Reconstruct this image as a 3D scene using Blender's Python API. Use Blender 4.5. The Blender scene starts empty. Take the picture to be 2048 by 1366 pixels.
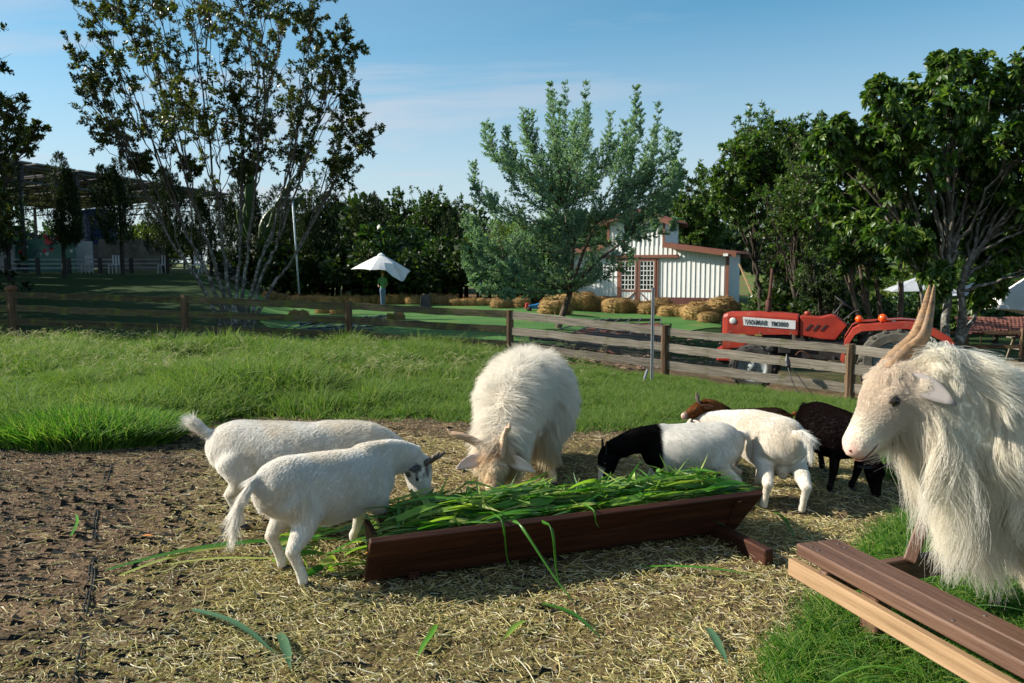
import bpy, bmesh, math, random
import numpy as np
from mathutils import Vector, Matrix, kdtree, noise as mnoise
rng = np.random.default_rng(7)
random.seed(7)
R = math.radians
scene = bpy.context.scene
COL = scene.collection

# ------------------------------------------------------------------ camera, sky, sun, exposure
F = 1593.0          # focal length in pixels of the 2048 px wide photograph
HORIZON = 540.0
CAM_Z = 1.4
cam_data = bpy.data.cameras.new('camera')
cam_data.sensor_width = 36.0
cam_data.lens = F / 2048 * 36
cam_data.clip_start = 0.05
cam_data.clip_end = 3000
cam_data.dof.use_dof = True
cam_data.dof.focus_distance = 4.3
cam_data.dof.aperture_fstop = 8.0
cam = bpy.data.objects.new('camera', cam_data)
COL.objects.link(cam)
cam.location = (0, 0, CAM_Z)
cam.rotation_euler = (R(90) - math.atan((683 - HORIZON) / F), 0, 0)
scene.camera = cam

SUN_EL = 29.5
SUN_AZ = (-0.985, 0.11)     # horizontal direction towards the sun
sv = Vector((SUN_AZ[0], SUN_AZ[1], 0)).normalized() * math.cos(R(SUN_EL)) + Vector((0, 0, math.sin(R(SUN_EL))))
sun_data = bpy.data.lights.new('sun', 'SUN')
sun_data.energy = 5.0
sun_data.angle = R(0.53)
sun_data.color = (1.0, 0.93, 0.82)
sun = bpy.data.objects.new('sun', sun_data)
COL.objects.link(sun)
sun.rotation_euler = sv.to_track_quat('Z', 'Y').to_euler()
sun.location = (-20, 0, 20)

world = bpy.data.worlds.new('World')
scene.world = world
world.use_nodes = True
nt = world.node_tree
nt.nodes.clear()
wo = nt.nodes.new('ShaderNodeOutputWorld')
bg = nt.nodes.new('ShaderNodeBackground')
bg.inputs['Strength'].default_value = 0.06
sky = nt.nodes.new('ShaderNodeTexSky')
sky.sky_type = 'NISHITA'
sky.sun_disc = False
sky.sun_elevation = R(SUN_EL)
sky.sun_rotation = math.atan2(SUN_AZ[0], SUN_AZ[1])
sky.altitude = 1500
sky.air_density = 1.0
sky.dust_density = 0.6
sky.ozone_density = 1.0
tc = nt.nodes.new('ShaderNodeTexCoord')
sep = nt.nodes.new('ShaderNodeSeparateXYZ')
nt.links.new(tc.outputs['Generated'], sep.inputs[0])
# wispy clouds: noise on a plane above the place (direction / height), stretched along x
dv = nt.nodes.new('ShaderNodeMath'); dv.operation = 'ADD'; dv.inputs[1].default_value = 0.10
nt.links.new(sep.outputs['Z'], dv.inputs[0])
mx = nt.nodes.new('ShaderNodeMath'); mx.operation = 'MAXIMUM'; mx.inputs[1].default_value = 0.03
nt.links.new(dv.outputs[0], mx.inputs[0])
d1 = nt.nodes.new('ShaderNodeMath'); d1.operation = 'DIVIDE'
d2 = nt.nodes.new('ShaderNodeMath'); d2.operation = 'DIVIDE'
nt.links.new(sep.outputs['X'], d1.inputs[0]); nt.links.new(mx.outputs[0], d1.inputs[1])
nt.links.new(sep.outputs['Y'], d2.inputs[0]); nt.links.new(mx.outputs[0], d2.inputs[1])
cmb = nt.nodes.new('ShaderNodeCombineXYZ')
nt.links.new(d1.outputs[0], cmb.inputs[0]); nt.links.new(d2.outputs[0], cmb.inputs[1])
mp = nt.nodes.new('ShaderNodeMapping')
mp.inputs['Rotation'].default_value = (0, 0, R(20))
mp.inputs['Scale'].default_value = (0.35, 0.9, 1)
mp.inputs['Location'].default_value = (1.3, 0.4, 0)
nt.links.new(cmb.outputs[0], mp.inputs[0])
nz = nt.nodes.new('ShaderNodeTexNoise')
nz.inputs['Scale'].default_value = 0.9
nz.inputs['Detail'].default_value = 6
nz.inputs['Roughness'].default_value = 0.55
nz.inputs['Distortion'].default_value = 0.4
nt.links.new(mp.outputs[0], nz.inputs[0])
cr = nt.nodes.new('ShaderNodeMapRange')
cr.interpolation_type = 'SMOOTHSTEP'
cr.inputs['From Min'].default_value = 0.40
cr.inputs['From Max'].default_value = 0.62
cr.inputs['To Max'].default_value = 0.85
nt.links.new(nz.outputs[0], cr.inputs[0])
# a haze bank low over the whole horizon, and thin high cloud thicker towards the sun (west, -x)
hz = nt.nodes.new('ShaderNodeMapRange'); hz.interpolation_type = 'SMOOTHSTEP'
hz.inputs['From Min'].default_value = 0.38; hz.inputs['From Max'].default_value = -0.02
hz.inputs['To Min'].default_value = 0.0; hz.inputs['To Max'].default_value = 0.85
nt.links.new(sep.outputs['Z'], hz.inputs[0])
wst = nt.nodes.new('ShaderNodeMapRange'); wst.interpolation_type = 'SMOOTHSTEP'
wst.inputs['From Min'].default_value = 0.55; wst.inputs['From Max'].default_value = -0.35
wst.inputs['To Min'].default_value = 0.15; wst.inputs['To Max'].default_value = 1.0
nt.links.new(sep.outputs['X'], wst.inputs[0])
cm = nt.nodes.new('ShaderNodeMath'); cm.operation = 'MULTIPLY'
nt.links.new(cr.outputs[0], cm.inputs[0]); nt.links.new(wst.outputs[0], cm.inputs[1])
veil = nt.nodes.new('ShaderNodeMath'); veil.operation = 'MULTIPLY'; veil.inputs[1].default_value = 0.22
nt.links.new(wst.outputs[0], veil.inputs[0])
vm = nt.nodes.new('ShaderNodeMath'); vm.operation = 'MAXIMUM'
nt.links.new(cm.outputs[0], vm.inputs[0]); nt.links.new(veil.outputs[0], vm.inputs[1])
hm = nt.nodes.new('ShaderNodeMath'); hm.operation = 'MAXIMUM'
nt.links.new(vm.outputs[0], hm.inputs[0]); nt.links.new(hz.outputs[0], hm.inputs[1])
mixc = nt.nodes.new('ShaderNodeMix'); mixc.data_type = 'RGBA'
mixc.inputs[7].default_value = (5.9, 6.0, 6.5, 1)
nt.links.new(hm.outputs[0], mixc.inputs[0])
hsv = nt.nodes.new('ShaderNodeHueSaturation')
hsv.inputs['Saturation'].default_value = 1.15
hsv.inputs['Value'].default_value = 1.0
tint = nt.nodes.new('ShaderNodeMix'); tint.data_type = 'RGBA'; tint.blend_type = 'MULTIPLY'; tint.inputs[0].default_value = 1.0
tint.inputs[7].default_value = (0.90, 1.42, 1.38, 1)
nt.links.new(sky.outputs[0], tint.inputs[6])
nt.links.new(tint.outputs[2], hsv.inputs['Color'])
nt.links.new(hsv.outputs[0], mixc.inputs[6])
nt.links.new(mixc.outputs[2], bg.inputs[0])
nt.links.new(bg.outputs[0], wo.inputs[0])

scene.view_settings.view_transform = 'Standard'
scene.view_settings.look = 'None'
scene.view_settings.exposure = 0.95
scene.view_settings.gamma = 1.0
scene.view_settings.use_curve_mapping = False
scene.cycles.max_bounces = 8
scene.cycles.diffuse_bounces = 3
scene.cycles.glossy_bounces = 3
scene.cycles.transmission_bounces = 4
scene.cycles.transparent_max_bounces = 8
scene.cycles_curves.shape = 'THICK'
scene.cycles_curves.subdivisions = 2

# ------------------------------------------------------------------ small helpers
def ptz(px, py, z):
    """point of height z seen at a pixel of the photograph"""
    d = F * (CAM_Z - z) / (py - HORIZON)
    return Vector(((px - 1024) / F * d, d, z))

def ptd(px, py, d):
    return Vector(((px - 1024) / F * d, d, CAM_Z - (py - HORIZON) / F * d))

def wmat(o):
    m = o.matrix_basis
    if o.parent is not None:
        m = wmat(o.parent) @ o.matrix_parent_inverse @ m
    return m

def adopt(o, parent):
    if parent is not None:
        o.parent = parent
        o.matrix_parent_inverse = wmat(parent).inverted()
    return o

def tag(o, label=None, cat=None, group=None, kind=None):
    if label: o['label'] = label
    if cat: o['category'] = cat
    if group: o['group'] = group
    if kind: o['kind'] = kind
    return o

def empty(name, loc, label, cat, group=None, rotz=0.0):
    o = bpy.data.objects.new(name, None)
    o.empty_display_size = 0.2
    COL.objects.link(o)
    o.location = loc
    o.rotation_euler = (0, 0, rotz)
    return tag(o, label, cat, group)

def link(name, me, parent=None, M=None):
    o = bpy.data.objects.new(name, me)
    COL.objects.link(o)
    if M is not None:
        o.matrix_basis = M
    return adopt(o, parent)

def npmesh(name, V, faces, mat, smooth=False, mi=None):
    """V (n,3); faces: (m,k) array or list of lists"""
    me = bpy.data.meshes.new(name)
    V = np.asarray(V, dtype=np.float32).reshape(-1, 3)
    if isinstance(faces, np.ndarray) and faces.ndim == 2:
        m, k = faces.shape
        me.vertices.add(len(V)); me.vertices.foreach_set('co', V.ravel())
        me.loops.add(m * k); me.loops.foreach_set('vertex_index', faces.astype(np.int32).ravel())
        me.polygons.add(m)
        me.polygons.foreach_set('loop_start', np.arange(0, m * k, k, dtype=np.int32))
        me.polygons.foreach_set('loop_total', np.full(m, k, dtype=np.int32))
        me.update(calc_edges=True)
    else:
        me.from_pydata([tuple(map(float, v)) for v in V], [], [list(map(int, f)) for f in faces])
        me.update()
    mats = mat if isinstance(mat, (list, tuple)) else [mat]
    for m_ in mats: me.materials.append(m_)
    if mi is not None: me.polygons.foreach_set('material_index', np.asarray(mi, dtype=np.int32))
    if smooth: me.polygons.foreach_set('use_smooth', np.ones(len(me.polygons), dtype=bool))
    return me

def colattr(me, col, name='col'):
    a = me.attributes.new(name, 'FLOAT_COLOR', 'POINT')
    c = np.ones((len(me.vertices), 4), dtype=np.float32); c[:, :col.shape[1]] = col
    a.data.foreach_set('color', c.ravel())

class MB:
    """collects simple solids, then builds ONE mesh"""
    def __init__(self):
        self.v = []; self.f = []; self.n = 0
    def add(self, V, Fs):
        self.v.append(np.asarray(V, dtype=float).reshape(-1, 3))
        self.f += [[i + self.n for i in f] for f in Fs]
        self.n += len(self.v[-1])
        return self
    def box(self, c, s, M=None):
        x, y, z = s[0] / 2, s[1] / 2, s[2] / 2
        V = np.array([(-x, -y, -z), (x, -y, -z), (x, y, -z), (-x, y, -z), (-x, -y, z), (x, -y, z), (x, y, z), (-x, y, z)])
        if M is not None: V = np.array([M @ Vector(v) for v in V])
        V = V + np.array(c)
        return self.add(V, [[3, 2, 1, 0], [4, 5, 6, 7], [0, 1, 5, 4], [1, 2, 6, 5], [2, 3, 7, 6], [3, 0, 4, 7]])
    def bar(self, p0, p1, w, h, up=(0, 0, 1)):
        p0 = Vector(p0); p1 = Vector(p1); t = (p1 - p0); L = t.length; t.normalize()
        s = t.cross(Vector(up))
        if s.length < 1e-4: s = t.cross(Vector((1, 0, 0)))
        s.normalize(); u = s.cross(t)
        V = []
        for e in (p0, p1):
            for a, b in ((-1, -1), (1, -1), (1, 1), (-1, 1)):
                V.append(e + s * (a * w / 2) + u * (b * h / 2))
        return self.add(V, [[0, 1, 2, 3], [7, 6, 5, 4], [0, 4, 5, 1], [1, 5, 6, 2], [2, 6, 7, 3], [3, 7, 4, 0]])
    def tube(self, pts, r, n=8, cap=True):
        V, Fs = tube_geo(pts, r, n, cap)
        return self.add(V, Fs)
    def lathe(self, prof, n=16, M=None):
        """prof: (radius, z) pairs, axis z"""
        V = []; Fs = []
        k = len(prof)
        for i in range(n):
            a = 2 * math.pi * i / n
            for r_, z_ in prof: V.append((r_ * math.cos(a), r_ * math.sin(a), z_))
        for i in range(n):
            j = (i + 1) % n
            for q in range(k - 1):
                Fs.append([i * k + q, j * k + q, j * k + q + 1, i * k + q + 1])
        Fs.append([i * k for i in range(n)][::-1]); Fs.append([i * k + k - 1 for i in range(n)])
        if M is not None: V = [M @ Vector(v) for v in V]
        return self.add(V, Fs)
    def prism(self, poly, y0, y1, M=None):
        """poly of (x,z) extruded along y"""
        n = len(poly)
        V = [(x, y0, z) for x, z in poly] + [(x, y1, z) for x, z in poly]
        Fs = [list(range(n)), list(range(2 * n - 1, n - 1, -1))] + [[i, i + n, (i + 1) % n + n, (i + 1) % n] for i in range(n)]
        if M is not None: V = [M @ Vector(v) for v in V]
        return self.add(V, Fs)
    def mesh(self, name, mat, smooth=False, bevel=0.0):
        me = npmesh(name, np.concatenate(self.v), self.f, mat, smooth)
        bm = bmesh.new(); bm.from_mesh(me)
        bmesh.ops.recalc_face_normals(bm, faces=bm.faces)
        if bevel > 0:
            bmesh.ops.bevel(bm, geom=list(bm.edges), offset=bevel, segments=1, affect='EDGES')
        bm.to_mesh(me); bm.free()
        return me
    def build(self, name, mat, parent=None, M=None, smooth=False, bevel=0.0):
        return link(name, self.mesh(name, mat, smooth, bevel), parent, M)

def frames(pts, up=(0, 0, 1)):
    P = np.asarray(pts, dtype=float)
    T = np.gradient(P, axis=0); T /= np.linalg.norm(T, axis=1)[:, None] + 1e-12
    U = np.asarray(up, dtype=float)
    U = np.tile(U, (len(P), 1)) if U.ndim == 1 else U
    S = np.cross(T, U); l = np.linalg.norm(S, axis=1)
    bad = l < 0.15
    if bad.any(): S[bad] = np.cross(T[bad], np.array([0.9, 0.3, 0.2]))
    S /= np.linalg.norm(S, axis=1)[:, None]
    for i in range(1, len(S)):
        if S[i] @ S[i - 1] < 0: S[i] = -S[i]
    return T, S, np.cross(S, T)

def loft(pts, ra, rb, up=(0, 0, 1), n=14, cap=True):
    """closed tube with elliptic rings, ra sideways, rb along up"""
    P = np.asarray(pts, dtype=float); k = len(P)
    ra = np.broadcast_to(np.asarray(ra, dtype=float), (k,)); rb = np.broadcast_to(np.asarray(rb, dtype=float), (k,))
    T, S, U = frames(P, up)
    a = np.arange(n) * 2 * math.pi / n
    V = P[:, None] + S[:, None] * (ra[:, None, None] * np.cos(a)[None, :, None]) + U[:, None] * (rb[:, None, None] * np.sin(a)[None, :, None])
    V = V.reshape(-1, 3)
    Fs = []
    for i in range(k - 1):
        for j in range(n):
            j2 = (j + 1) % n
            Fs.append([i * n + j, i * n + j2, (i + 1) * n + j2, (i + 1) * n + j])
    if cap:
        m0 = len(V)
        V = np.vstack([V, P[0] - T[0] * min(ra[0], rb[0]) * 0.55, P[-1] + T[-1] * min(ra[-1], rb[-1]) * 0.55])
        for j in range(n):
            j2 = (j + 1) % n
            Fs.append([m0, j2, j]); Fs.append([m0 + 1, (k - 1) * n + j, (k - 1) * n + j2])
    return V, Fs

def tube_geo(pts, r, n=8, cap=True):
    return loft(pts, r, r, n=n, cap=cap)

def polytubes(lines, radii, ns):
    """many polylines to one vertex/quad array (open tubes)"""
    VV = []; FF = []; off = 0
    for P, r, n in zip(lines, radii, ns):
        P = np.asarray(P, dtype=float); k = len(P)
        if k < 2: continue
        T, S, U = frames(P)
        a = np.arange(n) * 2 * math.pi / n
        r = np.broadcast_to(np.asarray(r, dtype=float), (k,))
        V = P[:, None] + (S[:, None] * np.cos(a)[None, :, None] + U[:, None] * np.sin(a)[None, :, None]) * r[:, None, None]
        VV.append(V.reshape(-1, 3))
        i, j = np.meshgrid(np.arange(k - 1), np.arange(n), indexing='ij')
        j2 = (j + 1) % n
        q = np.stack([i * n + j, i * n + j2, (i + 1) * n + j2, (i + 1) * n + j], -1).reshape(-1, 4) + off
        FF.append(q); off += k * n
    return np.concatenate(VV), np.concatenate(FF)

def spline(ctrl, n):
    """Catmull-Rom through control points (any dimension)"""
    C = np.asarray(ctrl, dtype=float)
    C = np.vstack([2 * C[0] - C[1], C, 2 * C[-1] - C[-2]])
    m = len(C) - 3
    t = np.linspace(0, m - 1e-6, n); i = t.astype(int); f = (t - i)[:, None]
    a, b, c, d = C[i], C[i + 1], C[i + 2], C[i + 3]
    return 0.5 * ((2 * b) + (c - a) * f + (2 * a - 5 * b + 4 * c - d) * f ** 2 + (3 * b - a - 3 * c + d) * f ** 3)

def norm(v):
    return v / (np.linalg.norm(v, axis=-1, keepdims=True) + 1e-9)

def strands(name, P, rad, mat, parent=None, col=None, M=None):
    """P (N,K,3) polylines as hair curves, rad (N,K) or (K,)"""
    N, K = P.shape[:2]
    cd = bpy.data.hair_curves.new(name)
    cd.add_curves([K] * N)
    cd.attributes['position'].data.foreach_set('vector', P.astype(np.float32).ravel())
    ra = cd.attributes.new('radius', 'FLOAT', 'POINT')
    ra.data.foreach_set('value', np.ascontiguousarray(np.broadcast_to(rad, (N, K)), dtype=np.float32).ravel())
    if col is not None:
        c = np.ones((N, 4), dtype=np.float32); c[:, :3] = col
        a = cd.attributes.new('col', 'FLOAT_COLOR', 'CURVE'); a.data.foreach_set('color', c.ravel())
    cd.materials.append(mat)
    o = bpy.data.objects.new(name, cd)
    COL.objects.link(o)
    if M is not None: o.matrix_basis = M
    return adopt(o, parent)

# ------------------------------------------------------------------ materials
def newmat(name):
    m = bpy.data.materials.new(name); m.use_nodes = True
    m.node_tree.nodes.clear()
    return m, m.node_tree

def node(t, kind, **kw):
    n = t.nodes.new(kind)
    for k, v in kw.items():
        if k in n.inputs.keys(): n.inputs[k].default_value = v
        else: setattr(n, k, v)
    return n

def ramp(t, fac, stops):
    n = t.nodes.new('ShaderNodeValToRGB')
    while len(n.color_ramp.elements) < len(stops): n.color_ramp.elements.new(0.5)
    for e, (p, c) in zip(n.color_ramp.elements, stops):
        e.position = p; e.color = tuple(c) + (1,)
    t.links.new(fac, n.inputs[0])
    return n

def mixrgb(t, fac, a, b, mode='MIX'):
    n = t.nodes.new('ShaderNodeMix'); n.data_type = 'RGBA'; n.blend_type = mode
    for s, v in ((0, fac), (6, a), (7, b)):
        if hasattr(v, 'is_output') or hasattr(v, 'links'): t.links.new(v, n.inputs[s])
        else: n.inputs[s].default_value = v if s == 0 else tuple(v) + ((1,) if len(v) == 3 else ())
    return n.outputs[2]

def surface(name, stops, scale=(1, 1, 1), nscale=5.0, detail=5, rough=0.8, bump=0.0, bscale=None, metallic=0.0, coord='Object', spec=0.3, dirt=None, rand=0.0):
    """noise-coloured principled material; stops: (position, colour) of a ramp"""
    m, t = newmat(name)
    out = t.nodes.new('ShaderNodeOutputMaterial'); b = t.nodes.new('ShaderNodeBsdfPrincipled')
    t.links.new(b.outputs[0], out.inputs[0])
    tcn = t.nodes.new('ShaderNodeTexCoord')
    mpn = t.nodes.new('ShaderNodeMapping'); mpn.inputs['Scale'].default_value = scale
    src = tcn.outputs[coord]
    if rand > 0:
        oi = t.nodes.new('ShaderNodeObjectInfo')
        ad = t.nodes.new('ShaderNodeVectorMath'); ad.operation = 'MULTIPLY_ADD'
        ad.inputs[1].default_value = (1, 1, 1)
        sc = t.nodes.new('ShaderNodeMath'); sc.operation = 'MULTIPLY'; sc.inputs[1].default_value = 37.0
        t.links.new(oi.outputs['Random'], sc.inputs[0])
        t.links.new(src, ad.inputs[0]); t.links.new(sc.outputs[0], ad.inputs[2])
        src = ad.outputs[0]
    t.links.new(src, mpn.inputs[0])
    n1 = node(t, 'ShaderNodeTexNoise', Scale=nscale, Detail=detail, Roughness=0.6)
    t.links.new(mpn.outputs[0], n1.inputs[0])
    rp = ramp(t, n1.outputs[0], stops)
    c = rp.outputs[0]
    if rand > 0:
        hs = t.nodes.new('ShaderNodeHueSaturation')
        mr = node(t, 'ShaderNodeMapRange'); mr.inputs['To Min'].default_value = 1 - rand; mr.inputs['To Max'].default_value = 1 + rand
        t.links.new(oi.outputs['Random'], mr.inputs[0]); t.links.new(mr.outputs[0], hs.inputs['Value'])
        t.links.new(c, hs.inputs['Color']); c = hs.outputs[0]
    if dirt:
        n3 = node(t, 'ShaderNodeTexNoise', Scale=dirt[1], Detail=6, Roughness=0.7)
        t.links.new(tcn.outputs['Object'], n3.inputs[0])
        r3 = ramp(t, n3.outputs[0], [(dirt[2], (0, 0, 0)), (min(1, dirt[2] + 0.15), (1, 1, 1))])
        c = mixrgb(t, r3.outputs[0], c, dirt[0])
    t.links.new(c, b.inputs['Base Color'])
    b.inputs['Roughness'].default_value = rough; b.inputs['Metallic'].default_value = metallic
    b.inputs['Specular IOR Level'].default_value = spec
    if bump > 0:
        n2 = node(t, 'ShaderNodeTexNoise', Scale=bscale or nscale * 2, Detail=6, Roughness=0.65)
        t.links.new(mpn.outputs[0], n2.inputs[0])
        bp = node(t, 'ShaderNodeBump', Strength=bump, Distance=0.02)
        t.links.new(n2.outputs[0], bp.inputs['Height']); t.links.new(bp.outputs[0], b.inputs['Normal'])
    return m

def plain(name, c, rough=0.5, metallic=0.0, spec=0.5, var=0.12, ns=8.0, bump=0.0):
    c = np.array(c)
    return surface(name, [(0.3, c * (1 - var)), (0.7, np.minimum(c * (1 + var), 1))], nscale=ns, rough=rough, metallic=metallic, spec=spec, bump=bump)

def leafmat(name, cols, trans=0.35, rough=0.45, spec=0.4, tcol=1.4, source='island'):
    """foliage: colour chosen per leaf, partly translucent"""
    m, t = newmat(name)
    out = t.nodes.new('ShaderNodeOutputMaterial'); b = t.nodes.new('ShaderNodeBsdfPrincipled')
    if source == 'island':
        g = t.nodes.new('ShaderNodeNewGeometry'); s = g.outputs['Random Per Island']
    elif source == 'object':
        g = t.nodes.new('ShaderNodeObjectInfo'); s = g.outputs['Random']
    else:
        g = t.nodes.new('ShaderNodeHairInfo'); s = g.outputs['Random']
    n = len(cols)
    rp = ramp(t, s, [(i / (n - 1), c) for i, c in enumerate(cols)])
    b.inputs['Roughness'].default_value = rough; b.inputs['Specular IOR Level'].default_value = spec
    t.links.new(rp.outputs[0], b.inputs['Base Color'])
    tr = t.nodes.new('ShaderNodeBsdfTranslucent')
    c2 = mixrgb(t, 1.0, rp.outputs[0], (tcol, tcol * 1.15, tcol * 0.45), 'MULTIPLY')
    t.links.new(c2, tr.inputs[0])
    mxs = t.nodes.new('ShaderNodeMixShader'); mxs.inputs[0].default_value = trans
    t.links.new(b.outputs[0], mxs.inputs[1]); t.links.new(tr.outputs[0], mxs.inputs[2])
    t.links.new(mxs.outputs[0], out.inputs[0])
    return m

def wood(name, c0, c1, c2, rough=0.75, bump=0.4, dirt=None, rand=0.15, spec=0.25, gs=1.0):
    return surface(name, [(0.25, c0), (0.5, c1), (0.8, c2)], scale=(1.2, 22 * gs, 22 * gs), nscale=1.6, detail=7, rough=rough, bump=bump, bscale=3.0, dirt=dirt, rand=rand, spec=spec)

def board(name, p0, p1, w, h, mat, parent=None, up=(0, 0, 1), bevel=0.006, wob=0.0, seg=1, taper=None):
    """a plank along p0-p1: w sideways, h along up; own frame with x along the grain"""
    p0 = Vector(p0); p1 = Vector(p1); t = p1 - p0; L = t.length; t.normalize()
    s = Vector(up).cross(t)
    if s.length < 1e-3: s = Vector((1, 0, 0)).cross(t)
    s.normalize(); u = t.cross(s)
    M = Matrix((t, s, u)).transposed().to_4x4(); M.translation = (p0 + p1) / 2
    V = []; Fs = []
    xs = np.linspace(-L / 2, L / 2, seg + 1)
    r_ = random.Random(hash((round(p0.x, 2), round(p0.y, 2), round(w, 3))) & 0xffff)
    for i, x in enumerate(xs):
        o1, o2 = (r_.uniform(-wob, wob), r_.uniform(-wob, wob)) if wob else (0, 0)
        k = 1.0 if not taper else taper[0] + (taper[1] - taper[0]) * i / seg
        e = 1 + (r_.uniform(-.06, .06) if wob else 0)
        for a, b_ in ((-1, -1), (1, -1), (1, 1), (-1, 1)):
            V.append((x, a * w / 2 * k + o1 * 0.5, b_ * h / 2 * e * k + o2))
    for i in range(seg):
        a = i * 4; b_ = a + 4
        for j in range(4): Fs.append([a + j, a + (j + 1) % 4, b_ + (j + 1) % 4, b_ + j])
    Fs.append([3, 2, 1, 0]); Fs.append([seg * 4 + j for j in range(4)])
    me = npmesh(name, V, Fs, mat)
    bm = bmesh.new(); bm.from_mesh(me); bmesh.ops.recalc_face_normals(bm, faces=bm.faces)
    if bevel:
        ed = [e for e in bm.edges if len(e.link_faces) == 2 and e.calc_face_angle(0) > 0.6]
        bmesh.ops.bevel(bm, geom=ed, offset=bevel, segments=1, affect='EDGES')
    bm.to_mesh(me); bm.free()
    return link(name, me, parent, M)

def sstep(a, b, x):
    t = np.clip((x - a) / (b - a), 0, 1)
    return t * t * (3 - 2 * t)

_perm = np.random.default_rng(3).random((64, 64, 64))
def vnoise(p, s=1.0):
    """cheap value noise in numpy, 0..1; p (...,3)"""
    q = np.asarray(p, dtype=float) * s
    i = np.floor(q).astype(int); f = q - i; f = f * f * (3 - 2 * f)
    i0 = i % 64; i1 = (i + 1) % 64
    g = lambda a, b, c: _perm[a, b, c]
    x0, y0, z0 = i0[..., 0], i0[..., 1], i0[..., 2]; x1, y1, z1 = i1[..., 0], i1[..., 1], i1[..., 2]
    fx, fy, fz = f[..., 0], f[..., 1], f[..., 2]
    l = lambda a, b, t: a + (b - a) * t
    return l(l(l(g(x0, y0, z0), g(x1, y0, z0), fx), l(g(x0, y1, z0), g(x1, y1, z0), fx), fy),
             l(l(g(x0, y0, z1), g(x1, y0, z1), fx), l(g(x0, y1, z1), g(x1, y1, z1), fx), fy), fz)

def n2(x, y, s, off=0.0, oct=3):
    x = np.asarray(x, dtype=float); y = np.asarray(y, dtype=float)
    t = 0; a = 1; w = 0
    for o in range(oct):
        t = t + a * vnoise(np.stack([x + off, y + off * 1.7, np.full_like(x, off * 0.37 + 0.5)], -1), s * 2 ** o); w += a; a *= 0.5
    return t / w
# ------------------------------------------------------------------ terrain
def yf(x):    # far edge of the bare feeding yard
    return np.interp(x, [-12, -6, -4.2, -3.1, -2.3, -0.6, 0.5, 1.8, 2.6, 4], [5.2, 5.6, 6.3, 7.2, 7.7, 7.6, 7.0, 6.8, 6.3, 6.0])
def xr(y):    # right edge of the bare feeding yard
    return np.interp(y, [0.5, 1.5, 2.7, 3.48, 4.1, 4.75, 5.6, 6.5, 8], [0.45, 0.62, 0.92, 1.35, 1.9, 2.35, 2.6, 2.5, 2.3])
def grassmask(x, y):
    w = (n2(x, y, 1.6, 4.0) - 0.5) * 1.1
    a = sstep(-0.55, 0.35, y - yf(x) + w)
    b = sstep(-0.10, 0.32, x - xr(y) + w * 0.5)
    return np.maximum(a, b)

def gz_smooth(x, y):
    x = np.asarray(x, dtype=float); y = np.asarray(y, dtype=float)
    slope = np.interp(x, [-12, -7, -3.5, 0, 3, 5.6, 9], [0.0, 0.012, 0.022, 0.036, 0.078, 0.13, 0.13])
    z1 = -slope * np.clip(y - 6.5, 0, 9.5)
    # beyond the fence
    zr = np.interp(y, [14, 20, 28, 38, 60, 100, 130, 200, 320], [-0.85, -1.0, -0.65, -0.45, -1.3, -0.9, -0.2, 7.0, 20.0])
    zr2 = np.interp(y, [14, 20, 30, 45, 60, 100, 130, 200, 320], [-0.95, -1.25, -1.7, -2.0, -1.6, -0.9, -0.2, 8.0, 24.0])
    zl = np.interp(y, [14, 17, 25, 60, 100, 200, 320], [-0.3, -0.34, -0.35, -0.4, -0.4, 0.0, 2.0])
    r = sstep(1.0, 5.0, x) * (1 - sstep(45, 60, y)) + sstep(.02, .40, x / np.maximum(y, 10)) * sstep(45, 60, y); rr = sstep(0.24, 0.40, x / np.maximum(y, 10)) * sstep(16, 24, y)
    z2 = zl + (zr + (zr2 - zr) * rr - zl) * r
    bank = sstep(0.27, 0.40, -x / np.maximum(y, 10)) * np.interp(y, [19, 25, 40, 60], [0, 0.35, 1.55, 1.9])
    bank = bank + sstep(7, 12, -x) * (1 - sstep(15, 22, y)) * 0.05
    z2 = z2 + bank
    k = sstep(15.0, 18.0, y)
    return z1 + (z2 - z1) * k

def gz(x, y):
    x = np.asarray(x, dtype=float); y = np.asarray(y, dtype=float)
    z = gz_smooth(x, y)
    near = 1 - sstep(16, 30, y)
    z = z + near * ((n2(x, y, 0.8, 9.0) - 0.5) * 0.05 + (n2(x, y, 9.0, 2.0, 2) - 0.5) * 0.018)
    g = sstep(0.2, 1.4, y - yf(x)) * (1 - sstep(13.5, 16, y + np.maximum(x, 0) * 0.4)) * sstep(1.5, -3.5, x)
    z = z + g * (0.05 + (n2(x, y, 0.5, 5.0) - 0.5) * 0.16)
    return z
def gz1(x, y): return float(gz(np.array([x]), np.array([y]))[0])

def grid_mesh(name, X, Y, Z, mat, smooth=True):
    h, w = X.shape
    V = np.stack([X, Y, Z], -1).reshape(-1, 3)
    i, j = np.meshgrid(np.arange(h - 1), np.arange(w - 1), indexing='ij')
    q = np.stack([i * w + j, i * w + j + 1, (i + 1) * w + j + 1, (i + 1) * w + j], -1).reshape(-1, 4)
    return npmesh(name, V, q, mat, smooth)

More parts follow.
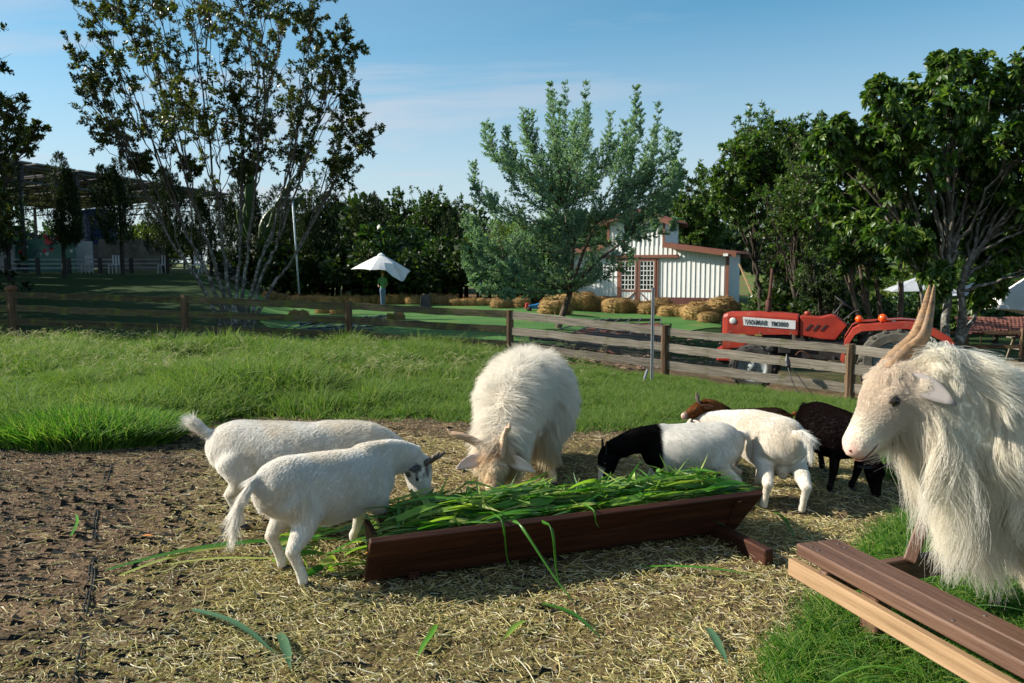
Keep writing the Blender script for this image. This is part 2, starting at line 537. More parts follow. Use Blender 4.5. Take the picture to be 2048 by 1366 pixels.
def ground_mat():
    m, t = newmat('soil')
    out = t.nodes.new('ShaderNodeOutputMaterial'); b = t.nodes.new('ShaderNodeBsdfPrincipled'); t.links.new(b.outputs[0], out.inputs[0])
    at = t.nodes.new('ShaderNodeAttribute'); at.attribute_name = 'mask'
    sp = t.nodes.new('ShaderNodeSeparateColor'); t.links.new(at.outputs['Color'], sp.inputs[0])
    tcn = t.nodes.new('ShaderNodeTexCoord')
    a = node(t, 'ShaderNodeTexNoise', Scale=3.0, Detail=8, Roughness=0.7); t.links.new(tcn.outputs['Object'], a.inputs[0])
    f = node(t, 'ShaderNodeTexNoise', Scale=60.0, Detail=6, Roughness=0.8); t.links.new(tcn.outputs['Object'], f.inputs[0])
    soil = ramp(t, a.outputs[0], [(0.34, (0.05, 0.030, 0.018)), (0.5, (0.165, 0.105, 0.060)), (0.68, (0.30, 0.20, 0.115))])
    crumbs = ramp(t, f.outputs[0], [(0.35, (0.35, 0.35, 0.35)), (0.55, (1, 1, 1)), (0.75, (1.7, 1.65, 1.5))])
    c = mixrgb(t, 0.85, soil.outputs[0], crumbs.outputs[0], 'MULTIPLY')
    hay = ramp(t, f.outputs[0], [(0.3, (0.04, 0.03, 0.012)), (0.5, (0.15, 0.115, 0.045)), (0.7, (0.30, 0.24, 0.11))])
    c = mixrgb(t, sp.outputs[1], c, hay.outputs[0])
    gr = ramp(t, f.outputs[0], [(0.35, (0.010, 0.02, 0.004)), (0.6, (0.025, 0.055, 0.008)), (0.8, (0.06, 0.09, 0.018))])
    c = mixrgb(t, sp.outputs[0], c, gr.outputs[0])
    fld = node(t, 'ShaderNodeTexNoise', Scale=0.12, Detail=4, Roughness=0.6); t.links.new(tcn.outputs['Object'], fld.inputs[0])
    far = ramp(t, fld.outputs[0], [(0.35, (0.05, 0.10, 0.02)), (0.5, (0.10, 0.14, 0.035)), (0.6, (0.16, 0.08, 0.045))])
    c = mixrgb(t, sp.outputs[2], c, far.outputs[0])
    t.links.new(c, b.inputs['Base Color'])
    b.inputs['Roughness'].default_value = 0.95; b.inputs['Specular IOR Level'].default_value = 0.15
    bp = node(t, 'ShaderNodeBump', Strength=0.7, Distance=0.02); t.links.new(f.outputs[0], bp.inputs['Height'])
    t.links.new(bp.outputs[0], b.inputs['Normal'])
    return m

def hayness(x, y):
    # straw is thick from under the trough out to the right and in front
    c = sstep(-1.9, -0.9, x + 0.25 * (y - 3)) * (1 - sstep(5.6, 7.2, y))
    c = c * (0.55 + 0.45 * sstep(0.35, 0.6, n2(x, y, 1.2, 12.0)))
    front = sstep(3.6, 2.6, y) * sstep(-2.6, -0.4, x)
    return np.clip(np.maximum(c * 0.9, front), 0, 1)

def build_ground():
    u = np.linspace(-1, 1, 560); u = np.sign(u) * np.abs(u) ** 1.35
    ys = [-14, -10, -6, -3, -1, 0.0, 0.6, 1.1]
    y = 1.4
    while y < 420:
        ys.append(y); y += max(0.022, 0.0075 * y) if y < 60 else y * 0.03
    ys = np.array(ys)
    hw = 9 + 1.05 * np.maximum(ys, 0) + 0.0
    X = u[None] * hw[:, None]; Y = np.repeat(ys[:, None], len(u), 1)
    Z = gz(X, Y)
    hn = hayness(X, Y) * (1 - grassmask(X, Y))
    Z = Z + hn * (n2(X, Y, 14, 3.0, 2) - 0.5) * 0.03
    me = grid_mesh('ground', X, Y, Z, ground_mat())
    g = grassmask(X, Y)
    beyond = sstep(15.2, 16.2, Y + np.clip(X, 0, 6) * 0.55)
    rub = sstep(0.8, 2.0, X) * (1 - sstep(5.5, 7.5, X)) * beyond * (1 - sstep(19, 22, Y))
    rub2 = sstep(4.5, 6.5, X) * sstep(12.5, 13.2, Y) * (1 - sstep(15, 19, Y)) * sstep(0.45, 0.6, n2(X, Y, 0.9, 7))
    path = sstep(0.36, 0.4, X / np.maximum(Y, 5)) * sstep(17, 20, Y) * (1 - sstep(24, 27, Y))
    g = g * (1 - np.clip(rub + rub2 + path, 0, 1) * 0.85)
    far = sstep(48, 60, Y)
    col = np.stack([g.ravel(), hn.ravel(), far.ravel()], -1)
    colattr(me, col, 'mask')
    o = link('ground', me); tag(o, kind='structure')
    return o
build_ground()

turf_mat = surface('artificial_turf', [(0.3, (0.045, 0.12, 0.03)), (0.5, (0.065, 0.16, 0.04)), (0.75, (0.11, 0.18, 0.05))], nscale=0.45, detail=8, rough=0.9, spec=0.1, bump=0.5, bscale=60,
                   dirt=((0.16, 0.17, 0.05), 0.35, 0.56))
def sheet(name, rows, mat, lift=0.012, n=60, label=None):
    """ground-hugging sheet; rows: list of (y, x0, x1)"""
    rows = np.array(rows, dtype=float)
    ys = np.linspace(rows[0, 0], rows[-1, 0], max(12, int((rows[-1, 0] - rows[0, 0]) * 2.5)))
    x0 = np.interp(ys, rows[:, 0], rows[:, 1]); x1 = np.interp(ys, rows[:, 0], rows[:, 2])
    t = np.linspace(0, 1, n)
    X = x0[:, None] + (x1 - x0)[:, None] * t; Y = np.repeat(ys[:, None], n, 1)
    Z = gz(X, Y) + lift
    return tag(link(name, grid_mesh(name, X, Y, Z, mat)), label, kind='structure')
sheet('golf_green', [(17.3, -4.2, 0.8), (20, -5.5, 2.0), (24, -7.5, 3.2), (30, -10, 8.8), (34, -12, 11), (38, -13, 4.6), (47, -15, 3.2)], turf_mat, 0.03)
gravel_mat = surface('gravel', [(0.3, (0.16, 0.11, 0.07)), (0.5, (0.34, 0.26, 0.18)), (0.7, (0.50, 0.42, 0.32))], nscale=45, detail=3, rough=0.9, bump=1.0, bscale=45)
# ------------------------------------------------------------------ grass and straw (hair curves: real thickness, real shade)
def stalkmat(name, cols, rough=0.55, trans=0.3, tcol=1.3, tipc=None):
    m, t = newmat(name)
    out = t.nodes.new('ShaderNodeOutputMaterial')
    hi = t.nodes.new('ShaderNodeHairInfo')
    n = len(cols)
    rp = ramp(t, hi.outputs['Random'], [(i / (n - 1), c) for i, c in enumerate(cols)])
    c = rp.outputs[0]
    if tipc is not None:
        mr = node(t, 'ShaderNodeMapRange'); mr.inputs['From Min'].default_value = 0.35; mr.inputs['To Max'].default_value = 0.75
        t.links.new(hi.outputs['Intercept'], mr.inputs[0])
        c = mixrgb(t, mr.outputs[0], c, tipc)
    b = t.nodes.new('ShaderNodeBsdfPrincipled'); b.inputs['Roughness'].default_value = rough; b.inputs['Specular IOR Level'].default_value = 0.35
    t.links.new(c, b.inputs['Base Color'])
    tr = t.nodes.new('ShaderNodeBsdfTranslucent')
    t.links.new(mixrgb(t, 1.0, c, (tcol, tcol * 1.1, tcol * 0.6), 'MULTIPLY'), tr.inputs[0])
    mxs = t.nodes.new('ShaderNodeMixShader'); mxs.inputs[0].default_value = trans
    t.links.new(b.outputs[0], mxs.inputs[1]); t.links.new(tr.outputs[0], mxs.inputs[2]); t.links.new(mxs.outputs[0], out.inputs[0])
    return m

grass_mat = stalkmat('grass_blade', [(0.010, 0.045, 0.004), (0.03, 0.11, 0.008), (0.06, 0.17, 0.012), (0.13, 0.24, 0.025), (0.24, 0.27, 0.08)], trans=0.4, tcol=1.7)
field_mat = stalkmat('field_blade', [(0.008, 0.036, 0.004), (0.022, 0.080, 0.007), (0.048, 0.125, 0.011), (0.10, 0.17, 0.022), (0.24, 0.24, 0.09)], trans=0.4, tcol=1.7, tipc=(0.12, 0.18, 0.035))
seed_mat = stalkmat('seed_stalk', [(0.26, 0.27, 0.12), (0.38, 0.36, 0.20), (0.22, 0.24, 0.08)], trans=0.3)
straw_mat = stalkmat('straw', [(0.26, 0.20, 0.06), (0.50, 0.41, 0.15), (0.66, 0.57, 0.30), (0.24, 0.25, 0.07), (0.20, 0.12, 0.05), (0.78, 0.74, 0.56)], trans=0.15, rough=0.5)
chaff_mat = stalkmat('chaff', [(0.14, 0.085, 0.045), (0.24, 0.16, 0.09), (0.10, 0.09, 0.05), (0.36, 0.27, 0.16)], trans=0.05, rough=0.8)

def blades(x, y, L, lean, K=4, bias=(0.25, 0.0)):
    N = len(x)
    z = gz(x, y)
    a = rng.random(N) * 2 * np.pi
    d = np.stack([np.cos(a) * lean + bias[0] * lean, np.sin(a) * lean + bias[1] * lean, np.zeros(N)], -1)
    t = np.linspace(0, 1, K)[None, :, None]
    base = np.stack([x, y, z - 0.01], -1)[:, None]
    up = np.array([0, 0, 1.0])
    bend = np.clip(np.linalg.norm(d, axis=-1), 0, 1.3)[:, None, None]
    P = base + L[:, None, None] * (up * (t - 0.38 * bend * t ** 2.2) + d[:, None] * (0.35 * t + 0.75 * t ** 2))
    return P

def scatter(n, x0, x1, y0, y1):
    return rng.uniform(x0, x1, n), rng.uniform(y0, y1, n)

def build_grass():
    # the rough field between the yard and the fence, grown tuft by tuft
    nt_ = 46000
    y = 5.0 + 13.5 * rng.random(nt_) ** 1.2
    x = rng.uniform(-1, 1, nt_) * (0.72 * y + 0.6)
    fline = np.interp(x, [-12, -7.2, 0, 2.85, 5.6, 9], [18.3, 17.6, 16.5, 14.9, 13.2, 11.3])
    keep = (grassmask(x, y) > rng.random(nt_) * 0.8 + 0.15) & (y < fline + 0.35) & ~((x > 1.9) & (y < 5.0))
    x, y = x[keep], y[keep]; nt_ = len(x)
    tall = sstep(0.25, 0.7, n2(x, y, 0.5, 21.0)) * sstep(1.2, -2.0, x)
    Lt = (0.075 + 0.06 * rng.random(nt_) + tall * (0.07 + 0.24 * rng.random(nt_) ** 1.5)) * (0.25 + 1.45 * n2(x, y, 1.8, 33.0, 2)) * sstep(-0.1, 1.2, y - yf(x) + 0.6) ** 0.5
    Lt = np.maximum(Lt, 0.05)
    rt = 0.025 + 0.30 * Lt
    nb = rng.integers(8, 18, nt_)
    idx = np.repeat(np.arange(nt_), nb); n = len(idx)
    a = rng.random(n) * 6.283; q = np.sqrt(rng.random(n))
    bx = x[idx] + np.cos(a) * q * rt[idx]; by = y[idx] + np.sin(a) * q * rt[idx]
    lean = (0.10 + 0.62 * q) * rng.uniform(0.4, 1.5, n)
    L = Lt[idx] * rng.uniform(0.6, 1.25, n)
    N = n; z = gz(bx, by); K = 4; t = np.linspace(0, 1, K)[None, :, None]
    a2 = a + rng.normal(0, 0.5, n)
    d = np.stack([np.cos(a2) * lean + 0.12, np.sin(a2) * lean, np.zeros(n)], -1)
    bend = np.clip(np.linalg.norm(d, axis=-1), 0, 1.4)[:, None, None]
    P = np.stack([bx, by, z - 0.01], -1)[:, None] + L[:, None, None] * (np.array([0, 0, 1.0]) * (t - 0.40 * bend * t ** 2.2) + d[:, None] * (0.35 * t + 0.75 * t ** 2))
    w = (np.interp(by, [5, 17], [0.0024, 0.0042]) * (0.7 + 1.6 * Lt[idx]))[:, None] * np.array([1, 1.0, 0.75, 0.15])
    print('field blades', n)
    tag(strands('field_grass', P, w, field_mat), 'rough green grass field rising between the feeding yard and the rail fence', 'grass', kind='stuff')
    # tuft at the left edge of the yard
    n = 9000
    r = np.sqrt(rng.random(n)) * 0.62; a = rng.random(n) * 6.283
    x = -3.45 + r * np.cos(a) * 1.15; y = 6.35 + r * np.sin(a) * 0.6
    L = (0.20 + 0.2 * rng.random(n)) * (1 - 0.45 * r)
    P = blades(x, y, L, 0.15 + 0.6 * rng.random(n) * (0.5 + r), K=5, bias=(0.1, 0))
    P[:, :, 0] += ((x + 3.45) * 0.35)[:, None] * np.linspace(0, 1, 5) ** 1.5 * 0.6
    tag(strands('grass_tuft', P, np.array([.003, .003, .0027, .0018, .0005]), grass_mat), 'long leafy grass tuft overhanging the bare soil at the edge of the yard', 'grass', kind='stuff')
    # seed heads standing over the left field and along the fence
    n = 2300
    y = rng.uniform(9.0, 17.4, n); x = rng.uniform(-0.72, 0.12, n) * y
    k = (grassmask(x, y) > 0.9) & (rng.random(n) < 0.25 + 0.75 * sstep(0.4, 0.65, n2(x, y, 0.6, 21)))
    x, y = x[k], y[k]; n = len(x)
    L = rng.uniform(0.22, 0.42, n)
    P = blades(x, y, L, 0.25 + 0.45 * rng.random(n), K=5)
    parts = [P]
    rr = [np.tile(np.array([.0018, .0016, .0014, .0013, .0012]), (n, 1))]
    for s in range(3):
        a = rng.random(n) * 6.283; tip = P[:, -1]
        d = np.stack([np.cos(a), np.sin(a) * 0.6, rng.uniform(0.1, 1.1, n)], -1)
        l = rng.uniform(0.05, 0.10, n)[:, None, None]; t = np.linspace(0, 1, 5)[None, :, None]
        parts.append(tip[:, None] + l * (d[:, None] * t + np.array([0, 0, -0.35]) * t ** 2))
        rr.append(np.tile(np.array([.0018, .0026, .0026, .0022, .001]), (n, 1)))
    tag(strands('seed_heads', np.concatenate(parts), np.concatenate(rr), seed_mat), 'pale forked grass seed heads standing above the green field', 'grass', kind='stuff')
    # lush lawn around the bench, lower right
    n = 330000
    y = rng.uniform(1.2, 6.4, n); x = rng.uniform(0.5, 4.6, n)
    k = (x < 0.70 * y + 1.0) & (grassmask(x, y) > rng.random(n) * 0.8 + 0.15) & (y < 6.1)
    k &= rng.random(n) < np.interp(y, [1.2, 3.2, 6.4], [1, 0.8, 0.35])
    x, y = x[k], y[k]
    L = (0.045 + 0.09 * rng.random(len(x))) * (0.55 + 0.9 * n2(x, y, 4.0, 8.0))
    L *= 0.55 + 0.45 * sstep(0.15, 0.9, grassmask(x, y))
    P = blades(x, y, L, 0.3 + 0.9 * rng.random(len(x)), K=5)
    tag(strands('lawn_grass', P, np.array([.0013, .0013, .0012, .0009, .0002]), grass_mat), 'bright green lawn grass under and around the wooden bench', 'grass', kind='stuff')
    n = 260
    x = rng.uniform(1.0, 3.2, n); y = rng.uniform(1.9, 4.8, n); k = grassmask(x, y) > 0.85
    x, y = x[k], y[k]
    P = blades(x, y, rng.uniform(0.12, 0.24, len(x)), 0.6 + 0.7 * rng.random(len(x)), K=7)
    tag(strands('broad_blades', P, np.array([.002, .0032, .0036, .0034, .0028, .0018, .0004]), grass_mat), 'longer loose grass blades arching over the lawn by the bench', 'grass', kind='stuff')

def litter(name, n, xs, ys, prob, Lr, Rr, mat, label, up=0.02, curl=0.35, K=4, tilt=0.22):
    x = rng.uniform(*xs, n); y = rng.uniform(*ys, n)
    k = rng.random(n) < prob(x, y); x, y = x[k], y[k]; n = len(x)
    L = Lr[0] + (Lr[1] - Lr[0]) * rng.random(n) ** 2.2
    a = rng.random(n) * 6.283
    t = np.linspace(-0.5, 0.5, K)
    d = np.stack([np.cos(a), np.sin(a)], -1); q = np.stack([-d[:, 1], d[:, 0]], -1)
    c = rng.normal(0, curl, n)
    XY = np.stack([x, y], -1)[:, None] + L[:, None, None] * (d[:, None] * t[None, :, None] + q[:, None] * (c[:, None] * (t ** 2 - 0.1)[None])[..., None])
    Z = gz(XY[..., 0], XY[..., 1]) + (rng.random(n) ** 1.5 * up)[:, None] + 0.002
    Z = Z + L[:, None] * rng.normal(0, tilt, n)[:, None] * t[None]
    Z = np.maximum(Z, gz(XY[..., 0], XY[..., 1]) - 0.004)
    P = np.concatenate([XY, Z[..., None]], -1)
    r = (Rr[0] + (Rr[1] - Rr[0]) * rng.random(n) ** 1.5)[:, None] * np.array([0.8] + [1] * (K - 2) + [0.7])
    return tag(strands(name, P, r, mat), label, 'straw', kind='stuff')

def build_litter():
    vis = lambda x, y: (np.abs(x) < 0.70 * y + 0.35)
    off = lambda x, y: 1 - 0.92 * sstep(0.3, 0.8, grassmask(x, y))
    litter('fine_straw', 330000, (-3.5, 3.2), (1.5, 6.6), lambda x, y: vis(x, y) * off(x, y) * hayness(x, y) * (0.30 + 0.70 * sstep(0.36, 0.56, n2(x, y, 2.3, 61.0))) * np.interp(y, [1.5, 3, 5, 6.6], [1, 0.85, 0.5, 0.25]),
           (0.010, 0.06), (0.0007, 0.0021), straw_mat, 'pale chopped straw trodden over the ground around the trough', up=0.022, tilt=0.3)
    litter('long_straw', 17000, (-4.5, 3.4), (1.5, 6.8), lambda x, y: vis(x, y) * off(x, y) * (0.05 + hayness(x, y)),
           (0.05, 0.18), (0.0008, 0.0019), straw_mat, 'long loose straw stalks lying over the feeding yard', up=0.03, curl=0.7, K=6)
    litter('dry_chaff', 190000, (-6.5, 3.2), (1.5, 8.3), lambda x, y: vis(x, y) * off(x, y) * (1 - 0.75 * hayness(x, y)) * 0.85,
           (0.008, 0.045), (0.0010, 0.0030), chaff_mat, 'brown chaff and dung crumbs over the bare reddish soil', up=0.008, tilt=0.1)
    litter('scattered_straw', 16000, (-6.5, 2.8), (1.5, 8.3), lambda x, y: vis(x, y) * off(x, y) * (0.25 + 0.5 * sstep(-4, -1, x)),
           (0.02, 0.11), (0.0008, 0.0020), straw_mat, 'scattered pale straw bits on the bare soil', up=0.008, curl=0.8, K=5, tilt=0.05)
    # dark plastic ground mesh poking through the soil on the left
    mat = plain('mat_plastic', (0.010, 0.014, 0.013), rough=0.85, spec=.2)
    m = MB()
    r_ = random.Random(5)
    for i in range(-60, 40):
        for j in range(0, 90):
            u = i * 0.085; v = 1.5 + j * 0.062
            x = u * 1.0 + (j % 2) * 0.042 + r_.uniform(-.016, .016); y = v + r_.uniform(-.016, .016) + 0.05 * u
            if abs(x) > 0.7 * y + 0.3 or y > float(yf(x)) - 0.35 or x > 0.3: continue
            w = 0.95 - 0.75 * float(sstep(-1.6, 0.2, np.array(x + 0.1 * y)))
            w *= 0.15 + 1.0 * float(n2(np.array([x]), np.array([y]), 0.9, 41.0)[0])
            if r_.random() > w: continue
            z = gz1(x, y)
            dx = r_.uniform(0.014, 0.050); k = r_.uniform(0.008, 0.026) * (1.0 if y < 5 else 0.8)
            dy = r_.uniform(-0.008, 0.008)
            m.add([(x - dx, y - dy, z - .004), (x + dx, y + dy, z - .004), (x + dx * .7, y + dy + 0.012, z + k * .35), (x - dx * .6, y - dy + 0.012, z + k), (x - dx, y - dy + .02, z - .004), (x + dx, y + dy + .022, z - .004)],
                  [[0, 1, 2, 3], [3, 2, 5, 4], [0, 3, 4], [1, 5, 2]])
            if r_.random() < 0.25:
                m.bar((x - dx * 2, y, z + .001), (x + dx * 2, y + r_.uniform(-.02, .02), z + .003), 0.006, 0.006)
    o = m.build('ground_netting', mat); tag(o, 'dark plastic ground netting showing in broken lumps through the soil', 'netting', kind='stuff')
    # overlap seam of two mats
    sr = empty('netting_seam', (-1.9, 3.5, 0), 'broken dark ribbed seam strip running through the bare soil on the left', 'seam strip')
    pts = [ptz(px, py, 0.0) for px, py in ((95, 1420), (130, 1290), (158, 1130), (172, 1030), (195, 955), (210, 905))]
    for k in range(3):
        P = spline([(p.x + k * 0.014, p.y, gz1(p.x, p.y) + 0.006) for p in pts], 40)
        P[:, 2] += np.where(rng.random(40) < 0.3, -0.012, 0.0) * (k != 1)
        P[:, 0] += rng.normal(0, 0.002, 40)
        for a_ in range(0, 36, 9):
            if rng.random() < (.8 if k != 1 else .6): MB().tube(P[a_:a_ + 6 + int(rng.integers(0, 3))], 0.0042, n=5).build('strip', mat, sr)
    # small pebbles
    pm = surface('pebble', [(0.3, (0.2, 0.14, 0.1)), (0.7, (0.42, 0.36, 0.3))], nscale=20, rough=0.85, rand=0.3)
    m = MB(); r_ = random.Random(8)
    for i in range(900):
        y = 1.6 + 6 * r_.random() ** 1.4; x = r_.uniform(-0.7 * y - .3, 0.9)
        if y > float(yf(x)): continue
        s = r_.uniform(0.004, 0.011)
        V = [(a * s * r_.uniform(.7, 1.3), b_ * s * r_.uniform(.7, 1.3), c * s * .8) for a, b_, c in ((1, 0, 0), (-1, 0, 0), (0, 1, 0), (0, -1, 0), (0, 0, 1), (0, 0, -1))]
        z = gz1(x, y) + s * .4
        m.add([(x + v[0], y + v[1], z + v[2]) for v in V], [[0, 2, 4], [2, 1, 4], [1, 3, 4], [3, 0, 4], [2, 0, 5], [1, 2, 5], [3, 1, 5], [0, 3, 5]])
    tag(m.build('pebbles', pm, smooth=True), 'small pale pebbles and droppings on the bare soil', 'pebbles', kind='stuff')
build_grass()
build_litter()
# ------------------------------------------------------------------ goats
def fur_material():
    m, t = newmat('goat_hair')
    out = t.nodes.new('ShaderNodeOutputMaterial')
    at = t.nodes.new('ShaderNodeAttribute'); at.attribute_name = 'col'
    hi = t.nodes.new('ShaderNodeHairInfo')
    mr = node(t, 'ShaderNodeMapRange'); mr.inputs['To Min'].default_value = 0.82; mr.inputs['To Max'].default_value = 1.08
    t.links.new(hi.outputs['Random'], mr.inputs[0])
    hs = t.nodes.new('ShaderNodeHueSaturation'); t.links.new(at.outputs['Color'], hs.inputs['Color']); t.links.new(mr.outputs[0], hs.inputs['Value'])
    d = t.nodes.new('ShaderNodeBsdfDiffuse'); t.links.new(hs.outputs[0], d.inputs[0])
    tr = t.nodes.new('ShaderNodeBsdfTranslucent'); t.links.new(hs.outputs[0], tr.inputs[0])
    g = t.nodes.new('ShaderNodeBsdfGlossy'); g.inputs['Roughness'].default_value = 0.42; g.inputs[0].default_value = (1, 1, 1, 1)
    t.links.new(hs.outputs[0], g.inputs[0])
    m1 = t.nodes.new('ShaderNodeMixShader'); m1.inputs[0].default_value = 0.58
    m2 = t.nodes.new('ShaderNodeMixShader'); m2.inputs[0].default_value = 0.05
    t.links.new(d.outputs[0], m1.inputs[1]); t.links.new(tr.outputs[0], m1.inputs[2])
    t.links.new(m1.outputs[0], m2.inputs[1]); t.links.new(g.outputs[0], m2.inputs[2]); t.links.new(m2.outputs[0], out.inputs[0])
    return m
def skin_material():
    m, t = newmat('goat_skin')
    out = t.nodes.new('ShaderNodeOutputMaterial'); b = t.nodes.new('ShaderNodeBsdfPrincipled'); t.links.new(b.outputs[0], out.inputs[0])
    at = t.nodes.new('ShaderNodeAttribute'); at.attribute_name = 'col'
    t.links.new(at.outputs['Color'], b.inputs['Base Color']); b.inputs['Roughness'].default_value = 0.75; b.inputs['Specular IOR Level'].default_value = 0.2
    return m
FUR = fur_material(); SKIN = skin_material()
hoof_mat = plain('hoof', (0.03, 0.027, 0.024), rough=0.45)
horn_mats = {
    'pale': surface('horn_pale', [(0.3, (0.42, 0.25, 0.15)), (0.55, (0.60, 0.42, 0.29)), (0.8, (0.72, 0.58, 0.44))], scale=(1, 1, 6), nscale=9, rough=0.5, bump=0.6, bscale=14),
    'brown': surface('horn_brown', [(0.35, (0.09, 0.055, 0.035)), (0.52, (0.30, 0.18, 0.09)), (0.7, (0.14, 0.11, 0.09))], scale=(1, 1, 3), nscale=14, rough=0.5, bump=0.5, bscale=20),
    'dark': surface('horn_dark', [(0.3, (0.05, 0.035, 0.03)), (0.7, (0.13, 0.10, 0.08))], nscale=30, rough=0.5, bump=0.3)}
eye_mat = plain('eye', (0.02, 0.014, 0.01), rough=0.12)
amber_mat = plain('eye_amber', (0.25, 0.13, 0.03), rough=0.12)
mouth_mat = plain('mouth_line', (0.16, 0.05, 0.04), rough=0.6)
nose_mat = plain('nose_skin', (0.55, 0.30, 0.25), rough=0.5)

WHITE = np.array([0.90, 0.87, 0.81]); CREAM = np.array([0.88, 0.80, 0.65]); BLACK = np.array([0.012, 0.010, 0.010]); PINK = np.array([0.72, 0.46, 0.38])

class Shells:
    def __init__(s): s.V = []; s.F = []; s.n = 0; s.parts = []
    def add(s, pts, ra, rb, up=(0, 0, 1), n=14, flow=(0, 0, -1), ln=1.0, kind='body'):
        V, Fs = loft(pts, ra, rb, up, n)
        s.V.append(V); s.F += [[i + s.n for i in f] for f in Fs]; s.n += len(V)
        P = np.asarray(pts, float); k = len(P)
        ra = np.broadcast_to(np.asarray(ra, float), (k,)); rb = np.broadcast_to(np.asarray(rb, float), (k,))
        m = max(k, 8)
        P2 = np.stack([np.interp(np.linspace(0, k - 1, m), np.arange(k), P[:, c]) for c in range(3)], -1)
        r2 = np.interp(np.linspace(0, k - 1, m), np.arange(k), (ra + rb) / 2)
        fl = np.asarray(flow, float)
        fl = norm(np.tile(fl, (m, 1))) if fl.ndim == 1 else norm(np.stack([np.interp(np.linspace(0, 1, m), np.linspace(0, 1, len(fl)), fl[:, c]) for c in range(3)], -1))
        l2 = np.broadcast_to(np.interp(np.linspace(0, 1, m), np.linspace(0, 1, max(2, np.size(ln))), np.broadcast_to(ln, (max(2, np.size(ln)),))), (m,))
        s.parts.append((P2, r2, fl, l2, kind))

def remesh(name, V, Fs, voxel, smooth_it, mat):
    me = npmesh(name, V, Fs, mat)
    bm = bmesh.new(); bm.from_mesh(me); bmesh.ops.recalc_face_normals(bm, faces=bm.faces); bm.to_mesh(me); bm.free()
    o = bpy.data.objects.new(name, me); COL.objects.link(o)
    md = o.modifiers.new('r', 'REMESH'); md.mode = 'VOXEL'; md.voxel_size = voxel
    sm = o.modifiers.new('s', 'SMOOTH'); sm.iterations = smooth_it; sm.factor = 0.5
    dg = bpy.context.evaluated_depsgraph_get()
    me2 = bpy.data.meshes.new_from_object(o.evaluated_get(dg))
    bpy.data.objects.remove(o)
    me2.name = name
    me2.materials.clear(); me2.materials.append(mat)
    me2.polygons.foreach_set('use_smooth', np.ones(len(me2.polygons), dtype=bool))
    return me2

def sample_mesh(me, n, wfn=None):
    me.calc_loop_triangles()
    nv = len(me.vertices); co = np.empty(nv * 3, 'f'); me.vertices.foreach_get('co', co); co = co.reshape(-1, 3)
    vn = np.empty(nv * 3, 'f'); me.vertices.foreach_get('normal', vn); vn = vn.reshape(-1, 3)
    nt_ = len(me.loop_triangles); tri = np.empty(nt_ * 3, 'i'); me.loop_triangles.foreach_get('vertices', tri); tri = tri.reshape(-1, 3)
    A, B, C = co[tri[:, 0]], co[tri[:, 1]], co[tri[:, 2]]
    ar = np.linalg.norm(np.cross(B - A, C - A), axis=1); ar = ar * wfn((A + B + C) / 3) if wfn is not None else ar; p = ar / ar.sum()
    k = rng.choice(nt_, n, p=p)
    u = rng.random((n, 2)); f = u.sum(1) > 1; u[f] = 1 - u[f]
    w = np.stack([1 - u.sum(1), u[:, 0], u[:, 1]], -1)
    P = (co[tri[k]] * w[..., None]).sum(1); N = norm((vn[tri[k]] * w[..., None]).sum(1))
    return P.astype(float), N.astype(float)

def fur_field(parts, P):
    C = np.concatenate([p[0] for p in parts]); Rr = np.concatenate([p[1] for p in parts])
    FL = np.concatenate([p[2] for p in parts]); LN = np.concatenate([p[3] for p in parts])
    out_f = np.empty_like(P); out_l = np.empty(len(P))
    for i in range(0, len(P), 20000):
        q = P[i:i + 20000]
        d = np.linalg.norm(q[:, None] - C[None], axis=-1) / (Rr[None] + 0.01)
        w = 1 / (d ** 6 + 1e-3)
        w /= w.sum(1, keepdims=True)
        out_f[i:i + 20000] = norm(w @ FL); out_l[i:i + 20000] = w @ LN
    return out_f, out_l

